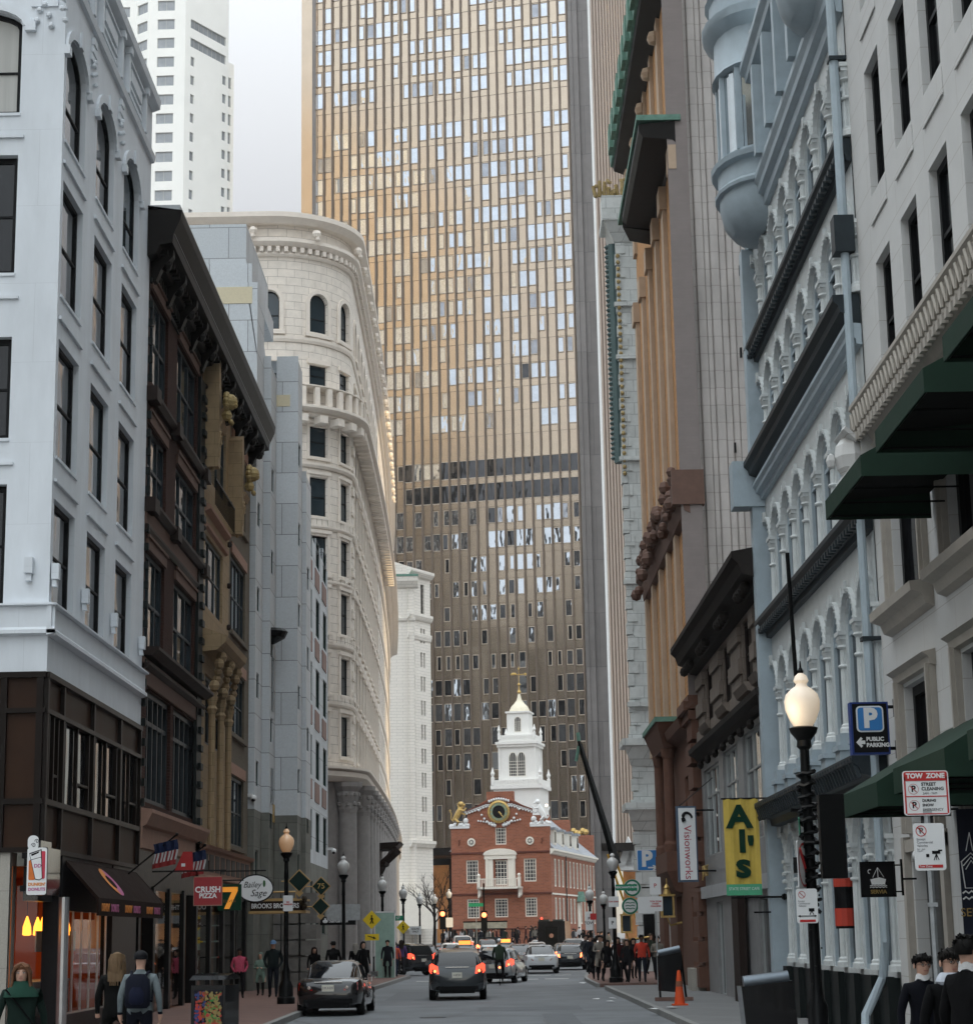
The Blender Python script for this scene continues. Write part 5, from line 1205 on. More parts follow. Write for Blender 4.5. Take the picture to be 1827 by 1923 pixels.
for q in (3.25, 7.85):
    t.box(q, q+.32, .9, 1.25, H(7.0), H(8.3)); t.ball((q+.16, 1.08, H(8.5)), .2, 6, 5); t.prism([(q, H(7.0)), (q+.32, H(7.0)), (q+.32, H(6.0)), (q, H(6.3))], .0, .9)
t.build('balcony', gw, O)
# clock and scrolls
t = MB(); t.T = Matrix.Translation((5.75, .12, H(15.55))) @ Matrix.Rotation(R_(-90), 4, 'X'); t.lathe(0, 0, [(1.25, 0), (1.28, .15), (1.05, .22), (1.0, .12)], 28); t.build('clock_rim', M['gold'], O)
t.T = Matrix.Identity(4)
t = MB(); t.T = Matrix.Translation((5.75, .26, H(15.55))) @ Matrix.Rotation(R_(-90), 4, 'X'); t.lathe(0, 0, [(1.0, 0), (.98, .03)], 28); t.T = Matrix.Identity(4); t.build('clock_ring', mat('clock_green', (.25, .33, .24), .5), O)
t = MB(); t.T = Matrix.Translation((5.75, .31, H(15.55))) @ Matrix.Rotation(R_(-90), 4, 'X'); t.lathe(0, 0, [(.72, 0), (.7, .03)], 24); t.T = Matrix.Identity(4); t.build('clock_face', M['sign_black'], O)
t = MB()
t.tube([(5.75, .38, H(15.55)), (5.2, .38, H(14.9))], .06, 4); t.tube([(5.75, .38, H(15.55)), (5.45, .38, H(15.25))], .09, 4)
for k in range(12): a = k*math.pi/6; t.box(5.75+.86*math.cos(a)-.05, 5.75+.86*math.cos(a)+.05, .30, .33, H(15.55)+.86*math.sin(a)-.07, H(15.55)+.86*math.sin(a)+.07)
t.build('clock_hand', M['gold'], O)
t = MB()
for s in (1, -1):
    for i in range(9):
        cx = 5.75+s*(1.15+.32*i); cz = H(16.35)-.10*i-(.0 if i else .1)
        t.tube([(cx+.22*(1-j/12)*math.cos(j*.9), .1, cz+.2*(1-j/12)*math.sin(j*.9)) for j in range(10)], .05, 4); t.ball((cx, .1, cz-.12), .11, 5, 4)
    for i in range(7): cx = 5.75+s*(.5+.3*i); t.ball((cx, .1, H(14.05)+.012*i*i*4), .2-.012*i, 6, 4); t.ball((cx+.1*s, .1, H(14.3)+.05*i), .12, 5, 4)
for i in range(9): t.ball((5.75-1.1+.275*i, .1, H(16.75)+.25*math.sin(math.pi*i/8)), .17, 5, 4)
t.build('scroll_ornament', M['sign_white'], O)
for q in (2.45, 9.15):
    t = MB(); t.T = Matrix.Translation((q-.15, .02, H(12.25))) @ Matrix.Rotation(R_(-90), 4, 'X'); t.lathe(0, 0, [(.46, 0), (.46, .1), (.3, .12), (.28, .04)], 16); t.T = Matrix.Identity(4); rw_ = t.build('round_window', gw, O)
    t = MB(); t.T = Matrix.Translation((q-.15, .1, H(12.25))) @ Matrix.Rotation(R_(-90), 4, 'X'); t.lathe(0, 0, [(.29, 0), (.28, .02)], 14); t.T = Matrix.Identity(4); t.build('pane', gd, rw_)
    t = MB(); [t.tube([(q-.15, .14, H(12.25)), (q-.15+.29*math.cos(a), .14, H(12.25)+.29*math.sin(a))], .025, 4) for a in [k*math.pi/4 for k in range(8)]]; t.build('muntin', gw, rw_)
# lion and unicorn on the gable shoulders
def beast(x, z, s, m, mane, name):
    t = MB(); b = MB(); b.box(x-1.15, x+1.15, -.4, .1, z, z+.25)
    for k in range(9): b.ball((x-1.0+.25*k, -.1, z+.35+.12*math.sin(k*2.3)), .26, 6, 4)
    b.ball((x-s*.75, -.1, z+.85), .35, 6, 5); b.build('scroll_base', M['sign_white'], O)
    rs = [((x+s*.55, z+.9), .30), ((x+s*.42, z+1.2), .38), ((x+s*.15, z+1.7), .40), ((x-s*.05, z+2.15), .34), ((x-s*.15, z+2.45), .24)]
    t.rings([[(cx+r*math.cos(2*math.pi*j/8), -.1+r*.8*math.sin(2*math.pi*j/8), cz) for j in range(8)] for (cx, cz), r in rs])
    t.ball((x-s*.25, -.1, z+2.75), .28, 8, 6); t.tube([(x-s*.35, -.1, z+2.72), (x-s*.68, -.1, z+2.62)], .15, 6, .1)
    t.tube([(x-s*.1, .1, z+2.1), (x-s*.6, .15, z+2.0), (x-s*.85, .15, z+2.3)], .12, 6, .08); t.tube([(x-s*.1, -.3, z+1.8), (x-s*.6, -.3, z+1.55), (x-s*.9, -.3, z+1.75)], .12, 6, .08)
    t.tube([(x+s*.5, .1, z+1.1), (x+s*.1, .15, z+.75), (x+s*.3, .15, z+.35)], .19, 6, .1); t.tube([(x+s*.5, -.3, z+1.1), (x+s*.2, -.3, z+.7), (x+s*.5, -.3, z+.35)], .19, 6, .1)
    t.tube([(x+s*.7, -.1, z+.8), (x+s*1.0, -.1, z+1.1), (x+s*.95, -.1, z+1.7), (x+s*1.1, -.1, z+2.0)], .07, 5); t.ball((x+s*1.08, -.1, z+2.05), .13, 5, 4)
    if mane:
        for k in range(10): a = k*2*math.pi/10; t.ball((x-s*.15+.28*math.cos(a), -.1, z+2.6+.32*math.sin(a)), .16, 6, 4)
    else: t.tube([(x-s*.3, -.1, z+2.95), (x-s*.6, -.1, z+3.5)], .05, 5, .015)
    t.build(name, m, O, True)
beast(W_-1.0, H(13.8), 1, M['gold'], True, 'gilded_lion'); beast(1.1, H(13.8), -1, M['sign_white'], False, 'white_unicorn')
# bell tower
TX, TY = 4.9, -9.0
t = MB()
def sq(x, y, h, z0, z1, m=t): m.box(x-h, x+h, y-h, y+h, z0, z1)
k_ = 1.0
lv_ = lambda py: H(at(930, py, 233).z)
zA, zB, zC, zD, zE, zF, zG, zH = lv_(1560), lv_(1482), lv_(1476), lv_(1396), lv_(1377), lv_(1341), lv_(1318), lv_(1300)
sq(TX, TY, 2.75, H(13.5), zB-.1); sq(TX, TY, 3.05, zB-.15, zB+.25); sq(TX, TY, 2.85, zB+.25, zB+.9); sq(TX, TY, 2.1, zB+.9, zD-.5)
for s in (-1, 1):
    for u in (-1, 1): t.box(TX+s*2.1-.12, TX+s*2.1+.12, TY+u*2.1-.12, TY+u*2.1+.12, zB+.9, zD-.6)
sq(TX, TY, 2.35, zD-.6, zD-.3); sq(TX, TY, 2.5, zD-.3, zD); sq(TX, TY, 2.15, zD, zD+.8); sq(TX, TY, 1.3, zD+.8, zF); sq(TX, TY, 1.45, zF, zF+.2)
for s in (-1, 1):
    for u in (-1, 1):
        for hh, zz, r in ((2.8, zB+.9, 1.0), (2.1, zD+.8, .8)): t.lathe(TX+s*hh, TY+u*hh, [(.22*r, zz-.6*r), (.22*r, zz+.3*r), (.12*r, zz+.4*r), (.26*r, zz+.75*r), (.16*r, zz+1.0*r), (.03, zz+1.5*r)], 8)
for k in range(18):
    for yy in (TY+2.86,): t.box(TX-2.6+.3*k, TX-2.5+.3*k, yy, yy+.08, zB+.3, zB+.85)
    t.box(TX-2+.235*k, TX-1.93+.235*k, TY+2.16, TY+2.22, zD+.1, zD+.7)
t.build('bell_tower', M['sign_white'] if False else mat('white_tower_paint', (.80, .79, .76), .5, 0, .04), O)
window(O, TX-1.0, TY+2.14, zB+1.3, 1.0, 2.1, gw, gd, .07, 4, 6, .75, .04, .06); window(O, TX+.0, TY+2.14, zB+1.3, 1.0, 2.1, gw, gd, .07, 4, 6, .75, .04, .06); window(O, TX-.42, TY+1.34, zD+1.2, .84, 1.4, gw, gd, .07, 4, 6, .42, .035, .05)
t = MB(); t.lathe(TX, TY, [(1.28, zF+.2), (1.2, zF+.45), (1.0, zF+.85), (.65, zF+1.2), (.32, zF+1.65), (.18, zF+2.2), (.12, zF+2.4)], 16); t.build('dome', mat('pale_gilt_dome', (.70, .64, .50), .4, .1, .1), O, True)
t = MB(); zq = zF+2.4; t.lathe(TX, TY, [(.1, zq), (.26, zq+.2), (.1, zq+.45), (.07, zq+.9), (.22, zq+1.1), (.05, zq+1.3), (.03, zq+3.3)], 8); t.tube([(TX-.9, TY, zq+2.3), (TX+1.0, TY, zq+2.3)], .06, 5); t.ball((TX+.6, TY, zq+2.4), .22, 6, 4, 1.6, .4, .7); t.ball((TX-.8, TY, zq+2.3), .18, 6, 4); t.ball((TX, TY, zq+3.0), .14, 5, 4); t.build('weathervane', M['gold'], O)
# gilded horns of the far gable
t = MB()
for k in range(5): t.ball((1.0+.4*k, -D_+.2, H(14.6)+.2*math.sin(k*2)), .4, 6, 4)
t.build('gilded_scroll', M['gold'], O)
# small lamp on its right shoulder
t = thing('roof_floodlight', 'small glowing floodlight beside the unicorn on the brick hall roof', 'light', at(1026, 1513, 222), 0)
a = MB(); a.ball((0, 0, 0), .13, 8, 5); a.build('bulb', mat('flood_emit', (1, .8, .5), .5, emit=(1, .75, .45, 14)), t)
blk2 = mat('added_dark_stone', (.10, .075, .055), .7, 0, .2, .2)

def slab(x0, x1, y0, y1, h, lab, m, wm=None, face='e'):  # blocks out of view, added for their shade and mirror image
    B = thing('added_block', lab, 'building', ((x0+x1)/2, (y0+y1)/2, 0)); a = MB(); X, Y = (x1-x0)/2, (y1-y0)/2; a.box(-X, X, -Y, Y, 0, h); a.build('wall', m, B)
    g = MB(); n = int((2*Y if face == 'e' else 2*X)/4.2)
    for r in range(int(h/5)):
        for c in range(n):
            if (c*7+r*3) % 5 == 0: continue
            u = -(Y if face == 'e' else X)+1+4.2*c
            if face == 'e': g.box(X, X+.06, u, u+2.6, 1.5+5*r, 4.2+5*r)
            else: g.box(u, u+2.6, Y, Y+.06, 1.5+5*r, 4.2+5*r)
    tag(g.build('window_grid', wm or M['glass_dark'], B), kind='stuff')
blk_gold = mat('added_tan_stone', (.82, .73, .60), .8, 0, .15, .05)
slab(-262, -222, -118, 30, 300, 'unseen tan block added beyond the left row to be mirrored in the brown tower', blk_gold, mat('tan_block_windows', (.30, .26, .2), .3))  # placed and sized so the tower mirrors a gold face
for k, (ya, yb, h) in enumerate(((8, 30, 118), (-14, 8, 150), (-38, -14, 104), (-60, -38, 168), (-84, -60, 128), (-104, -84, 190), (-118, -104, 96))):  # added out of view to darken the reflection in the lower tower
    slab(-220, -212, ya, yb-.4, h, 'unseen dark block added before the tan slab to darken tower reflections, number %s' % ('one', 'two', 'three', 'four', 'five', 'six', 'seven')[k], blk2)
for k, (xa, xb, h) in enumerate(((-205, -186, 130), (-186, -168, 172), (-168, -149, 112), (-149, -128, 186), (-128, -105, 150))):  # added behind the camera to darken the tower's right hand reflections
    slab(xa, xb-.4, -122, -112, h, 'unseen dark block added behind the camera for tower reflections, %s from the street' % ('fifth', 'fourth', 'third', 'second', 'first')[k], blk2, None, 'n')

slab(28, 100, -42, 18, 90, 'unseen block added behind the limestone building to shade the street', blk2)  # added sun blockers out of view, from here to the last slab
slab(149, 211, 0, 40, 205, 'tall unseen block added off to the right to shade the square', blk2)
slab(215, 290, 0, 40, 345, 'taller unseen block added off to the right to shade the brown tower', blk2)
slab(100, 152, 50, 70, 338, 'very tall unseen slab added off to the right to shade the far left', blk2)
# ================================================================ GROUND
def gz(y):
    t = min(1, max(0, (y-140)/75)); return .9*t*t*(3-2*t)
ys = [-400, -60, 0, 20, 40, 60, 80, 104, 118, 140]+[145+5*k for k in range(16)]+[260, 320, 500, 1200, 4000]
def strip(xl, xr, y0, y1, dz, name, m, nx=1, thick=None, label=None):
    yy = sorted({y0, y1} | {y for y in ys if y0 < y < y1} | ({y0+4*k for k in range(int((y1-y0)/4)+1)} if callable(xl) or callable(xr) else set()))
    fl = lambda f, y: f(y) if callable(f) else f
    g = MB()
    rows_ = [[(fl(xl, y)+(fl(xr, y)-fl(xl, y))*i/nx, y, gz(y)+dz) for i in range(nx+1)] for y in yy]
    for r in range(len(rows_)-1):
        for i in range(nx): g.face(rows_[r][i], rows_[r][i+1], rows_[r+1][i+1], rows_[r+1][i])
    if thick:
        for r in range(len(rows_)-1):
            for i in (0, nx):
                a, b = rows_[r][i], rows_[r+1][i]; g.face(a, b, (b[0], b[1], b[2]-thick), (a[0], a[1], a[2]-thick))
        for r in (0, -1): a, b = rows_[r][0], rows_[r][nx]; g.face(a, b, (b[0], b[1], b[2]-thick), (a[0], a[1], a[2]-thick))
    o = g.build(name, m); tag(o, label, kind='structure'); return o
strip(-1500, 1500, -400, 4000, -.02, 'ground', M['pavement'])
strip(-60, 60, -60, 214, 0.0, 'road', M['asphalt'], 8)
def cl(y):   # left kerb line
    if y < 60: return -5.15
    if y < 100: return -5.15+(y-60)/40*1.0
    return -4.15-max(0, (y-100))**2*.06
def cr(y):
    if y < 66: return 4.1-.002*(y-40)
    return 4.0+.0*(y-66)
strip(-40, lambda y: cl(y)-.16, -40, 40, .14, 'left_pavement', M['pavement'], 6, .14)
strip(-40, lambda y: cl(y)-.16, 40, 105, .14, 'left_pavement', M['brick_pave'], 6, .14)
strip(lambda y: cl(y)-.16, cl, -40, 105, .145, 'left_kerb', M['kerb'], 1, .145)
strip(-60, -8.6, 112, 190, .14, 'left_pavement_beyond', M['pavement'], 4, .14)
strip(lambda y: cr(y)+.16, 60, -40, 74.5, .14, 'right_pavement', M['pavement'], 6, .14)
strip(cr, lambda y: cr(y)+.16, -40, 74.5, .145, 'right_kerb', M['kerb'], 1, .145)
cr2 = lambda y: 4.0+max(0, y-88)*.055
strip(cr2, 60, 77.5, 135, .14, 'right_pavement_beyond', M['brick_pave'], 5, .14)
strip(lambda y: cr2(y)-.14, cr2, 77.5, 135, .145, 'right_kerb_beyond', M['kerb'], 1, .145)
strip(-60, 60, 205, 216, .12, 'plaza', M['brick_pave'], 4, .12)
# crossing lines, worn
for y, x0, x1 in ((92.5, -3.6, -2.5), (93, -.4, .6), (93, 1.0, 2.0), (93, 2.3, 3.4), (90.5, -1.2, .4), (101, 1, 2.8), (101, 3, 3.8)): strip(x0, x1, y, y+.9, .004, 'crossing_mark', M['road_white'])
# patches and a manhole
pt = mat('asphalt_patch', (.160, .168, .178), .8, 0, .15, 2)
for x0, x1, y0, y1 in ((-.5, 2.4, 55.5, 58.5), (-3.6, -2.2, 66, 76), (1.2, 2.0, 40, 53), (-1.8, .4, 84, 87)): strip(x0, x1, y0, y1, .004, 'road_patch', pt)
g = MB(); g.lathe(-1.6, 52.0, [(.34, .0), (.34, .008)], 20); tag(g.build('manhole_cover', M['iron_dark']), 'round iron manhole cover in the road in front of the grey car', 'manhole')
random.seed(12)
sm_ = mat('tar_seam', (.13, .135, .14), .6, 0, .1)
for k in range(9):
    x = random.uniform(-3.5, 3.2); y0 = random.uniform(42, 88); n = random.randint(5, 10); g = MB(); dx = random.uniform(-.25, .25); pts_ = []
    for j in range(n+1): pts_.append((x, y0+j*.9)); x += dx+random.uniform(-.18, .18)
    for j in range(n): (xa, ya), (xb, yb) = pts_[j], pts_[j+1]; g.face((xa-.03, ya, gz(ya)+.006), (xa+.03, ya, gz(ya)+.006), (xb+.03, yb, gz(yb)+.006), (xb-.03, yb, gz(yb)+.006))
    tag(g.build('tar_seam', sm_), kind='structure')
g = MB()
for k in range(3): y = (47, 62.5, 80)[k]; g.face((-4.3, y, .005), (3.6, y+.4, .005), (3.6, y+.46, .005), (-4.3, y+.07, .005))
tag(g.build('tar_seam', sm_), kind='structure')

hz = MB(); hz.box(-520, 520, -420, 700, -2.5, 345)
hm = bpy.data.materials.new('haze_air'); hm.use_nodes = True; hn = hm.node_tree.nodes; hn.remove(hn['Principled BSDF'])
pv = hn.new('ShaderNodeVolumePrincipled'); pv.inputs['Color'].default_value = (.965, .97, .98, 1); pv.inputs['Density'].default_value = .00012; pv.inputs['Anisotropy'].default_value = .2
hm.node_tree.links.new(pv.outputs[0], hn['Material Output'].inputs['Volume'])
tag(hz.build('haze', hm), kind='stuff')
# ================================================================ VEHICLES
def paint(name, c, rough=.22, metal=.3): return mat(name, c, rough, metal, .04, .5, spec=.3, coat=1.0)
tail_on = mat('tail_light_lit', (.6, .03, .02), .3, emit=(1, .10, .05, 1.8)); tail_off = mat('tail_light_red', (.42, .02, .015), .15, 0, .05, coat=1)
brake_hot = mat('brake_light_glow', (1, .2, .1), .3, emit=(1, .20, .07, 5.0)); carglass = mat('car_glass', (.006, .007, .009), .04, 0, .05, spec=.6, deepen=False)
carglass_l = mat('car_glass_sky', (.14, .16, .18), .06, .6, .1); ind = mat('indicator_lens', (.55, .45, .4), .2, coat=1); plate_m = mat('number_plate', (.62, .60, .52), .4, 0, .1, 8)
head_m = mat('head_lamp', (.6, .6, .6), .15, .5)
def loft(mb, secs, cap=True): mb.rings(secs, True, cap)
def car(name, label, x, y, rz, L=4.7, Wd=1.82, Ht=1.45, kind='sedan', col_='p', lit=1, group='cars in the traffic', plate='', rear=True, glow=tail_on):
    """built with its tail towards -y (local), wheels on z=0"""
    t = thing(name, label, 'car', (x, y, gz(y)+.003), rz, group)
    m = col_; w = Wd/2; S = dict(sedan=1, hatch=0, suv=0)[kind]
    bz = {'sedan': .93, 'hatch': .92, 'suv': 1.05}[kind]
    gc = .17 if kind != 'suv' else .22
    # lower body sections: (y, half width at sill, half width at shoulder, bottom, shoulder z)
    if kind == 'sedan': st = [(0, .74, .70, .36, .80), (.05, .86, .84, .28, .90), (.22, .93, .93, .24, bz+.04), (.7, .97, .96, gc+.05, bz+.06), (1.15, .99, .97, gc, bz+.02), (2.2, 1, .97, gc, bz-.02), (3.2, .99, .95, gc, bz-.08), (4.0, .95, .90, gc+.03, bz-.16), (4.5, .86, .80, .24, bz-.26), (4.68, .7, .62, .34, bz-.36)]
    else: st = [(0, .80, .76, .40, bz-.16), (.04, .90, .88, .30, bz-.02), (.18, .95, .94, .26, bz+.02), (.7, .98, .96, gc+.05, bz+.02), (1.15, .99, .96, gc, bz), (2.2, 1, .96, gc, bz-.02), (3.2, .99, .94, gc, bz-.06), (3.9, .95, .90, gc+.04, bz-.14), (4.35, .86, .80, .28, bz-.26), (4.52, .7, .62, .36, bz-.4)]
    k = L/st[-1][0]
    b = MB()
    def sec(yy, a, c, z0, z1):
        a *= w; c *= w; h = z1-z0
        half = [(a*.80, z0), (a*.97, z0+.10*h), (a, z0+.30*h), (a*1.0, z0+.55*h), (c*1.0, z0+.80*h), (c*.95, z0+.94*h), (c*.80, z1)]
        return [(px, yy*k, pz) for px, pz in half]+[(-px, yy*k, pz) for px, pz in reversed(half)]
    secs = [sec(*q) for q in st]; loft(b, secs)
    # cabin : stations (y, half width base, half width roof, z base, z roof)
    if kind == 'sedan': cb = [(.62, .80, .62, bz-.02, bz+.02), (1.30, .84, .62, bz-.04, Ht-.04), (1.9, .86, .64, bz-.06, Ht), (2.5, .86, .64, bz-.06, Ht-.02), (3.0, .84, .60, bz-.08, Ht-.14), (3.65, .80, .70, bz-.16, bz-.06)]
    elif kind == 'hatch': cb = [(.10, .84, .70, bz-.04, bz+.04), (.42, .85, .64, bz-.04, Ht-.12), (.9, .86, .65, bz-.06, Ht-.02), (2.0, .86, .66, bz-.06, Ht), (2.8, .84, .62, bz-.08, Ht-.12), (3.55, .80, .70, bz-.15, bz-.06)]
    else: cb = [(.10, .87, .74, bz-.04, bz+.04), (.34, .88, .67, bz-.04, Ht-.12), (.8, .88, .68, bz-.05, Ht-.02), (2.0, .88, .70, bz-.05, Ht), (2.8, .86, .66, bz-.07, Ht-.1), (3.5, .82, .72, bz-.14, bz-.04)]
    def csec(yy, a, c, z0, z1):
        a *= w; c *= w; h = z1-z0
        half = [(a, z0), (a*.985, z0+h*.12), ((a*.30+c*.70), z0+h*.78), (c*.97, z0+h*.93), (c*.80, z1)]
        return [(px, yy*k, pz) for px, pz in half]+[(-px, yy*k, pz) for px, pz in reversed(half)]
    cs = [csec(*q) for q in cb]; g = MB(); n0 = len(g.v); K = len(cs[0]); g.pts([p for r in cs for p in r])
    for i in range(len(cs)-1):
        for j in range(K):
            a_ = i*K+j; b_ = i*K+(j+1) % K
            side_ = j in (1, K-3); roofs = 2 <= j <= K-4
            ends = i in (0, len(cs)-2)
            isglass = (side_ and not ends) or (side_ and ends and False) or (ends and roofs and (j in range(3, K-4) or True))
            g.f.append((a_, b_, b_+K, a_+K)); g.mi.append(1 if isglass else 0)
    g.f.append(tuple(reversed(range(K)))); g.mi.append(0); g.f.append(tuple((len(cs)-1)*K+j for j in range(K))); g.mi.append(0)
    off = len(b.v); b.v += g.v; b.f += [tuple(q+off for q in f) for f in g.f]; b.mi += [1 if q else 0 for q in g.mi]
    # wheel-arch blackness and rear bumper cut
    body = b.build('body', [m, carglass], t, True)
    # pillars
    p = MB()
    for s in (-1, 1):
        for (i, yy) in ((2, None), (3, None)):
            a_ = cs[i][0 if s > 0 else -1]; c_ = cs[i][2 if s > 0 else -3]; p.tube([(a_[0], a_[1], a_[2]), (c_[0], c_[1], c_[2])], .035, 4)
        p.tube([(cs[i][2 if s > 0 else -3]) for i in range(0, len(cs))], .022, 4)
        p.tube([(cs[i][0 if s > 0 else -1][0]*1.003, cs[i][0][1], cs[i][0][2]+.05) for i in range(0, len(cs))], .016, 4)
    p.build('window_pillar', m if kind != 'sedan' else M['black_gloss'], t)
    # rear details
    d = MB(); wr = w*.80
    ty = -.02
    d.box(-w*.72, w*.72, -.045, .02, .34, .44); d.box(-w*.6, w*.6, -.02, .05, .22, .36); d.build('lower_bumper', M['rubber'], t)
    zt = bz-.16 if kind == 'sedan' else bz-.10
    for s in (-1, 1):
        lm = MB()
        xo, xi = w*.90, w*.46
        if kind == 'sedan': lm.hexa([(s*xi, -.012, zt-.10), (s*xo*.96, .05, zt-.09), (s*xo*.98, .22, zt-.07), (s*xi, .06, zt-.1), (s*xi, .02, zt+.03), (s*xo*.95, .10, zt+.10), (s*xo*.98, .3, zt+.12), (s*xi, .1, zt+.03)])
        else: lm.hexa([(s*w*.62, -.02, zt-.12), (s*xo, .04, zt-.10), (s*w*.97, .3, zt-.04), (s*w*.62, .1, zt-.1), (s*w*.66, .0, zt+.12), (s*xo*.97, .07, zt+.22), (s*w*.96, .35, zt+.16), (s*w*.66, .15, zt+.12)])
        lo = lm.build('tail_light', glow if lit else tail_off, t)
        li = MB(); li.ball((s*(w*.55 if kind == 'sedan' else w*.76), -.02, zt-.03), .045, 8, 5, 1, .5, 1); li.build('lamp_lens', ind if not lit else brake_hot, lo)
        mi_ = MB(); my = L*.60; mi_.box(s*w*.98, s*(w+.17), my-.05, my+.06, bz+.02, bz+.17); mi_.box(s*w*.9, s*w*1.02, my, my+.04, bz+.02, bz+.06); mi_.build('wing_mirror', m, t, False)
        hl = MB(); hl.box(s*w*.45, s*w*.82, L-.16, L-.06, bz-.38, bz-.26); hl.build('head_light', head_m, t)
    pz = bz-.20 if kind != 'suv' else bz-.26
    pl_ = MB(); pl_.box(-.16, .16, -.035, -.015, pz-.085, pz+.085); po_ = pl_.build('number_plate', plate_m, t)
    if plate: text('plate_lettering', plate, .085, M['navy'], po_, (0, -.038, pz), FM, .001, 1.0)
    ex = MB(); ex.box(-w*.40, w*.40, -.02, .03, bz-.05 if kind == 'sedan' else bz-.02, bz-.03 if kind == 'sedan' else bz+.0); ex.build('boot_trim', M['chrome'], t)
    wh = MB()
    for s in (-1, 1):
        for yy in (L*.19, L*.80):
            q = MB(); r = .335 if kind != 'suv' else .37
            q.T = Matrix.Translation((s*(w-.12), yy, r)) @ Matrix.Rotation(R_(90), 4, 'Y'); q.lathe(0, 0, [(r*.7, -.11), (r*.96, -.10), (r, -.06), (r, .06), (r*.96, .10), (r*.7, .11)], 20); q.T = Matrix.Identity(4)
            wo_ = q.build('wheel', M['rubber'], t, True)
            q = MB(); q.T = Matrix.Translation((s*(w-.12), yy, r)) @ Matrix.Rotation(R_(90), 4, 'Y')
            q.lathe(0, 0, [(r*.66, -.10), (r*.66, .10)], 16)
            for a in range(5): q.hexa([tuple(Matrix.Rotation(a*2*math.pi/5, 3, 'Z') @ Vector(v)) for v in ((.04, -.03, -.118), (r*.6, -.05, -.112), (r*.6, .05, -.112), (.04, .03, -.118), (.04, -.03, .118), (r*.6, -.05, .112), (r*.6, .05, .112), (.04, .03, .118))])
            q.T = Matrix.Identity(4); q.build('rim', M['silver'], wo_)
    return t
black_p, grey_p, white_p, silver_p = paint('black_car_paint', (.008, .008, .009)), paint('graphite_car_paint', (.032, .038, .043), .28, .6), paint('white_car_paint', (.66, .68, .70), .3, 0), paint('silver_car_paint', (.32, .34, .35), .3, .6)
dark_p, red_p = paint('dark_blue_car_paint', (.015, .018, .024)), paint('maroon_car_paint', (.06, .012, .012))
car('black_sedan', 'shiny black saloon with red tail lights driving away, nearest on the left', at(616, 1910, 53.8).x, 53.8, R_(-1.5), 4.75, 1.82, 1.43, 'sedan', black_p, 0, plate='59UH20')
car('grey_crossover', 'graphite crossover with lit curved tail lights in the middle of the road', at(859, 1880, 65).x, 65.0, R_(0), 4.5, 1.87, 1.62, 'suv', grey_p, 1, plate='4-8734')
car('silver_hatchback', 'silver hatchback turned slightly across the lane, behind the cyclist', at(928, 1840, 87).x-.05, 86.0, R_(-10), 4.4, 1.8, 1.50, 'hatch', silver_p, 1)
car('white_sedan', 'white saloon in the right lane, third car from the right kerb', at(1017, 1828, 106).x, 105.5, R_(0), 4.8, 1.84, 1.46, 'sedan', white_p, 0)
car('dark_crossover', 'dark crossover turning left at the corner with one tail light showing', -3.7, 106.0, R_(38), 4.6, 1.85, 1.66, 'suv', dark_p, 1)
fl = [('dark_hatchback', 'dark small car with bright brake lights right beside the white saloon', 4.25, 114, R_(-3), 'hatch', dark_p, 1, brake_hot),
 ('queued_saloon', 'red saloon queued two cars ahead of the white saloon', 2.7, 130, 0, 'sedan', red_p, 1, brake_hot),
 ('queued_estate', 'white estate car queued on the left ahead of the grey crossover', -3.2, 150, R_(2), 'hatch', white_p, 1, tail_on),
 ('taxi', 'dark taxi with a glowing orange roof sign behind the grey crossover', -1.9, 128, 0, 'sedan', dark_p, 1, brake_hot),
 ('white_van_car', 'white people carrier behind the grey crossover', -.2, 121, 0, 'hatch', white_p, 1, tail_on),
 ('red_lit_sedan', 'dark red saloon with bright brake lights right of the silver hatchback', 1.5, 118, 0, 'sedan', red_p, 1, brake_hot),
 ('silver_sedan', 'silver saloon right behind the white saloon', 4.2, 124, R_(-6), 'sedan', red_p, 1, brake_hot),
 ('white_suv', 'white tall car close to the right kerb, beside the crowd', 5.3, 136, R_(-6), 'suv', silver_p, 1, tail_on),
 ('parked_white_car', 'white car farthest right against the right kerb', 7.2, 150, R_(-8), 'hatch', white_p, 0, tail_on),
 ('far_taxi', 'taxi with an orange roof sign farther away in the middle lane', .8, 146, 0, 'sedan', dark_p, 1, brake_hot),
 ('far_sedan_white', 'white saloon in the middle distance left of the black van', 3.0, 142, 0, 'sedan', white_p, 1, tail_on),
 ('far_sedan_dark', 'dark saloon in the middle distance on the left lane', -4.6, 140, R_(8), 'sedan', grey_p, 1, tail_on),
 ('far_wagon', 'grey estate car far away in front of the brick hall', -.6, 165, 0, 'hatch', grey_p, 1, brake_hot),
 ('far_car_right', 'pale car far away left of the black van', 3.6, 158, 0, 'hatch', silver_p, 1, tail_on),
 ('far_white_roof', 'white topped pickup far away before the brick hall', -2.6, 170, R_(4), 'suv', white_p, 1, tail_on)]
for nm, lab, x, y, rz, kd, pp, lit, gw_ in fl:
    c = car(nm, lab, x, y, rz, 4.6, 1.8, 1.46 if kd != 'suv' else 1.7, kd, pp, lit, glow=gw_)
    if 'taxi' in nm:
        q = MB(); q.box(-.38, .38, 2.0, 2.2, 1.46, 1.68); q.build('roof_sign', mat('taxi_sign_glow', (1, .4, .1), .5, emit=(1, .30, .05, 1.8)), c)
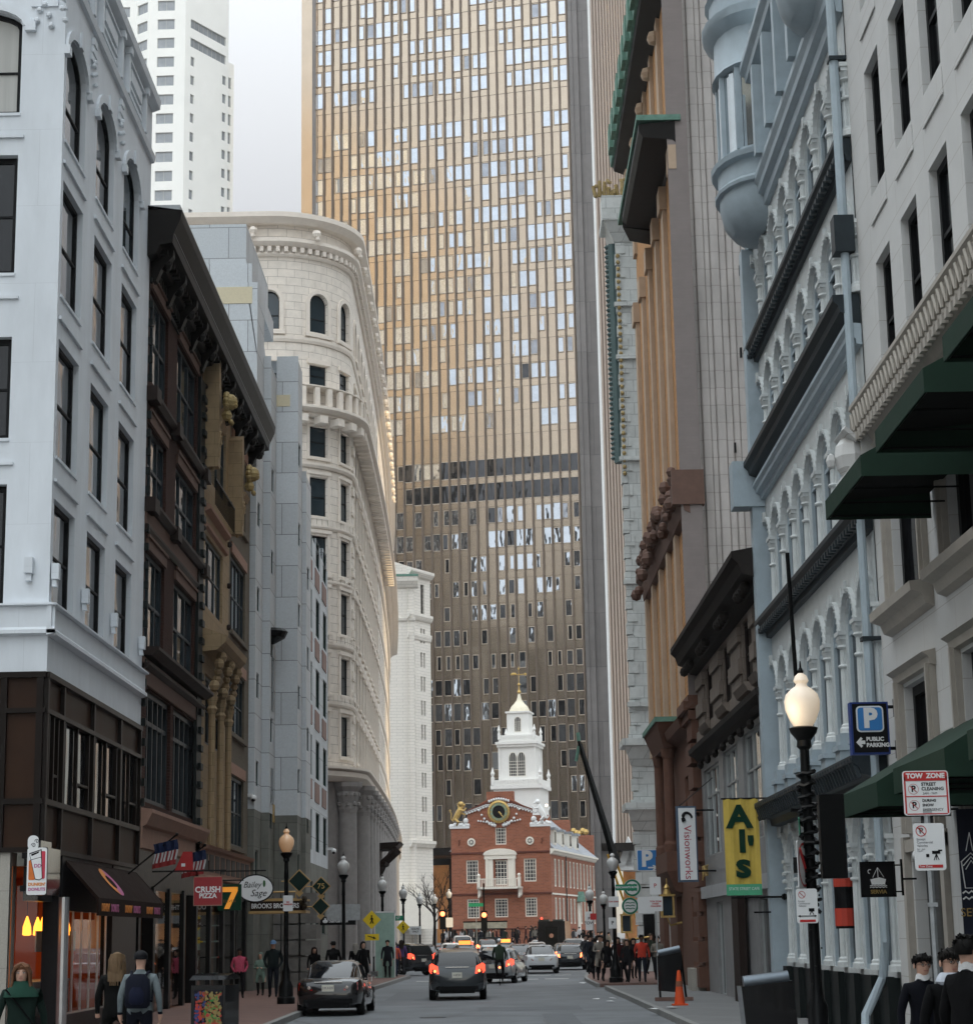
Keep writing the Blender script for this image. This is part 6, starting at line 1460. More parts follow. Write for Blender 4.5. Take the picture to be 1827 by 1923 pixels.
# black armoured van
V = thing('black_van', 'tall boxy black van with a round badge on its rear doors before the brick hall', 'van', (4.45, 157, gz(157)+.003), R_(-7))
v = MB(); v.hexa([(-1.1, 0, .45), (1.1, 0, .45), (1.1, 6.2, .45), (-1.1, 6.2, .45), (-1.05, .1, 2.85), (1.05, .1, 2.85), (1.05, 4.9, 2.85), (-1.05, 4.9, 2.85)]); v.build('body', M['black_gloss'], V)
v = MB(); v.box(-.5, .5, -.03, .02, .7, 2.4); d_ = v.build('rear_door', M['black_metal'], V); v = MB(); v.T = Matrix.Translation((0, -.05, 1.75)) @ Matrix.Rotation(R_(90), 4, 'X'); v.lathe(0, 0, [(.17, -.01), (.17, .01)], 16); v.T = Matrix.Identity(4); v.build('round_badge', M['red_granite'], d_)
v = MB(); v.box(-1.0, -.2, .2, 1.4, 2.85, 3.0); v.box(.1, .9, .2, 1.2, 2.85, 2.98); v.build('roof_equipment', M['iron_dark'], V)
v = MB(); v.ball((-.75, .1, 3.08), .1, 6, 4); v.build('roof_beacon', tail_on, V)
for s in (-1, 1):
    v = MB(); v.box(s*.85, s*1.0, -.04, .0, 1.0, 1.2); v.build('tail_light', tail_on, V)
    for yy in (1.2, 5.0):
        q = MB(); q.T = Matrix.Translation((s*.95, yy, .42)) @ Matrix.Rotation(R_(90), 4, 'Y'); q.lathe(0, 0, [(.3, -.13), (.42, -.12), (.42, .12), (.3, .13)], 16); q.T = Matrix.Identity(4); q.build('wheel', M['rubber'], V)
# open topped sightseeing vehicle with map
V = thing('sightseeing_trolley', 'low open sided trolley with a pale sign board on its roof before the brick hall', 'trolley', (-.8, 186, gz(186)+.003), 0)
v = MB(); v.box(-1.7, 1.7, 0, 6, .5, 1.2); v.box(-1.75, 1.75, -.1, 6.1, 1.95, 2.05)
for s in (-1.65, 1.65):
    for yy in (.05, 3, 5.9): v.box(s-.05, s+.05, yy-.05, yy+.05, 1.2, 1.95)
v.build('body', M['iron_dark'], V); v = MB(); v.box(-2.0, 2.0, -.18, -.1, 2.0, 2.55); v.build('roof_board', mat('map_board', (.50, .46, .36), .6, 0, .4, 2), V)
v = MB(); v.box(-2.05, 2.05, -.2, -.08, 2.55, 2.66); v.build('board_edge', M['black_metal'], V)
for s in (-1, 1):
    for yy in (1, 5): q = MB(); q.T = Matrix.Translation((s*1.5, yy, .4)) @ Matrix.Rotation(R_(90), 4, 'Y'); q.lathe(0, 0, [(.3, -.13), (.4, -.12), (.4, .12), (.3, .13)], 14); q.T = Matrix.Identity(4); q.build('wheel', M['rubber'], V)
# crane boom
K = thing('boom_lift', 'long black crane boom with yellow struts leaning up beside the brick hall', 'crane', (8.6, 118, 0.14), 0)
p0 = at(1188, 1725, 118); p1 = at(1146, 1585, 118); p2 = at(1087, 1392, 118)
o_ = Vector((8.6, 118, .14)); v = MB(); v.tube([p1-o_+Vector((.3, 0, -1.2)), p1-o_, p1.lerp(p2, .97)-o_], .30, 4, .14); v.tube([p1.lerp(p2, .3)-o_, p2-o_], .16, 4, .1); v.build('boom', M['black_metal'], K)
v = MB(); v.box(-.16, .16, -.2, .2, p2.z-.5, p2.z+.3) if False else v.tube([p2-o_, p2-o_+Vector((-.05, 0, .5))], .12, 5); v.tube([p2-o_+Vector((-.2, 0, -1.2)), p2-o_+Vector((-.02, 0, -.3))], .1, 5); v.build('boom_head', M['verdigris'], K)
v = MB(); 
for dx in (-.18, .18): v.tube([p1-o_+Vector((dx, 0, -.6)), p0-o_+Vector((dx, 0, 0))], .07, 5)
v.build('strut', mat('crane_yellow', (.55, .30, .03), .5), K)
v = MB(); v.box(-1.0, 1.0, -.4, 2.4, .5, 1.5); v.build('chassis', M['black_metal'], K)
for s in (-1, 1):
    for yy in (.2, 1.8): q = MB(); q.T = Matrix.Translation((s*.9, yy, .45)) @ Matrix.Rotation(R_(90), 4, 'Y'); q.lathe(0, 0, [(.3, -.15), (.45, -.13), (.45, .13), (.3, .15)], 14); q.T = Matrix.Identity(4); q.build('wheel', M['rubber'], K)
# ================================================================ PEOPLE
from mathutils import noise
def skin_body(joints, edges, root=0, sub=2):
    me = bpy.data.meshes.new('skel'); me.from_pydata([j[0] for j in joints], edges, []); o = bpy.data.objects.new('skel', me); col.objects.link(o)
    o.modifiers.new('s', 'SKIN')
    sv = me.skin_vertices[0].data if me.skin_vertices else None
    if sv is None:
        bm = bmesh.new(); bm.from_mesh(me); bm.verts.layers.skin.verify(); bm.to_mesh(me); bm.free(); sv = me.skin_vertices[0].data
    for i, j in enumerate(joints): r = j[1]; sv[i].radius = (r, r) if not isinstance(r, tuple) else r; sv[i].use_root = (i == root)
    m = o.modifiers.new('u', 'SUBSURF'); m.levels = sub; m.render_levels = sub
    dg = bpy.context.evaluated_depsgraph_get(); dg.update(); ev = o.evaluated_get(dg); out = bpy.data.meshes.new_from_object(ev)
    bpy.data.objects.remove(o); return out
def person_mesh(pose='walk', arms='down', ph=0.3, fingers=False, coat=0, turn=0):
    """faces -y (towards the camera) by default; height 1.75"""
    J = []; E_ = []
    def a(p, r, par=None):
        J.append((Vector(p), r)); i = len(J)-1
        if par is not None: E_.append((par, i))
        return i
    pel = a((0, 0, .96), (.15, .12)); sp = a((0, -.01, 1.16), (.145, .11), pel); ch = a((0, -.01, 1.34), (.16, .12), sp); nk0 = a((0, .0, 1.475), (.075, .07), ch); nk = a((0, -.01, 1.53), (.055, .055), nk0)
    hd = a((0, -.02, 1.60), (.072, .082), nk); hd2 = a((0, -.02, 1.675), (.078, .09), hd); hd3 = a((0, -.01, 1.725), (.055, .062), hd2)
    st = {'walk': .20*math.sin(ph*6.28), 'stand': .02, 'stride': .28}[pose]
    for s in (-1, 1):
        f = st*s
        hp = a((s*.09, 0, .90), .105, pel); kn = a((s*.10, -f*.55-.03, .50), .068, hp); an = a((s*.10, -f+(.06 if f < 0 else 0), .10+(.03 if f < -.1 else 0)), .045, kn); tn = a((s*.11, -f-.15+(.06 if f < 0 else 0), .045), (.045, .035), an)
    for s in (-1, 1):
        sh = a((s*.185, .0, 1.41), .062, ch)
        if arms == 'pockets': el = a((s*.27, .05, 1.14), .047, sh); wr = a((s*.19, -.07, .97), .036, el); hn = a((s*.16, -.09, .93), .036, wr)
        elif arms == 'front': el = a((s*.25, -.02, 1.15), .047, sh); wr = a((s*.09, -.20, 1.14), .034, el); hn = a((s*.04, -.24, 1.17), .034, wr)
        elif arms == 'swing': q = -.18*s*(1 if st >= 0 else -1); el = a((s*.26, .03-q*.4, 1.14), .048, sh); wr = a((s*.28, -.05-q, .91), .033, el); hn = a((s*.28, -.07-q*1.1, .84), .032, wr)
        else: el = a((s*.255, .03, 1.14), .048, sh); wr = a((s*.27, -.03, .90), .033, el); hn = a((s*.265, -.05, .83), .030, wr)
        J[hn] = (J[hn][0], (.022, .04))
        if fingers:
            d = (J[hn][0]-J[wr][0]).normalized()
            for k in range(4): fx = (k-1.5)*.017; p = J[hn][0]+d*.035+Vector((0, fx, 0)); f1 = a(p, .010, hn); f2 = a(p+d*(.035, .042, .04, .03)[k]+Vector((-s*.012, 0, 0)), .009, f1); a(p+d*(.055, .066, .062, .048)[k]+Vector((-s*.03, 0, 0)), .008, f2)
            t1 = a(J[hn][0]+Vector((-s*.01, -.035, .01)), .011, hn); a(J[hn][0]+Vector((-s*.02, -.055, -.02)), .009, t1)
    me = skin_body(J, E_, pel)
    for q in range(4): me.materials.append(M['skin'])
    return me
def finish_person(me, skirt=.0, coat=False, coatlen=.55, hood=False):
    """material slots: 0 skin 1 top 2 legs 3 shoes ; face shaped with nose, brow and chin"""
    for v in me.vertices:
        x, y, z = v.co
        if z > 1.55:
            f = -y-.02
            if f > .05:
                if abs(x) < .022 and 1.60 < z < 1.665: v.co.y -= .022*(1-abs(x)/.022)*(1-abs(z-1.625)/.045)
                if abs(abs(x)-.032) < .018 and 1.645 < z < 1.672: v.co.y += .010
                if abs(x) < .03 and 1.555 < z < 1.58: v.co.y -= .008
        if coat and .40 < z < 1.05 and abs(x) < .30 and z > coatlen and not (abs(x) > .22):
            k = min(1, (1.05-z)/.4); v.co.x += math.copysign(.05*k, x) if abs(x) > .01 else 0; v.co.y *= 1+.45*k
    for p in me.polygons:
        c = p.center; z = c.z
        if z > 1.515: i = 0
        elif abs(c.x) > .20 and z < .90 or (abs(c.x) < .2 and c.y < -.215 and 1.12 < z < 1.2): i = 0
        elif z > (.93 if not coat else coatlen): i = 1
        elif z > .11: i = 2
        else: i = 3
        p.material_index = i; p.use_smooth = True
_pp = {}
def person_proto(pose, arms, ph, coat, fingers=False, cl=.55):
    k = (pose, arms, round(ph, 2), coat, fingers, cl)
    if k not in _pp: me = person_mesh(pose, arms, ph, fingers); finish_person(me, coat=coat, coatlen=cl); _pp[k] = me
    return _pp[k]
_cm = {}
def cloth(c, r=.85):
    k = tuple(round(q, 3) for q in c)
    if k not in _cm: _cm[k] = mat('cloth_%d' % len(_cm), c, r, 0, .18, 12, .2, spec=.12)
    return _cm[k]
eye_w, eye_b, lipm = mat('eye_white', (.6, .58, .55), .3), mat('eye_dark', (.02, .015, .012), .3), mat('lips', (.36, .14, .12), .5)
label_n = []
def hair_mesh(style, m, parent, bare=False):
    h = MB(); rs = []
    top = 1.775
    def ringh(z, rx_, ry_, cy, cut=0): 
        return [(rx_*math.cos(2*math.pi*j/20), cy+ry_*math.sin(2*math.pi*j/20)*(1 if math.sin(2*math.pi*j/20) > 0 else (1-cut)), z+(.0 if math.sin(2*math.pi*j/20) > -.2 else cut*.05)) for j in range(20)]
    if style == 'short': rs = [ringh(1.615, .072, .085, .012, .75), ringh(1.65, .088, .10, .0, .45), ringh(1.69, .092, .104, -.008, .12), ringh(1.73, .082, .094, -.01), ringh(1.762, .055, .065, -.008), ringh(1.778, .015, .02, -.005)]
    elif style == 'long': rs = [ringh(1.36, .10, .05, .10, .9), ringh(1.45, .115, .075, .07, .95), ringh(1.55, .105, .085, .035, .95), ringh(1.62, .096, .10, .012, .72), ringh(1.68, .096, .108, -.004, .22), ringh(1.73, .086, .098, -.008), ringh(1.765, .058, .066, -.006), ringh(1.785, .015, .02, -.005)]
    elif style == 'cap': rs = [ringh(1.66, .093, .108, -.006), ringh(1.70, .095, .108, -.006), ringh(1.74, .084, .096, -.006), ringh(1.775, .05, .06, -.004), ringh(1.785, .015, .02, 0)]; h.hexa([(-.07, -.10, 1.665), (.07, -.10, 1.665), (.06, -.19, 1.655), (-.06, -.19, 1.655), (-.07, -.10, 1.685), (.07, -.10, 1.685), (.06, -.185, 1.672), (-.06, -.185, 1.672)])
    elif style == 'hood': rs = [ringh(1.50, .12, .11, .03, .3), ringh(1.58, .115, .12, .02, .75), ringh(1.66, .112, .122, .005, .6), ringh(1.73, .10, .112, .0, .2), ringh(1.785, .06, .07, 0), ringh(1.80, .015, .02, 0)]
    h.rings(rs)
    rg = random.Random(len(label_n)+7); label_n.append(1)
    if style == 'short':
        for k in range(44):
            a_ = rg.uniform(0, 6.28); zz = rg.uniform(1.68, 1.775); rr_h = .094*math.sqrt(max(.05, 1-((zz-1.67)/.115)**2)); x_, y_ = rr_h*math.cos(a_), -.005+rr_h*1.1*math.sin(a_)
            h.tube([(x_*.85, y_*.85, zz), (x_*1.06, y_*1.06, zz+.012), (x_*1.12+rg.uniform(-.02, .02), y_*1.12-.012, zz-.022)], .013, 4, .004)
        for k in range(9): h.tube([(-.07+.0175*k, -.06, 1.745), (-.075+.018*k, -.100, 1.735), (-.08+.019*k, -.112, 1.705+.008*(k % 2))], .014, 4, .005)
        for sx in (-1, 1): h.tube([(sx*.088, -.02, 1.70), (sx*.092, -.035, 1.655)], .012, 4, .006)
    elif style == 'long':
        for k in range(34):
            a_ = math.pi*2*(k/34)
            if math.sin(a_) < -.62: continue
            x_, y_ = .10*math.cos(a_), .015+.095*math.sin(a_); e_ = rg.uniform(1.28, 1.42) if math.sin(a_) < .3 else 1.3
            h.tube([(x_*.7, y_*.7, 1.75), (x_*1.02, y_*1.02, 1.66), (x_*1.10, y_*1.05+.01, 1.52), (x_*1.25+rg.uniform(-.02, .02), y_+(-.03 if abs(math.cos(a_)) > .7 else .03), e_)], .021, 5, .008)
        for sx in (-1, 1):
            for k in range(3): h.tube([(0, -.075, 1.765), (sx*(.05+.012*k), -.10+.008*k, 1.725), (sx*(.088+.006*k), -.075+.02*k, 1.65), (sx*(.10+.008*k), -.06+.02*k, 1.52), (sx*(.115+.01*k), -.085+.02*k, 1.36)], .020, 5, .010)
    o = h.build('hair' if style in ('short', 'long') else style, m, parent, True)
    for v in o.data.vertices: n_ = noise.noise(v.co*34); v.co += Vector((v.co.x, v.co.y, .03 if v.co.z > 1.5 else .35*abs(noise.noise(v.co*60))*.4))*.10*n_
    return o
def person(label, x, y, rz=0, h=1.72, top=(.02, .02, .025), legs=(.02, .02, .03), hair='short', hairc=(.02, .014, .01), skin=None, pose='walk', arms='down', ph=.3, coat=True, face=False, zbase=None, group='people on the pavements', fingers=False, cl=.55, extra=None):
    zb_ = gz(y)+.143 if zbase is None else zbase
    t = thing('person', label, 'person', (x, y, zb_), rz, group); s = h/1.76; t.scale = (s*1.06, s*1.06, s)
    me = person_proto(pose, arms, ph, coat, fingers, cl).copy()
    for qi, m in enumerate((skin or M['skin'], cloth(top), cloth(legs), cloth((.015, .013, .012)))): me.materials[qi] = m
    b = bpy.data.objects.new('figure', me); col.objects.link(b); b.parent = t
    hair_mesh(hair, cloth(hairc, .6), t)
    if face:
        e = MB()
        for sx in (-1, 1): e.m = 0; e.ball((sx*.032, -.098, 1.655), .0125, 8, 6, 1.1, .6, .7); e.m = 1; e.ball((sx*.032, -.105, 1.655), .007, 6, 4, 1, .6, 1); e.box(sx*.018, sx*.048, -.112, -.098, 1.673, 1.680)
        e.m = 2; e.box(-.024, .024, -.104, -.092, 1.586, 1.594)
        e.m = 0; e.build('eye', [eye_w, eye_b, lipm], t)
        for sx in (-1, 1):
            e = MB(); e.ball((sx*.088, -.005, 1.64), .026, 6, 5, .35, .7, 1.2); e.build('ear', skin or M['skin'], t, True)
    if extra: extra(t)
    return t
def collar(m):
    def f(t):
        c = MB(); c.rings([[(r*math.cos(2*math.pi*j/14), -.01+r*.9*math.sin(2*math.pi*j/14), z+(.015*math.sin(j*1.7))) for j in range(14)] for r, z in ((.085, 1.49), (.080, 1.52), (.075, 1.545), (.068, 1.548))]); c.build('collar', m, t, True)
    return f
def scarf(t):
    m = cloth((.42, .45, .5)); c = MB(); c.rings([[(r*math.cos(2*math.pi*j/14), -.015+r*.95*math.sin(2*math.pi*j/14), z) for j in range(14)] for r, z in ((.12, 1.45), (.135, 1.48), (.12, 1.52), (.10, 1.55), (.085, 1.56))])
    c.tube([(.05, -.13, 1.48), (.03, -.17, 1.40), (.02, -.165, 1.30)], .045, 8, .035); c.build('scarf', m, t, True); specs(t)
def specs(t):
    c = MB()
    for sx in (-1, 1): c.tube([(sx*.033+.021*math.cos(a*.7), -.118, 1.652+.016*math.sin(a*.7)) for a in range(10)], .0022, 4); c.tube([(sx*.055, -.115, 1.655), (sx*.086, -.02, 1.655)], .0022, 4)
    c.tube([(-.013, -.12, 1.655), (.013, -.12, 1.655)], .0022, 4); c.build('glasses', M['black_metal'], t)
def specs_collar(t): specs(t); collar(cloth((.55, .55, .55)))(t)
def backpack(t):
    b = MB(); b.rings([[(w_*math.cos(2*math.pi*j/16)*(1.15 if abs(math.cos(2*math.pi*j/16)) > .7 else 1), .20+d_*math.sin(2*math.pi*j/16), z) for j in range(16)] for w_, d_, z in ((.11, .05, .99), (.145, .085, 1.03), (.15, .10, 1.2), (.14, .085, 1.38), (.08, .05, 1.46))]); b.build('backpack', cloth((.015, .018, .035)), t, True)
    b = MB(); b.rings([[(w_*math.cos(2*math.pi*j/12), .28+d_*math.sin(2*math.pi*j/12), z) for j in range(12)] for w_, d_, z in ((.06, .03, 1.04), (.10, .05, 1.07), (.10, .05, 1.2), (.06, .03, 1.28))]); b.build('backpack_pocket', cloth((.02, .025, .06)), t, True)
    b = MB()
    for sx in (-1, 1): b.tube([(sx*.10, .13, 1.44), (sx*.115, .02, 1.49), (sx*.12, -.11, 1.40), (sx*.15, -.10, 1.2), (sx*.16, .05, 1.08)], .02, 5)
    b.build('backpack_strap', cloth((.015, .018, .035)), t)
def bag_white(t):
    b = MB(); b.rings([[(-.29+w_*math.cos(2*math.pi*j/10), -.02+d_*math.sin(2*math.pi*j/10), z+.015*math.sin(j*2.3)) for j in range(10)] for w_, d_, z in ((.09, .06, .42), (.14, .09, .46), (.12, .07, .62), (.04, .03, .76), (.02, .02, .80))]); b.build('plastic_bag', mat('thin_white_plastic', (.42, .42, .42), .4), t, True)
    b = MB(); b.tube([(-.17, -.13, 1.46), (0, -.16, 1.25), (.18, -.12, 1.0)], .012, 4); b.tube([(-.17, .05, 1.47), (.0, .15, 1.3), (.19, .1, 1.0)], .012, 4); b.box(.14, .30, -.1, .1, .78, 1.0); b.build('shoulder_bag', M['black_metal'], t)
    b = MB(); b.rings([[(r*math.cos(2*math.pi*j/14), -.01+r*.8*math.sin(2*math.pi*j/14), z) for j in range(14)] for r, z in ((.215, 1.36), (.20, 1.42), (.13, 1.49), (.10, 1.55), (.085, 1.555))]); b.build('cape_collar', cloth((.03, .10, .07)), t, True)
person('woman with long brown hair in a dark green jacket carrying a plastic bag', at(40, 1850, 24).x, 24.0, R_(8), 1.66, (.018, .04, .032), (.03, .05, .11), 'long', (.16, .075, .04), pose='stride', arms='swing', coat=False, face=True, fingers=True, extra=bag_white)
person('person in a long black coat with blond hair, seen from behind at the doughnut shop', at(208, 1800, 29).x, 29.5, R_(178), 1.73, (.006, .006, .006), (.006, .006, .006), 'long', (.14, .09, .05), pose='stand', coat=True, cl=.35, group=None)
person('person in a grey pullover and dark cap wearing a navy backpack, seen from behind', at(262, 1800, 28.5).x, 28.6, R_(180), 1.75, (.16, .19, .20), (.012, .014, .025), 'cap', (.01, .01, .014), pose='walk', ph=.1, coat=False, extra=backpack, group=None, fingers=True)
person('man in a dark coat and white collar wearing glasses at the far right', at(1733, 1850, 21).x, 21.0, R_(12), 1.62, (.008, .009, .016), (.006, .006, .008), 'short', (.01, .008, .007), pose='walk', face=True, extra=specs_collar, fingers=True)
person('man in a black coat with a grey scarf and glasses looking down', at(1785, 1850, 18).x, 18.0, R_(15), 1.70, (.005, .005, .006), (.005, .005, .006), 'short', (.012, .009, .007), pose='stand', face=True, extra=scarf, fingers=True)
person('tall man in a black suit jacket at the right edge, seen from the side', at(1815, 1800, 17.2).x, 17.2, R_(120), 1.82, (.004, .004, .005), (.006, .006, .008), 'short', (.008, .007, .006), pose='stand', face=True, extra=collar(cloth((.5, .5, .5))), fingers=True)
person('person in a pink coat walking with hands in pockets by the shop windows', at(453, 1884, 67).x, 66.5, R_(10), 1.60, (.42, .07, .12), (.01, .01, .012), 'short', (.01, .008, .007), M['skin_dark'], 'walk', 'pockets', .12, False)
person('person in a pale green parka holding a phone beside the man in the blue cap', at(489, 1874, 69).x, 69.0, R_(-5), 1.42, (.16, .24, .20), (.01, .01, .012), 'hood', (.14, .2, .17), None, 'stand', 'front', .3, True)
person('man in a blue cap and dark green jacket standing with hands in pockets', at(514, 1884, 67).x, 66.8, R_(0), 1.83, (.018, .030, .032), (.012, .016, .028), 'cap', (.10, .18, .30), None, 'stand', 'pockets', .3, False)
person('person with long dark hair sitting low behind the black saloon', at(590, 1810, 76).x, 76, R_(20), 1.55, (.008, .008, .009), (.008, .008, .01), 'long', (.03, .012, .01), pose='stand')
person('person in a black jacket by the stone wall behind the black saloon', at(626, 1810, 78).x, 78, R_(190), 1.74, (.006, .006, .007), (.008, .008, .01), 'short', (.01, .01, .01), pose='stand')
person('person with grey hair in a black coat by the thick lamp post', at(668, 1800, 80).x, 80, R_(200), 1.65, (.008, .008, .009), (.008, .008, .01), 'long', (.3, .28, .25), pose='stand')
person('person in a black fur edged coat facing the grey haired one', at(682, 1800, 79).x, 79, R_(30), 1.70, (.006, .006, .007), (.01, .01, .012), 'hood', (.03, .025, .02), pose='stand')
person('person in an orange red jacket walking away on the left corner', at(742, 1830, 96).x, 96, R_(175), 1.62, (.50, .09, .05), (.02, .03, .07), 'short', (.05, .02, .015), coat=False)
person('person in a purple jacket beside the orange red jacket', at(754, 1820, 101).x, 101, R_(185), 1.70, (.10, .06, .18), (.05, .05, .06), 'long', (.06, .04, .03), coat=False)
person('person in a dark coat with a white bag on the left corner', at(728, 1835, 95).x, 95, R_(0), 1.72, (.02, .022, .03), (.02, .02, .024), 'short', (.02, .015, .012), coat=True)
person('person in black between the two pedestrian signs', at(745, 1800, 108).x, 103.5, R_(180), 1.85, (.015, .015, .018), (.02, .02, .025), 'short', (.02, .015, .012), coat=True)
random.seed(77)
cols_ = [((.015, .015, .018), 'black'), ((.03, .035, .05), 'navy'), ((.10, .10, .11), 'grey'), ((.22, .2, .17), 'beige'), ((.45, .46, .47), 'white'), ((.12, .03, .03), 'maroon'), ((.05, .07, .05), 'olive')]
# crowd on the right pavement
rc = [(1118, 84, 0), (1127, 82, 3), (1140, 80, 0), (1160, 81, 5), (1178, 78, 0), (1190, 84, 0), (1235, 81, 3), (1108, 95, 1), (1245, 86, 0), (1222, 92, 6), (1100, 104, 2), (1112, 112, 0), (1130, 96, 4)]
wh = ['second from the right kerb', 'nearest the kerb', 'beside the lamp post', 'left of the red topped man', 'directly before the shop doors', 'behind the black coated ones', 'just left of the metal panel', 'farther along the kerb', 'behind the metal panel', 'near the gold lantern', 'far along the kerb', 'farthest along the kerb', 'between two lamp posts']
for i, (px, Y, ci) in enumerate(rc):
    c, n_ = cols_[ci]; x = at(px, 1800, Y).x
    person('person in a %s coat in the right pavement crowd, %s' % (n_, wh[i]), x, Y, R_(random.choice((-20, 10, 170, 0, 30))), random.uniform(1.60, 1.80), c, (.012, .012, .016), random.choice(('short', 'long')), random.choice(((.02, .014, .01), (.05, .03, .02), (.12, .07, .04))), pose='walk', ph=random.choice((.1, .3, .6)), coat=bool(i % 3), arms=random.choice(('down', 'pockets', 'front')), group='crowd on the right pavement')
person('man in a red top with black vest walking towards the camera on the right pavement', at(1207, 1830, 77.8).x, 78.0, R_(-5), 1.78, (.46, .05, .03), (.02, .025, .04), 'short', (.02, .02, .02), M['skin_dark'], 'walk', 'down', .3, False, group='crowd on the right pavement')
# far crowd
far_p = []
for i in range(74):
    if i < 24: Y = random.uniform(128, 190); x = random.uniform(-9.6, -7.6)*Y/150-.6; x = max(x, -13) ; where = 'left pavement before the pale building'
    elif i < 58: Y = random.uniform(200, 213); x = random.uniform(-5.5, 4.5); where = 'square before the brick hall'
    else: Y = random.uniform(165, 212); x = random.uniform(7.2, 9.5); where = 'right side of the brick hall'
    c, n_ = random.choice(cols_)
    fp_ = person('far off person in a %s coat' % n_, x, Y, R_(random.uniform(0, 360)), random.uniform(1.58, 1.86), c, (.02, .02, .03), random.choice(('short', 'long')), random.choice(((.02, .014, .01), (.07, .045, .03))), pose='walk', ph=random.choice((.1, .3, .6)), coat=bool(i % 2), group='far crowd, %s coats, %s' % (n_, where), zbase=gz(Y)+(.145 if i < 24 or Y < 205 and i >= 58 and False else (.125 if Y > 205 else .005) if i >= 24 else .145)); far_p.append((n_, where, x/Y, fp_))
ordn = ['first', 'second', 'third', 'fourth', 'fifth', 'sixth', 'seventh', 'eighth', 'ninth', 'tenth', 'eleventh', 'twelfth']
for n_, where in sorted({(a, b) for a, b, c, d in far_p}):
    for k, q in enumerate(sorted([q for q in far_p if q[:2] == (n_, where)], key=lambda q: q[2])): q[3]['label'] = 'distant person, %s %s coat from the left on the %s' % (ordn[k], n_, where); q[3]['group'] = 'far crowd'
# cyclist
C_ = thing('bicycle', 'bicycle with a lit red rear lamp ridden away up the middle of the road', 'bicycle', (at(938, 1838, 88).x, 83.0, .003), 0)
for yy in (0.0, 1.02):
    q = MB(); q.T = Matrix.Translation((0, yy, .34)) @ Matrix.Rotation(R_(90), 4, 'Y'); q.rings([[((.32+.018*math.cos(b_*math.pi/3))*math.cos(a_*math.pi/12), (.32+.018*math.cos(b_*math.pi/3))*math.sin(a_*math.pi/12), .018*math.sin(b_*math.pi/3)) for b_ in range(6)] for a_ in range(25)], cap=False); q.T = Matrix.Identity(4); wo_ = q.build('wheel', M['rubber'], C_)
    q = MB(); [q.tube([(0, yy, .34), (0, yy+.31*math.cos(a_), .34+.31*math.sin(a_))], .003, 3) for a_ in [i*math.pi/6 for i in range(12)]]; q.build('spoke', M['steel'], wo_)
q = MB(); q.tube([(0, 0, .34), (0, .42, .30), (0, .90, .86), (0, .30, .82), (0, 0, .34)], .016, 5); q.tube([(0, .42, .30), (0, .28, .92)], .016, 5); q.tube([(0, 1.02, .34), (0, .88, .95)], .016, 5); q.build('frame', M['black_metal'], C_)
q = MB(); q.tube([(-.26, .85, 1.0), (0, .9, .98), (.26, .85, 1.0)], .014, 5); q.build('handlebar', M['black_metal'], C_)
q = MB(); q.ball((0, .27, .95), .09, 8, 5, .8, 1.4, .4); q.build('saddle', M['black_metal'], C_)
q = MB(); q.ball((0, -.02, .72), .05, 8, 5); q.build('rear_lamp', brake_hot, C_)
J = []; 
def rider():
    P_ = [((0, .24, 1.06), (.15, .13)), ((0, .32, 1.28), (.15, .12)), ((0, .42, 1.46), (.16, .12)), ((0, .50, 1.60), (.06, .06)), ((0, .55, 1.70), (.075, .085)), ((0, .56, 1.78), (.07, .08))]
    e = [(0, 1), (1, 2), (2, 3), (3, 4), (4, 5)]
    for s, kz, fz_ in ((-1, .78, .42), (1, .62, .22)):
        i = len(P_); P_.extend([((s*.10, .25, 1.0), .10), ((s*.14, .62, kz), .068), ((s*.11, .46, fz_), .045), ((s*.11, .58, fz_-.05), .04)]); e += [(0, i), (i, i+1), (i+1, i+2), (i+2, i+3)]
    for s in (-1, 1):
        i = len(P_); P_.extend([((s*.19, .46, 1.50), .06), ((s*.27, .62, 1.24), .045), ((s*.24, .82, 1.04), .035)]); e += [(2, i), (i, i+1), (i+1, i+2)]
    return skin_body([(Vector(p), r) for p, r in P_], e, 0)
me = rider()
for m in (M['skin'], cloth((.05, .075, .05)), cloth((.012, .012, .015)), cloth((.015, .013, .012))): me.materials.append(m)
for p in me.polygons: p.use_smooth = True; z = p.center.z; p.material_index = 0 if (z > 1.62) else (1 if z > 1.02 else 2)
t = thing('person', 'cyclist in a green jacket and pale helmet riding away in the middle of the road', 'person', (C_.location.x, 83.0, .003), 0); o = bpy.data.objects.new('figure', me); col.objects.link(o); o.parent = t
q = MB(); q.ball((0, .54, 1.80), .105, 10, 6, .9, 1.2, .75); q.build('helmet', M['sign_white'], t, True)
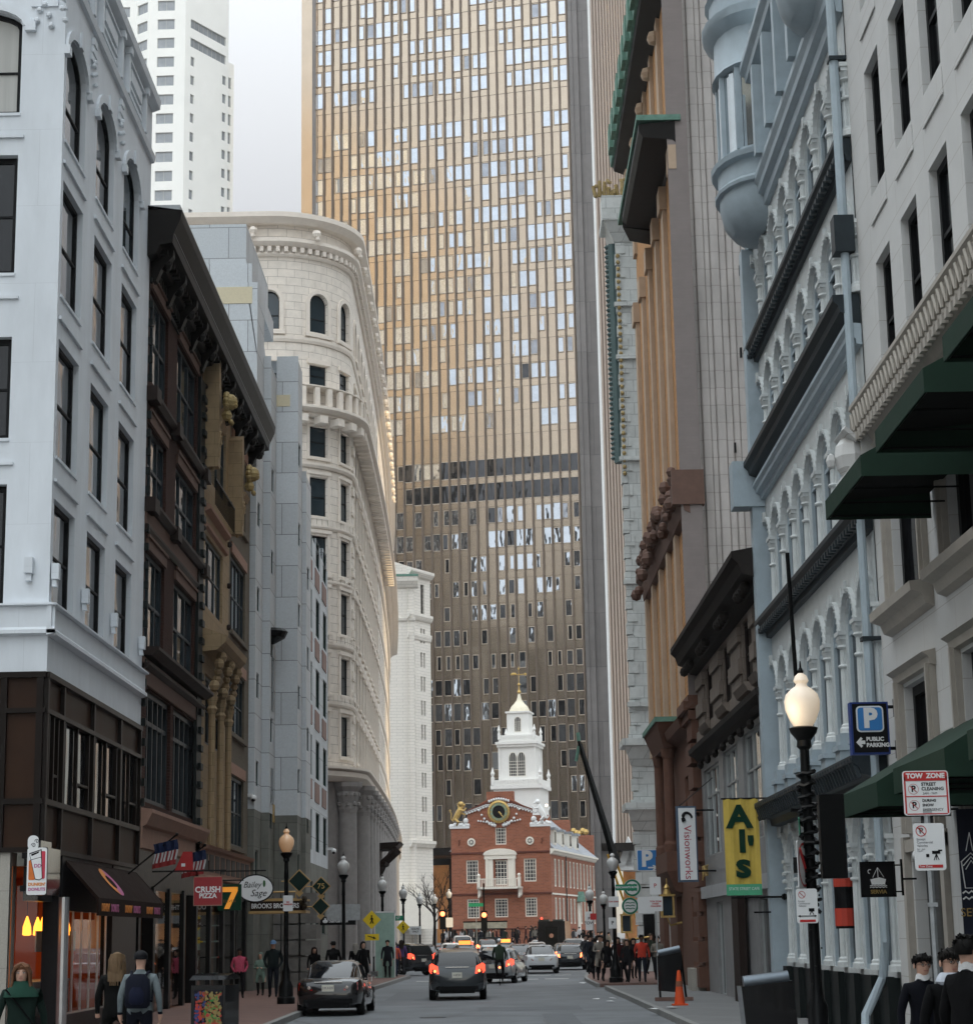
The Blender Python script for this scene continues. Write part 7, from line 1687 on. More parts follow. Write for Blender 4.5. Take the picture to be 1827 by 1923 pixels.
# ================================================================ STREET LAMPS
globe_off = mat('clear_lamp_globe', (.55, .55, .54), .12, 0, .1, coat=.6); globe_on = mat('lit_lamp_globe', (.62, .57, .50), .3, emit=(1, .78, .55, .36)); globe_warm = mat('amber_lit_globe', (.6, .42, .28), .15, emit=(1, .5, .2, .14), coat=.6)
def lamp(x, y, h, label, gm, group='black street lamps'):
    t = thing('street_lamp', label, 'street lamp', (x, y, gz(y)+.14), 0, group)
    p = MB(); p.lathe(0, 0, [(.27, 0), (.27, .18), (.22, .22), (.22, .5), (.17, .62), (.13, .68), (.13, .95), (.09, 1.05), (.075, 1.2), (.062, h-1.1), (.075, h-1.05), (.062, h-.80), (.06, h-.60), (.10, h-.56), (.09, h-.48), (.17, h-.38), (.19, h-.32), (.14, h-.30)], 14); p.build('pole', M['black_metal'], t, True)
    g = MB(); g.lathe(0, 0, [(.12, h-.30), (.175, h-.21), (.225, h-.08), (.235, h+.03), (.21, h+.12), (.14, h+.19), (.08, h+.23), (.07, h+.26), (.10, h+.30), (.08, h+.36), (.035, h+.40)], 18); g.build('globe', gm, t, True)
    f = MB(); f.lathe(0, 0, [(.035, h+.4), (.04, h+.43), (.015, h+.48), (.008, h+.56)], 8); f.build('finial', M['black_metal'], t)
    return t
def px_lamp(px, py, Y): return at(px, py, Y)
g0 = at(1506, 1322, 25.8)
L1 = lamp(g0.x, 25.8, g0.z-.14, 'nearest street lamp with a glowing white globe and decorated black post', globe_on)
q = MB()
random.seed(14)
for k in range(15): z = g0.z-.14-1.0-.12*k; q.tube([((.085+.03*random.random())*math.cos(k*1.3+a*.6), (.085+.03*random.random())*math.sin(k*1.3+a*.6), z+.012*a+random.uniform(-.02, .02)) for a in range(11)], .022+.01*random.random(), 5)
for k in range(12): z = g0.z-2.6-.22*k; q.ball((.08*math.cos(k*2), -.08+.02*math.sin(k), z), .014, 5, 3)
q.build('garland', M['black_metal'], L1)
q = MB(); q.tube([(-.04, .1, g0.z-.2), (-.07, .16, g0.z+1.9)], .03, 6); q.build('banner_rod', M['black_metal'], L1)
pl = bpy.data.lights.new('lamp_light', 'POINT'); pl.energy = 9; pl.color = (1, .8, .55); pl.shadow_soft_size = .25
po = bpy.data.objects.new('lamp_light', pl); col.objects.link(po); po.location = (g0.x-.35, 25.5, g0.z-.2)
for px, py, Y, gm, lab in ((538, 1582, 60.5, globe_warm, 'street lamp with amber tinted globe left of the diamond shaped signs'), (645, 1628, 76, globe_off, 'street lamp with unlit globe behind the bank sign'), (718, 1662, 99, globe_off, 'green based street lamp carrying the first street name sign'), (757, 1678, 111, globe_off, 'street lamp behind the second yellow pedestrian sign'),
    (1150, 1622, 78.8, globe_off, 'street lamp on the right kerb carrying the green street name sign'), (1107, 1680, 100, globe_off, 'street lamp beside the corner of the brick hall'), (1133, 1688, 112, globe_off, 'thinner street lamp just right of the brick hall corner'),
    (788, 1690, 140, globe_off, 'street lamp among the far left crowd'), (816, 1690, 150, globe_off, 'street lamp left of the red traffic light'), (843, 1680, 160, globe_off, 'street lamp directly left of the brick hall')):
    p = at(px, py, Y); lamp(p.x, Y, p.z-gz(Y)-.14, lab, gm)
# ================================================================ SIGNS
def plate(t, w, h, z, m, name='plate', r=.03, y=-.02, th=.008, x=0):
    b = MB(); b.prism([(x+px, z+pz) for px, pz in rr(-w/2, w/2, -h/2, h/2, r, 3)], y-th, y); return b.build(name, m, t)
def post(t, h, r=.03, m=None, x=0, y=.01):
    b = MB(); b.tube([(x, y, 0), (x, y, h)], r, 6); return b.build('post', m or M['steel'], t)
def noparking(t, x, z, r, y=-.03):
    b = MB(); b.rings([[(x+(r+.12*r*math.cos(q*math.pi/2+.8))*math.cos(a*math.pi/12), y, z+(r+.12*r*math.cos(q*math.pi/2+.8))*math.sin(a*math.pi/12)) for q in range(2)] for a in range(25)], cap=False, closed=False); b.tube([(x-r*.7, y-.002, z+r*.7), (x+r*.7, y-.002, z-r*.7)], r*.09, 4); b.build('prohibition_ring', M['sign_red'], t)
    text('lettering', 'P', r*1.6, M['sign_black'], t, (x, y+.003, z), FM, .001, bold=.002)
def camera_mark(t, x, z, s):
    b = MB(); b.box(x-.08*s, x+.08*s, -.034, -.03, z, z+.06*s); b.box(x+.04*s, x+.12*s, -.034, -.03, z+.05*s, z+.08*s); b.tube([(x, -.032, z), (x-.05*s, -.032, z-.12*s)], .008*s, 4); b.tube([(x, -.032, z), (x+.05*s, -.032, z-.12*s)], .008*s, 4); b.tube([(x, -.032, z), (x, -.032, z-.12*s)], .008*s, 4); b.box(x-.2*s, x-.14*s, -.034, -.03, z-.06*s, z+.0*s); b.build('camera_symbol', M['sign_black'], t)
# tow zone post
P0 = at(1738, 1490, 19.8)
t = thing('parking_sign', 'tow zone and commercial vehicle parking signs on a galvanised post at the lower right', 'sign', (P0.x, 19.8, .14), 0)
post(t, P0.z-.1, .032); Z = P0.z-.14; plate(t, .455, .44, Z, M['sign_white']); b = MB(); b.prism([(px, Z+.165+pz) for px, pz in rr(-.215, .215, -.045, .045, .02, 3)], -.032, -.0285); 
for x0, x1, z0, z1 in ((-.215, -.20, -.2, .16), (.20, .215, -.2, .16), (-.2, .2, -.038, -.028), (-.2, .2, -.21, -.2)): b.box(x0, x1, -.032, -.0285, Z+z0, Z+z1)
b.build('red_header', M['sign_red'], t); text('lettering', 'TOW  ZONE', .066, M['sign_white'], t, (0, -.033, Z+.168), FM, .001, bold=.003)
for dz, (l1, l2, l3) in ((.04, ('STREET', 'CLEANING', '2AM - 7AM')), (-.12, ('DURING', 'SNOW', 'EMERGENCY'))):
    text('lettering', l1, .045 if dz > 0 else .036, M['sign_black'], t, (-.045, -.03, Z+dz+.045), FM, .001, align='LEFT', bold=.0012); text('lettering', l2, .045 if dz > 0 else .036, M['sign_black'], t, (-.045, -.03, Z+dz+.0), FM, .001, align='LEFT', bold=.0012); text('lettering', l3, .03 if dz > 0 else .036, M['sign_black'], t, (-.035 if dz > 0 else -.045, -.03, Z+dz-.045), FM, .001, align='LEFT')
    b = MB(); b.rings([[(-.125+(.048+.004*q)*math.cos(a*math.pi/12), -.03, Z+dz+(.048+.004*q)*math.sin(a*math.pi/12)) for q in range(2)] for a in range(25)], cap=False, closed=False); b.tube([(-.155, -.031, Z+dz+.03), (-.095, -.031, Z+dz-.03)], .004, 4); b.build('prohibition_ring', M['sign_red'], t); text('lettering', 'P', .085, M['sign_black'], t, (-.125, -.03, Z+dz), FM, .001, bold=.003)
P1 = at(1741, 1591, 19.8); Z = P1.z-.14; plate(t, .305, .46, Z, M['sign_white'], 'lower_plate'); noparking(t, -.075, Z+.155, .05)
for k, s_ in enumerate(('Except', 'Commercial', 'Vehicles')): text('lettering', s_, .032, mat('faded_letter', (.18, .18, .2), .6), t, (-.125, -.03, Z+.075-.032*k), FM, .001, align='LEFT')
for k, s_ in enumerate(('8am - 6pm', 'Mon-Fri')): text('lettering', s_, .018, mat('faded_letter', (.18, .18, .2), .6), t, (-.125, -.03, Z-.022-.018*k), FM, .001, align='LEFT')
camera_mark(t, .06, Z-.07, .5); b = MB(); b.box(-.12, .12, -.031, -.0285, Z-.205, Z-.175); b.build('red_strip', M['sign_red'], t); text('lettering', 'Tow Zone', .03, M['sign_white'], t, (-.05, -.033, Z-.19), FM, .001)
b = MB()
for z in (1.0, 2.1, 3.0): b.box(-.045, .045, -.03, .05, z, z+.04)
b.build('clamp', M['steel'], t)
# signs on the near lamp post
t = thing('no_turn_sign', 'edge on no turn sign on the left of the lit lamp post', 'sign', (g0.x-.13, 25.7, .14), R_(68)); Z = at(1503, 1625, 25.7).z-.14
plate(t, .6, .6, Z, M['sign_white']); b = MB(); b.rings([[((.25+.03*q)*math.cos(a*math.pi/12), -.032, Z+(.25+.03*q)*math.sin(a*math.pi/12)) for q in range(2)] for a in range(25)], cap=False, closed=False); b.tube([(-.2, -.034, Z+.2), (.2, -.034, Z-.2)], .022, 4); b.build('prohibition_ring', M['sign_red'], t); b = MB(); b.tube([(.08, -.031, Z-.16), (.08, -.031, Z+.08), (-.06, -.031, Z+.12)], .025, 4); b.build('turn_arrow', M['sign_black'], t)
b = MB(); b.box(-.02, .02, -.01, .1, Z-.1, Z+.1); b.build('bracket', M['black_metal'], t)
t = thing('parking_sign', 'small commercial vehicle parking sign with a double arrow low on the lit lamp post', 'sign', (at(1514, 1702, 25.6).x, 25.6, .14), 0); Z = at(1514, 1702, 25.6).z-.14
plate(t, .27, .43, Z, M['sign_white'], y=-.05); b = MB(); b.box(-.02, .02, -.05, .1, Z-.1, Z+.1); b.build('bracket', M['black_metal'], t)
q_ = MB(); q_.tube([(-.1, -.062, Z-.125), (.1, -.062, Z-.125)], .005, 4); q_.prism([(-.12, Z-.125), (-.09, Z-.11), (-.09, Z-.14)], -.064, -.06); q_.prism([(.12, Z-.125), (.09, Z-.11), (.09, Z-.14)], -.064, -.06); q_.box(.02, .09, -.064, -.06, Z-.07, Z-.03); q_.tube([(.05, -.062, Z-.07), (.03, -.062, Z-.11)], .005, 4); q_.tube([(.06, -.062, Z-.07), (.08, -.062, Z-.11)], .005, 4); q_.build('camera_symbol', M['sign_black'], t)
noparking(t, -.06, Z+.14, .042, -.06)
for k, s_ in enumerate(('Except', 'Commercial', 'Vehicles')): text('lettering', s_, .03, mat('faded_letter', (.18, .18, .2), .6), t, (-.11, -.062, Z+.06-.03*k), FM, .001, align='LEFT')
b = MB(); b.box(-.1, .1, -.063, -.059, Z-.2, Z-.17); b.build('red_strip', M['sign_red'], t)
t = thing('street_name_sign', 'green street name sign seen edge on high on the lit lamp post', 'street sign', (g0.x-.12, 25.9, 3.2), R_(80)); plate(t, .7, .22, .14, M['sign_green'])
t = thing('traffic_signal', 'back of a black traffic signal hanging beside the lit lamp post', 'traffic light', (at(1565, 1575, 27).x, 27, 0), 0); z0, z1 = at(1565, 1650, 27).z, at(1565, 1492, 27).z
b = MB(); b.box(-.17, .17, 0, .18, z0, z1); b.tube([(-.2, .1, z1-.2), (-.55, .0, z1-.2)], .03, 5); b.tube([(-.2, .1, z0+.2), (-.55, 0, z0+.2)], .03, 5); b.build('signal_housing', M['black_metal'], t)
b = MB(); [b.box(-.16, .16, .18, .34, z0+.1+.36*k, z0+.13+.36*k) for k in range(3)]; b.build('visor', M['black_metal'], t)
# public parking blade sign
Pp = at(1633, 1368, 33.4)
t = thing('public_parking_sign', 'blue and black public parking sign with a left arrow hung from the limestone corner', 'sign', (Pp.x, 33.4, Pp.z), 0)
b = MB(); b.box(-.32, .32, -.05, .18, -.44, .44); b.build('sign_box', mat('royal_blue', (.02, .05, .22), .5), t)
plate(t, .58, .82, 0, M['sign_black'], 'face', .01, -.052); plate(t, .46, .44, .15, M['sign_white'], 'white_border', .07, -.062); plate(t, .41, .39, .15, M['sign_blue'], 'blue_panel', .05, -.071)
text('lettering', 'P', .44, M['sign_white'], t, (0, -.082, .15), FM, .003, bold=.022)
text('lettering', 'PUBLIC', .092, M['sign_white'], t, (-.08, -.063, -.19), FM, .002, align='LEFT', bold=.004); text('lettering', 'PARKING', .092, M['sign_white'], t, (-.08, -.063, -.29), FM, .002, align='LEFT', bold=.004)
b = MB(); b.prism([(-.25, -.24), (-.17, -.15), (-.14, -.18), (-.17, -.21), (-.1, -.21), (-.1, -.27), (-.17, -.27), (-.14, -.30), (-.17, -.33)], -.068, -.062); b.build('arrow', M['sign_white'], t)
b = MB(); b.tube([(.3, .05, .36), (6.9-Pp.x, .05, .36)], .03, 5); b.tube([(.3, .05, -.34), (6.9-Pp.x, .05, -.34)], .03, 5); b.box(.44, .5, -.05, .15, .2, .5); b.box(.44, .5, -.05, .15, -.5, -.2); b.build('bracket', M['black_metal'], t)
# small ship sign
Ps = at(1648, 1652, 31)
t = thing('hanging_restaurant_sign', 'square dark hanging sign with a white sailing ship', 'sign', (Ps.x, 31.0, Ps.z), 0)
plate(t, .5, .5, 0, M['sign_black'], 'board', .01); b = MB(); 
for x0, x1, z0, z1 in ((-.25, .25, .24, .27), (-.25, .25, -.27, -.24), (-.27, -.25, -.27, .27), (.25, .27, -.27, .27)): b.box(x0, x1, -.04, .0, z0, z1)
b.box(.27, .36, -.02, 0, .2, .22); b.box(.27, .36, -.02, 0, -.2, -.18); b.box(.36, .39, -.03, .02, -.25, .3); b.tube([(.38, 0, 0), (.6, 0, 0)], .015, 4); b.build('iron_frame', M['black_metal'], t)
b = MB(); b.prism([(-.10, -.08), (.10, -.08), (.12, .0), (.02, .03), (-.12, 0)], -.036, -.03); b.tube([(0, -.033, .03), (0, -.033, .18)], .006, 4); b.tube([(0, -.033, .18), (.09, -.033, .03)], .004, 4); b.tube([(0, -.033, .18), (-.08, -.033, .03)], .004, 4)
b.tube([(-.13+.026*k, -.033, -.10+.012*(k % 2)) for k in range(11)], .006, 4); b.tube([(-.13+.026*k, -.033, -.125+.012*(k % 2)) for k in range(11)], .006, 4); b.tube([(-.12+.03*math.cos(a*.5), -.033, .12+.03*math.sin(a*.5)) for a in range(2, 10)], .006, 4); b.build('ship_emblem', M['sign_white'], t)
text('lettering', 'SERVIA', .08, mat('dull_gold', (.30, .20, .06), .5), t, (0, -.032, -.19), FM, .002, bold=.002)
# tall dark banner in the doorway
Pd = at(1783, 1640, 27.5)
t = thing('door_banner', 'tall navy banner with white ship outline and gold letters beside the restaurant door', 'banner', (6.55, 27.5, 0), R_(-20)); z0, z1 = at(1783, 1790, 27.5).z, at(1783, 1520, 27.5).z
b = MB(); b.box(-.16, .3, -.01, .01, z0, z1); b.build('fabric', M['navy'], t)
b = MB(); zc = at(1783, 1620, 27.5).z
for w_, zz in ((.14, .0), (.11, -.05), (.08, -.1)): b.tube([(-w_, -.015, zc+zz), (0, -.015, zc+.12+zz), (w_, -.015, zc+zz)], .008, 4)
b.tube([(-.13, -.015, zc), (-.10, -.015, zc-.35), (.10, -.015, zc-.35), (.13, -.015, zc)], .008, 4); b.tube([(0, -.015, zc+.4), (.03, -.015, zc+.15)], .006, 4); b.tube([(0, -.015, zc+.4), (-.06, -.015, zc+.15)], .006, 4)
for dz in (-.42, -.5): b.tube([(-.14+.04*k, -.015, zc+dz+.03*(k % 2)) for k in range(8)], .012, 4)
b.build('ship_emblem', M['sign_white'], t)
text('lettering', 'SERVIA', .16, mat('dull_gold', (.30, .20, .06), .5), t, (.06, -.015, zc-.68), FM, .002); text('lettering', 'serviaboston', .09, M['sign_white'], t, (.06, -.015, zc-1.05), FM, .002)
# black and red pharmacy style column sign
t = thing('column_notice', 'red and black notice wrapped round a fluted column behind the lamp post', 'notice', (6.72, 38.6, 0), 0); z0, z1 = at(1552, 1745, 38.6).z, at(1552, 1650, 38.6).z; d_ = (z1-z0)/4
b = MB(); b.lathe(0, 0, [(.19, z0), (.19, z1)], 12); b.build('black_wrap', M['sign_black'], t)
b = MB(); b.lathe(0, 0, [(.2, z0+.2*d_), (.2, z0+1.6*d_)], 12); b.lathe(0, 0, [(.2, z0+3.3*d_), (.2, z1-.0)], 12); b.build('red_wrap', mat('notice_red', (.45, .05, .03), .6), t)
# Als banner
Pb = at(1394, 1590, 47.8)
t = thing('cafe_banner', "tall yellow fabric banner with green letters hung over the pavement", 'banner', (Pb.x, 47.8, 0), 0); z0, z1 = at(1394, 1682, 47.8).z, at(1394, 1500, 47.8).z; W2 = .42
b = MB(); n = 12; rows_ = [[(-W2+2*W2*i/n, .02*math.sin(i*1.4+j*.3), z0+.26+(z1-z0-.26)*j/8) for i in range(n+1)] for j in range(9)]
for j in range(8):
    for i in range(n): b.face(rows_[j][i], rows_[j][i+1], rows_[j+1][i+1], rows_[j+1][i])
b.build('fabric', mat('yellow_banner', (.55, .40, .08), .8, 0, .1, 3), t)
b = MB(); b.box(-W2, W2, -.012, .012, z0, z0+.26); b.build('green_strip', mat('banner_green', (.08, .36, .20), .7), t)
gl_ = mat('deep_green_letter', (.01, .07, .04), .7)
hz_ = z1-z0
for s_, dz, sh, dx in (('A', .80, 0, -.05), ('l', .545, 0, .0), ("'", .47, 0, .2), ('s', .30, 0, 0)): text('lettering', s_, hz_*(.32 if s_ != 's' else .36), gl_, t, (dx, -.035, z0+hz_*dz), FM, .004, 1.15, bold=.03, shear=sh)
text('lettering', 'STATE STREET CAFE', .095, M['sign_white'], t, (0, -.016, z0+.15), FM, .001, .85)
b = MB(); b.tube([(-W2-.05, 0, z1), (6.9-Pb.x, 0, z1)], .02, 5); b.tube([(-W2+.1, 0, z0-.05), (6.9-Pb.x, 0, z0-.05)], .025, 5); b.tube([(W2-.2, .1, z0-.4), (6.9-Pb.x, .1, z0-.4)], .02, 5); b.ball((6.9-Pb.x, 0, z0-.05), .08, 6, 4); b.build('banner_arm', M['black_metal'], t)
# vertical optician sign
Pv = at(1290, 1586, 62.0)
t = thing('optician_sign', 'tall narrow white blade sign with sideways red letters and a black eye shaped mark', 'sign', (Pv.x, 62.0, 0), 0); z0, z1 = at(1290, 1655, 62).z, at(1290, 1516, 62).z; hh = (z0+z1)/2
b = MB(); b.box(-.30, .32, .0, .22, z0-.03, z1+.03); b.build('sign_box', mat('slate_blue_frame', (.07, .11, .17), .5), t); b = MB(); b.box(-.24, .28, -.02, .0, z0+.03, z1-.03); b.build('face', M['sign_white'], t)
text('lettering', 'Visionworks', .33, mat('optician_red', (.40, .05, .08), .5), t, (.02, -.024, hh-.26), (R_(90), R_(90), 0), .002)
b = MB(); b.tube([(.02+.16*math.cos(a*.35)*(1-a*.03), -.024, z1-.34+.16*math.sin(a*.35)) for a in range(12)], .035, 5, .07); b.build('eye_mark', M['sign_black'], t)
b = MB(); b.tube([(.3, .1, z1-.1), (6.9-Pv.x, .1, z1-.1)], .03, 5); b.tube([(-.2, .1, z1+.03), (6.9-Pv.x, .1, z1+.9)], .015, 4); b.tube([(.3, .1, z0+.3), (6.9-Pv.x, .1, z0+.3)], .03, 5); b.build('bracket', M['black_metal'], t)
# blue P sign
Pq = at(1217, 1616, 82)
t = thing('parking_direction_sign', 'square blue parking sign with a white P and arrow', 'sign', (Pq.x, 82, Pq.z), 0)
plate(t, .92, .86, 0, M['sign_white'], 'board', .03); plate(t, .86, .80, 0, M['sign_blue'], 'blue_panel', .03, -.03); text('lettering', 'P', .85, M['sign_white'], t, (-.06, -.042, .03), FM, .003, bold=.04)
b = MB(); b.prism([(-.02, -.27), (.22, -.27), (.16, -.2), (.24, -.2), (.36, -.3), (.24, -.4), (.16, -.4), (.22, -.33), (-.02, -.33)], -.046, -.04); b.build('arrow', M['sign_white'], t); b = MB(); b.tube([(.4, .02, .3), (6.95-Pq.x, .02, .3)], .03, 5); b.build('bracket', M['black_metal'], t)
# starry green round coffee signs (plain stand-ins for the emblem)
for px, py, Y, lab in ((1187, 1668, 84, 'upper round green and white coffee sign under the blue parking sign'), (1183, 1702, 86, 'lower round green and white coffee sign beside the lamp post')):
    p = at(px, py, Y); t = thing('round_coffee_sign', lab, 'sign', (p.x, Y, p.z), 0, 'round green coffee signs')
    b = MB(); b.T = Matrix.Rotation(R_(90), 4, 'X'); b.lathe(0, 0, [(.36, -.05), (.36, .05)], 20); b.T = Matrix.Identity(4); b.build('disc', M['sign_white'], t)
    b = MB(); b.rings([[((.27+.08*q)*math.cos(a*math.pi/12), -.056, (.27+.08*q)*math.sin(a*math.pi/12)) for q in range(2)] for a in range(25)], cap=False, closed=False); b.build('green_ring', mat('coffee_green', (.01, .20, .11), .5), t)
    b = MB(); [b.tube([(-.2+.1*i, -.055, .12-.12*k+.03*(i % 2)) for i in range(5)], .018, 4) for k in range(3)]; b.build('pattern', mat('coffee_green', (.01, .20, .11), .5), t)
    b = MB(); b.tube([(.4, 0, 0), (max(.5, 7.0-p.x), 0, 0)], .03, 5); b.build('bracket', M['black_metal'], t)
# gold lantern and clock frames on the wall
for px, py, Y, lab in ((1253, 1702, 74, 'gilded wall lantern beside the sandstone porch'), (1176, 1735, 90, 'small gold framed lantern lower beside the coffee sign')):
    p = at(px, py, Y); t = thing('wall_lantern', lab, 'lantern', (p.x, Y, p.z), 0, 'gilded lanterns'); b = MB()
    for sx in (-.22, .2):
        for sy in (-.2, .2): b.box(sx-.02, sx+.04, sy-.02, sy+.02, -.35, .35)
    b.box(-.26, .28, -.25, .25, .35, .42); b.box(-.24, .26, -.23, .23, -.42, -.35); b.lathe(0, 0, [(.16, .42), (.1, .6), (.12, .66), (.03, .8), (.02, 1.0)], 8); b.tube([(0, .1, -.42), (.1, .1, -.7), (max(.3, 6.9-p.x), .1, -.6)], .04, 5); b.build('gilt_frame', M['gold'], t); b = MB(); b.box(-.17, .17, -.15, .15, -.34, .34); b.build('lantern_glass', M['glass_blue'], t)
# street name signs and parking plates on lamp posts and poles
def small_sign(nm, lab, px, py, Y, w, h, m, words=(), tm=None, size=.1, cat='sign', pole=False, back=False, group=None):
    p = at(px, py, Y); t = thing(nm, lab, cat, (p.x, Y, p.z), 0, group); plate(t, w, h, 0, m, 'plate', min(w, h)*.08)
    for k, s_ in enumerate(words): text('lettering', s_, size, tm or M['sign_black'], t, (0, -.032, (len(words)-1)*size*.55-k*size*1.1), FM, .001, 1, bold=.003)
    b = MB()
    if pole: b.tube([(0, .02, -(p.z-.14-gz(Y))), (0, .02, h/2)], .03, 5); b.build('post', M['steel'], t)
    else: b.box(-.03, .03, -.02, .12, -.05, .05); b.build('bracket', M['black_metal'], t)
    return t
small_sign('street_name_sign', 'green street name sign reading Kilby between the two lamp posts on the left', 739, 1725, 99.3, .95, .24, M['sign_green'], ('KILBY ST',), M['sign_white'], .17, 'street sign')
small_sign('street_name_sign', 'green Merchants Row street name sign on the right lamp post', 1176, 1667, 78.6, .85, .23, M['sign_green'], ('MERCHANTS ROW',), M['sign_white'], .105, 'street sign')
small_sign('street_name_sign', 'distant green street sign in front of the brick hall window', 894, 1700, 175, 1.3, .3, M['sign_green'], (), None, .1, 'street sign', True)
small_sign('parking_sign', 'white plate with a red top on the amber lamp post', 541, 1697, 60.2, .29, .46, M['sign_white'], ('NO', 'PARKING'), M['sign_red'], .06)
small_sign('parking_sign', 'white plate on the green based lamp post', 718, 1737, 98.7, .33, .47, M['sign_white'], ('TOW', 'ZONE'), M['sign_red'], .07)
small_sign('parking_sign', 'white tow zone plate on the right lamp post under the street name', 1152, 1694, 78.5, .4, .4, M['sign_white'], ('TOW ZONE',), M['sign_red'], .07)
small_sign('parking_sign', 'lower white parking plate on the right lamp post', 1150, 1734, 78.5, .30, .42, M['sign_white'], ('P',), M['sign_black'], .2)
small_sign('parking_sign', 'narrow white plate on the lamp post by the brick hall corner', 1106, 1730, 99.7, .35, .9, M['sign_white'], ('P', 'TOW'), M['sign_black'], .2)
small_sign('parking_sign', 'upper plate with camera on the pole left of the gilded lantern', 1230, 1664, 72, .40, .62, M['sign_white'], ('P',), M['sign_red'], .2)
small_sign('parking_sign', 'tow zone plate on the steel pole left of the gilded lantern', 1231, 1698, 71.8, .50, .52, M['sign_white'], ('TOW ZONE', 'STREET', 'CLEANING'), M['sign_red'], .075, pole=True)
small_sign('blank_sign', 'pale blank sign board left of the tow zone plate', 1214, 1700, 76, .66, .60, M['sign_white'])
small_sign('do_not_block_sign', 'small white arrow shaped notice by the far left crowd', 780, 1748, 125, .75, .5, M['sign_white'], ('ROUTE', 'ONLY'), M['sign_black'], .14, pole=True)
small_sign('regulation_sign', 'white square sign on the lamp post left of the brick hall', 844, 1733, 159, .55, .75, M['sign_white'])
small_sign('back_of_sign', 'pair of grey sign backs behind the lamp post by the bank sign', 645, 1714, 79, 1.3, .62, M['steel'])
small_sign('stop_paddle', 'small round red sign beside the right crowd', 1114, 1722, 97, .30, .30, M['sign_red'], pole=True)
# pedestrian warnings
for px, py, Y, s, lab in ((698, 1728, 90, .66, 'nearer yellow diamond pedestrian sign with an arrow plate under it'), (757, 1742, 108, .58, 'farther yellow diamond pedestrian sign on a black lamp post')):
    p = at(px, py, Y); t = thing('pedestrian_sign', lab, 'sign', (p.x, Y, p.z), 0, 'yellow pedestrian signs'); b = MB(); b.prism([(-s*.62, 0), (0, -s*.62), (s*.62, 0), (0, s*.62)], -.03, -.02); b.build('diamond', M['sign_yellow'], t)
    b = MB(); b.ball((.0, -.034, s*.25), s*.055, 8, 5, 1, .2, 1); b.tube([(0, -.034, s*.18), (.01, -.034, 0)], s*.05, 5); b.tube([(.01, -.034, 0), (-s*.1, -.034, -s*.27)], s*.035, 5); b.tube([(.01, -.034, 0), (s*.1, -.034, -s*.25)], s*.035, 5); b.tube([(0, -.034, s*.15), (s*.12, -.034, s*.02)], s*.028, 5); b.tube([(0, -.034, s*.15), (-s*.1, -.034, s*.0)], s*.028, 5); b.build('walking_figure', M['sign_black'], t)
    b = MB(); b.tube([(-.02, 0, -(p.z-.14)), (-.02, 0, s*.6)], .025 if Y < 100 else .03, 5); b.build('post', M['sign_white'] if Y < 100 else M['steel'], t)
    if Y < 100:
        b = MB(); b.box(-.30, .32, -.03, -.02, -.90, -.62); b.build('arrow_plate', M['sign_yellow'], t); b = MB(); b.tube([(-.18, -.034, -.70), (.16, -.034, -.80)], .02, 5); b.prism([(.2, -.82), (.08, -.72), (.05, -.84)], -.036, -.032); b.build('arrow', M['sign_black'], t)
# traffic lights
for px, py, Y, lab in ((909, 1719, 168, 'black traffic light showing red in front of the brick hall'), (831, 1717, 172, 'traffic light showing red left of the brick hall')):
    p = at(px, py, Y); t = thing('traffic_light', lab, 'traffic light', (p.x, Y, gz(Y)), 0, 'red traffic lights'); zz = p.z-gz(Y); b = MB(); b.box(-.26, .26, 0, .3, zz-1.3, zz+.35); b.build('housing', M['black_metal'], t); b = MB(); b.tube([(0, .2, 0), (0, .2, zz+ (2.6 if px > 900 else .3))], .07, 6); b.build('post', M['black_metal'], t); b = MB(); b.ball((0, -.02, zz), .21, 10, 6); b.build('red_lens', brake_hot, t)
# left shop signs
Pz = at(391, 1674, 50)
t = thing('pizza_shop_sign', 'square red hanging sign with white pizza shop lettering', 'sign', (Pz.x, 50, Pz.z), 0); plate(t, .72, .70, 0, mat('pizza_red', (.30, .03, .035), .6), 'board', .005, -.02, .03)
text('lettering', 'CRUSH', .2, M['sign_white'], t, (0, -.054, .03), FM, .002, bold=.006); text('lettering', 'PIZZA', .16, M['sign_white'], t, (0, -.054, -.12), FM, .002, bold=.005)
b = MB(); 
for x0, x1, z0, z1 in ((-.36, .36, .34, .36), (-.36, .36, -.36, -.34), (-.36, -.345, -.36, .36), (.345, .36, -.36, .36)): b.box(x0, x1, -.056, -.02, z0, z1)
b.build('border', M['pink_stone'], t); b = MB(); b.tube([(-1.4, .0, .5), (.45, 0, .5)], .02, 5); b.tube([(-.3, 0, .36), (-.3, 0, .5)], .01, 4); b.tube([(.3, 0, .36), (.3, 0, .5)], .01, 4); b.tube([(0, 0, .5), (.0, 0, .75)], .015, 4); b.build('bracket', M['black_metal'], t)
P7 = at(432, 1686, 53.5)
t = thing('convenience_store_sign', 'dark green hanging sign with an orange numeral seven', 'sign', (P7.x, 53.5, P7.z), 0); plate(t, .62, .68, 0, mat('store_green', (.005, .075, .035), .5), 'board', .005, -.02, .1)
b = MB(); b.prism([(-.2, .27), (.22, .27), (.22, .17), (-.0, -.30), (-.14, -.30), (.06, .14), (-.2, .14)], -.13, -.12); b.build('seven_emblem', mat('seven_orange', (.75, .25, .02), .5, emit=(1, .4, .05, .35)), t); text('lettering', 'ELEVEN', .1, mat('seven_red_dark', (.25, .12, .04), .5), t, (0, -.133, -.1), FM, .002)
b = MB(); b.tube([(-.9, .05, .45), (.35, .05, .45)], .02, 5); b.build('bracket', M['black_metal'], t)
Pb_ = at(480, 1669, 57.5)
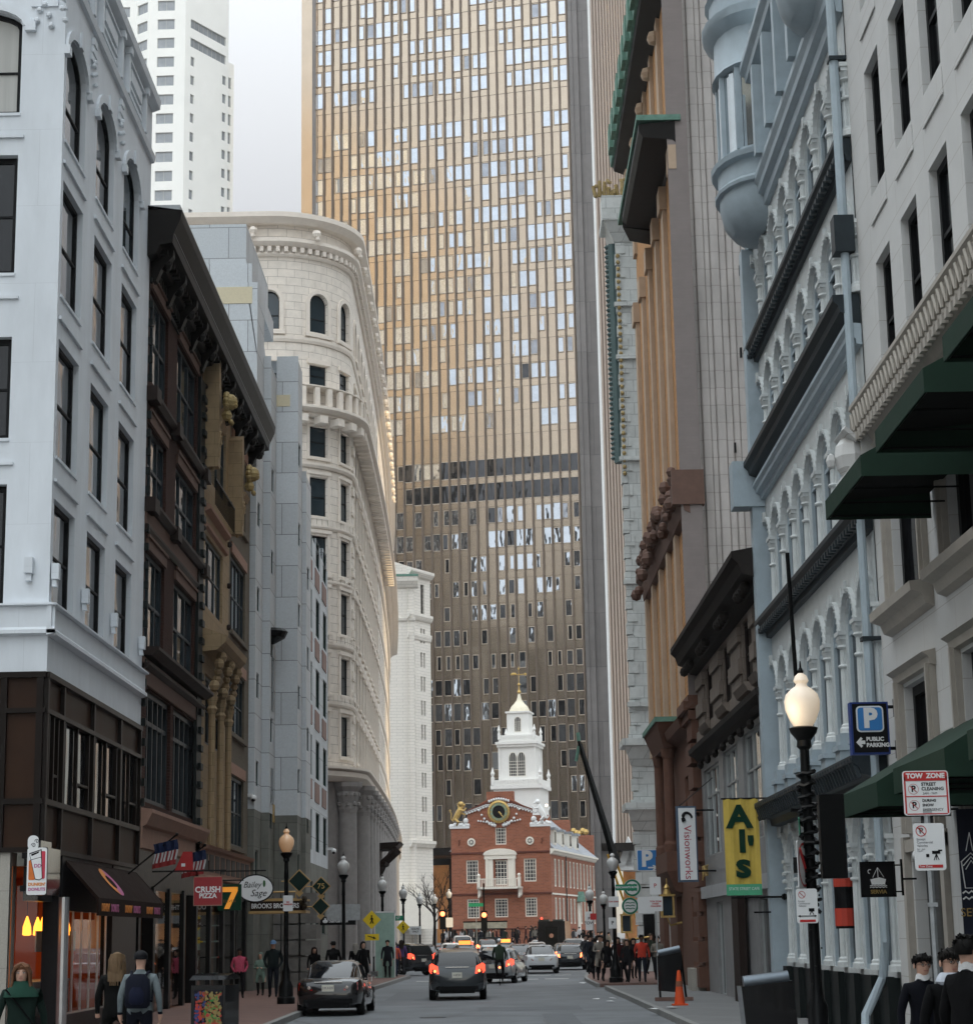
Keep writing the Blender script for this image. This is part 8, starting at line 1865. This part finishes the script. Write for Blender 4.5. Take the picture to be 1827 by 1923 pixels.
t = thing('oval_cafe_sign', 'white oval hanging sign with handwritten lettering and a green leaf', 'sign', (Pb_.x, 57.5, Pb_.z), 0); b = MB(); b.T = Matrix.Rotation(R_(90), 4, 'X') @ Matrix.Scale(.77, 4, (0, 1, 0)); b.lathe(0, 0, [(.52, -.03), (.52, .03)], 30); b.T = Matrix.Identity(4); b.build('rim', M['sign_black'], t)
b = MB(); b.T = Matrix.Rotation(R_(90), 4, 'X') @ Matrix.Scale(.75, 4, (0, 1, 0)); b.lathe(0, 0, [(.485, .031), (.485, .04)], 30); b.T = Matrix.Identity(4); b.build('face', M['sign_white'], t)
text('lettering', 'Bailey', .24, M['sign_black'], t, (-.1, -.045, .1), FM, .001, .9, shear=.35); text('lettering', 'Sage', .27, M['sign_black'], t, (.08, -.045, -.14), FM, .001, .95, shear=.35)
b = MB(); b.ball((.25, -.045, .13), .05, 8, 6, .8, .2, 2.0); b.build('leaf', mat('sage_green', (.05, .14, .05), .6), t); b = MB(); b.tube([(-1.0, 0, .5), (.3, 0, .5)], .02, 5); b.tube([(0, 0, .39), (0, 0, .5)], .012, 4); b.build('bracket', M['black_metal'], t)
# clothing shop canopy sign
Pc = at(522, 1702, 72)
t = thing('clothing_shop_canopy', 'gold edged canopy sign with white clothing shop lettering over the pavement', 'canopy', (Pc.x, 72, Pc.z), 0)
b = MB(); b.box(-1.0, .95, .0, 1.6, -.17, .17); b.build('fascia', mat('dark_brown_fascia', (.06, .035, .02), .5), t); b = MB(); b.box(-1.05, 1.0, -.03, 1.65, .17, .24); b.box(-1.05, 1.0, -.03, 1.65, -.26, -.17); b.box(-.45, .65, .3, .35, .24, .27); b.tube([(-.5, .3, .26), (-.5, .3, .5), (.6, .3, .5), (.6, .3, .26)], .03, 4); b.build('gilt_edge', mat('dull_brass', (.42, .28, .12), .5, .4), t)
text('lettering', 'BROOKS BROTHERS', .235, M['sign_white'], t, (-.1, -.01, .0), FM, .004, .8, bold=.005)
b = MB()
for k in range(10): b.ball((.9+.06*math.sin(k), -.05+.1*math.cos(k*2), -.1+.04*k), .1, 5, 4)
b.build('carved_fleece', mat('aged_bronze_carving', (.07, .05, .03), .5, .3), t)
# green diamonds
for (px, py, Y, s, n, lab) in ((562, 1655, 66, .62, '', 'upper left blank green diamond sign with a gold edge'), (603, 1665, 72, .56, '75', 'green diamond sign with a gold edge and number 75'), (602, 1703, 72, .54, '', 'lower green diamond sign hanging under the one with the number')):
    p = at(px, py, Y); t = thing('diamond_sign', lab, 'sign', (p.x, Y, p.z), 0, 'green diamond signs'); b = MB(); b.prism([(-s*.62, 0), (0, -s*.62), (s*.62, 0), (0, s*.62)], .0, .14); b.build('gilt_edge', mat('dull_brass', (.42, .28, .12), .5, .4), t); b = MB(); b.prism([(-s*.54, 0), (0, -s*.54), (s*.54, 0), (0, s*.54)], -.012, -.0); b.build('green_face', mat('dark_green_face', (.012, .045, .035), .5), t)
    if n: text('lettering', n, .26, M['gold'], t, (0, -.018, 0), FM, .003, 1.1)
    b = MB(); b.prism([(-.13, -s*.62), (0, -s*.62-.13), (.13, -s*.62), (0, -s*.62+.13)], .02, .1); b.tube([(-.6, .08, 0), (-s*.6, .08, 0)], .02, 4); b.build('bracket', mat('dull_brass', (.42, .28, .12), .5, .4), t)
Pn = at(626, 1730, 82)
t = thing('bank_sign', 'black bank fascia with a white flame mark and lettering', 'sign', (Pn.x, 82, Pn.z), 0); b = MB(); b.box(-.55, .9, 0, .3, -.17, .17); b.build('board', M['sign_black'], t); text('lettering', 'Santander', .2, M['sign_white'], t, (-.18, -.01, 0), FM, .003, 1, align='LEFT', bold=.004); b = MB(); b.ball((-.33, -.01, -.02), .1, 8, 5, 1.1, .2, .7); b.ball((-.33, -.01, .06), .05, 6, 4, .8, .2, 1.3); b.build('flame_mark', M['sign_white'], t)
# flags
def flag(px, py, Y, lab, ang, big=False):
    p = at(px, py, Y); t = thing('flag', lab, 'flag', (p.x, Y, p.z), 0, 'flags on angled poles'); b = MB(); b.tube([(-1.35, .2, -1.0 if not big else -.5), (.1, 0, .12)], .022, 5); b.ball((.12, 0, .14), .045, 6, 4); b.build('pole', M['black_metal'], t)
    b = MB(); nx_, nz_ = 13, 10; w_, h_ = .52, .62
    P = [[(-w_*.9+w_*i/nx_*1.15+.03*math.sin(j*.5), .05*math.sin(i*1.5+j*.2), .02-.12*(1-i/nx_)-h_*j/nz_) for i in range(nx_+1)] for j in range(nz_+1)]
    for j in range(nz_):
        for i in range(nx_): b.m = (2 if j < 4 else (0 if i % 2 else 1)) if j < 8 else 0; b.face(P[j][i], P[j][i+1], P[j+1][i+1], P[j+1][i])
    b.build('cloth', [mat('flag_red', (.28, .03, .03), .8), mat('flag_white', (.45, .45, .45), .8), mat('flag_blue', (.03, .045, .12), .8)], t); return t
flag(323, 1578, 50.5, 'nearer striped red, white and blue flag on an angled pole', 0); flag(376, 1598, 53.0, 'farther striped red, white and blue flag above the pizza sign', 0)
# red pennant
p = at(345, 1622, 52); t = thing('red_pennant', 'small red pennant with a white mark between the two flags', 'pennant', (p.x, 52, p.z), 0); b = MB(); b.hexa([(-.25, 0, -.22), (.25, 0, -.22), (.25, .02, -.22), (-.25, .02, -.22), (-.02, 0, .3), (.22, 0, .3), (.22, .02, .3), (-.02, .02, .3)]); b.build('cloth', mat('pennant_red', (.38, .03, .03), .8), t); b = MB(); b.box(-.06, .04, -.006, 0, -.08, .0); b.build('mark', M['sign_white'], t)
# solar litter bin
pb = at(403, 1875, 36)
t = thing('litter_bin', 'black compacting litter bin with a colourful vegetable poster and curved lid', 'bin', (pb.x, 36, .142), R_(-14)); b = MB(); b.box(-.32, .32, -.3, .36, 0, 1.12); b.rings([[(x, y, 1.12+.20*math.cos(y_*1.1)) for x, y, y_ in ((-.34, -.36, -1), (-.34, -.2, -.55), (-.34, 0, 0), (-.34, .2, .55), (-.34, .4, 1))], [(x, y, 1.12+.20*math.cos(y_*1.1)) for x, y, y_ in ((.34, -.36, -1), (.34, -.2, -.55), (.34, 0, 0), (.34, .2, .55), (.34, .4, 1))]], closed=True, cap=True); b.build('body', M['black_gloss'], t)
b = MB(); random.seed(31); pc = [mat('poster_%s' % n, c, .6) for n, c in (('blue', (.03, .05, .16)), ('orange', (.22, .07, .02)), ('yellow', (.28, .22, .08)), ('green', (.06, .22, .05)), ('red', (.35, .04, .03)), ('dark', (.02, .02, .03)))]
b.m = 5; b.box(-.26, .27, -.312, -.302, .22, 1.04)
for k in range(260):
    x, z = random.uniform(-.23, .24), random.uniform(.42, 1.0); b.m = random.choice((0, 0, 4, 1)) if x < -.05 else random.choice((1, 2, 2, 3, 4)); r = random.uniform(.012, .04)
    b.face(*[(x+r*math.cos(a)*random.uniform(.6, 1.3), -.313-.00005*k, z+r*math.sin(a)*random.uniform(.6, 1.3)) for a in [i*math.pi/3 for i in range(6)]])
b.build('poster', pc, t); text('lettering', 'star', .22, mat('star_lettering', (.35, .55, .70), .5), t, (-.08, -.325, .30), FM, .003, 1, bold=.006, shear=.2)
b = MB(); b.prism([(.16+(.13 if k % 2 == 0 else .055)*math.sin(k*math.pi/5), .28+(.13 if k % 2 == 0 else .055)*math.cos(k*math.pi/5)) for k in range(10)], -.33, -.322); b.build('star_emblem', mat('star_green', (.12, .42, .16), .5), t)
# dark panels on the right pavement, cone
def panel(px, Y, w_, h_, lab, rz):
    p = at(px, 1850, Y); t = thing('pavement_panel', lab, 'panel', (p.x, Y, .142), rz, 'dark rounded panels on the right pavement'); b = MB(); n = 8
    pr = [(-w_/2, .28), (w_/2, .22), (w_/2+.02, h_-.1)]+[(w_/2+.02-.0-.16*(1-math.cos(a*math.pi/2/6)), h_-.1+.1*math.sin(a*math.pi/2/6)) for a in range(7)]+[(-w_/2+.1, h_-.06), (-w_/2, h_-.2)]
    b.prism(pr, -.04, .04); b.build('board', M['black_gloss'], t); b = MB(); b.tube([(-w_/2+.02, 0, h_-.12), (w_/2-.02, 0, h_+.0)], .10, 10); b.build('rounded_top', mat('dark_steel', (.12, .14, .16), .3, .8), t, True)
    b = MB(); b.tube([(-w_/2+.05, 0, 0), (-w_/2+.03, 0, h_-.2)], .035, 6); b.tube([(w_/2+.12, 0, 0), (w_/2, 0, h_-.15)], .035, 6); b.build('leg', M['black_metal'], t)
    b = MB(); b.box(-w_/2-.1, w_/2+.3, -.12, .12, 0, .1); b.build('foot_board', M['brick_pave'], t)
panel(1258, 57, .66, 1.42, 'farther dark framed panel with a rounded steel top, beside the orange cone', R_(0))
p = at(1432, 1870, 33.5); t = thing('pavement_panel', 'nearer large black cabinet with a rounded steel top at the bottom of the photo', 'cabinet', (p.x+.12, 33.5, .142), 0, 'dark rounded panels on the right pavement')
b = MB(); b.hexa([(-.42, -.3, 0), (.42, -.3, 0), (.42, .35, 0), (-.42, .35, 0), (-.50, -.3, 1.0), (.34, -.3, 1.08), (.34, .35, 1.08), (-.50, .35, 1.0)]); b.build('board', M['black_gloss'], t); b = MB(); b.tube([(-.44, -.1, 1.04), (.30, -.1, 1.12)], .13, 14); b.build('rounded_top', mat('dark_steel', (.12, .14, .16), .3, .8), t, True)
pc_ = at(1277, 1900, 53.5); t = thing('traffic_cone', 'slim orange traffic cone on the kerb beside the dark panel', 'cone', (pc_.x, 53.5, .142), 0); b = MB(); b.box(-.2, .2, -.2, .2, 0, .04); b.lathe(0, 0, [(.14, .04), (.05, .85), (.03, .9)], 14); b.build('cone_body', mat('cone_orange', (.62, .08, .02), .6), t, True); b = MB(); b.lathe(0, 0, [(.098, .48), (.082, .62)], 14); b.build('reflective_band', mat('dull_band', (.25, .10, .06), .6), t)
# glass kiosk by the left corner, handrail, cameras
pk = at(722, 1800, 95); t = thing('map_kiosk', 'pale green glass information kiosk behind the pedestrian sign', 'kiosk', (pk.x, 95.5, .142), 0); b = MB(); b.box(-.45, .45, 0, .3, 0, 3.0); b.build('glass_panel', mat('pale_green_glass', (.30, .44, .38), .2, 0, .3, 1.2), t); b = MB(); b.box(-.48, -.45, -.02, .32, 0, 3.05); b.box(.45, .48, -.02, .32, 0, 3.05); b.box(-.48, .48, -.02, .32, 3.0, 3.06); b.build('frame', M['sign_white'], t)
t = thing('handrail', 'steel handrail with four sloping bars by the shop steps', 'handrail', (-9.0, 49.0, .142), 0)
b = MB()
for k in range(5): b.tube([(.05, -1.8, 1.15-.2*k), (.35, 0, .95-.2*k)], .03 if k == 0 else .015, 6)
b.tube([(.05, -1.8, 0), (.05, -1.8, 1.2)], .03, 6); b.tube([(.35, 0, 0), (.35, 0, 1.0)], .03, 6); b.build('rail', M['silver'], t)
for px, py, Y, lab in ((470, 1497, 76, 'white security camera on the granite corner'), (622, 1597, 95, 'white dome security camera before the columns')):
    p = at(px, py, Y); t = thing('security_camera', lab, 'camera', (p.x, Y, p.z), 0, 'white security cameras'); b = MB(); b.box(-.25, .1, -.05, .05, .0, .12); b.ball((.12, 0, -.05), .13, 10, 6); b.build('housing', M['sign_white'], t, True); b = MB(); b.ball((.12, -.04, -.1), .09, 8, 5); b.build('lens_dome', M['sign_black'], t)
pk = at(1673, 1608, 31.5); t = thing('security_camera', 'white dome camera on the limestone corner by the ship sign', 'camera', (6.8, 31.5, pk.z), 0, 'white security cameras'); b = MB(); b.ball((-.12, 0, 0), .1, 10, 6); b.box(-.1, .1, -.05, .05, .02, .12); b.build('housing', M['sign_white'], t, True)
# bare street trees and pale tent behind the hall's left side
def tree(x, y, h, seed, lab):
    random.seed(seed); t = thing('bare_tree', lab, 'tree', (x, y, gz(y)), 0); b = MB(); tw = MB()
    b.tube([(0, 0, 0), (.1, 0, h*.25), (0, .1, h*.45)], .22, 7, .13)
    def br_(p, d, l, r, n, m):
        q = p+d*l; m.tube([p, p+d*l*.5+Vector((random.uniform(-.1, .1), 0, .05))*l, q], r, 4, r*.6)
        if n:
            for k in range(3): br_(q-d*l*random.uniform(0, .3), (d+Vector((random.uniform(-.8, .8), random.uniform(-.8, .8), random.uniform(-.1, .7)))).normalized(), l*.68, r*.55, n-1, tw)
    for k in range(6): br_(Vector((0, .1, h*(.25+.04*k))), Vector((math.cos(k*1.1), math.sin(k*1.1), .9)).normalized(), h*.24, .09, 3, b)
    b.build('trunk', M['brown_dark'], t); tw.build('twigs', M['brown_dark'], t)
tree(-7.3, 246, 10, 3, 'bare leafless tree in the gap left of the brick hall'); tree(-5.9, 247, 9, 5, 'second bare tree close behind the brick hall left corner')
t = thing('pale_tent', 'pale canvas canopy behind the traffic light left of the brick hall', 'tent', (-10.2, 268, .9), 0); b = MB(); b.prism([(-3, 2), (2.6, 2), (2.6, 4.6), (1.6, 6.4), (-1, 7.0), (-3, 6.6)], 0, 6); b.build('canvas', M['cream'], t); b = MB()
for sx in (-2.9, 2.4):
    for sy in (.2, 5.8): b.tube([(sx, sy, 0), (sx, sy, 2.2)], .08, 5)
b.build('pole', M['steel'], t)
# scraps of paper in the gutter
random.seed(40)
for i, (px, py) in enumerate(((1150, 1877), (1146, 1883), (1228, 1908), (1094, 1848), (1120, 1878), (857, 1848), (1262, 1905))):
    r = ray(px, py); k = (0-EYE)/r[2]; t = MB(); t.face(*[(.16*math.cos(a)*random.uniform(.6, 1.2), .3*math.sin(a)*random.uniform(.6, 1.2), .012+.03*random.random()) for a in [q*math.pi/2.5 for q in range(5)]]); o = t.build('paper_scrap', M['sign_white']); o.location = (r[0]*k, r[1]*k, .004 if px < 1200 else .15)
    tag(o, ['crumpled white paper scrap in the gutter by the right kerb', 'small paper scrap just beside the larger one at the right kerb', 'paper scrap on the right pavement before the cone', 'paper scrap far along the right kerb', 'flat paper scrap on the road near the right kerb', 'tiny paper scrap near the left kerb corner', 'paper scrap beside the foot of the cone'][i], 'litter', 'paper scraps')
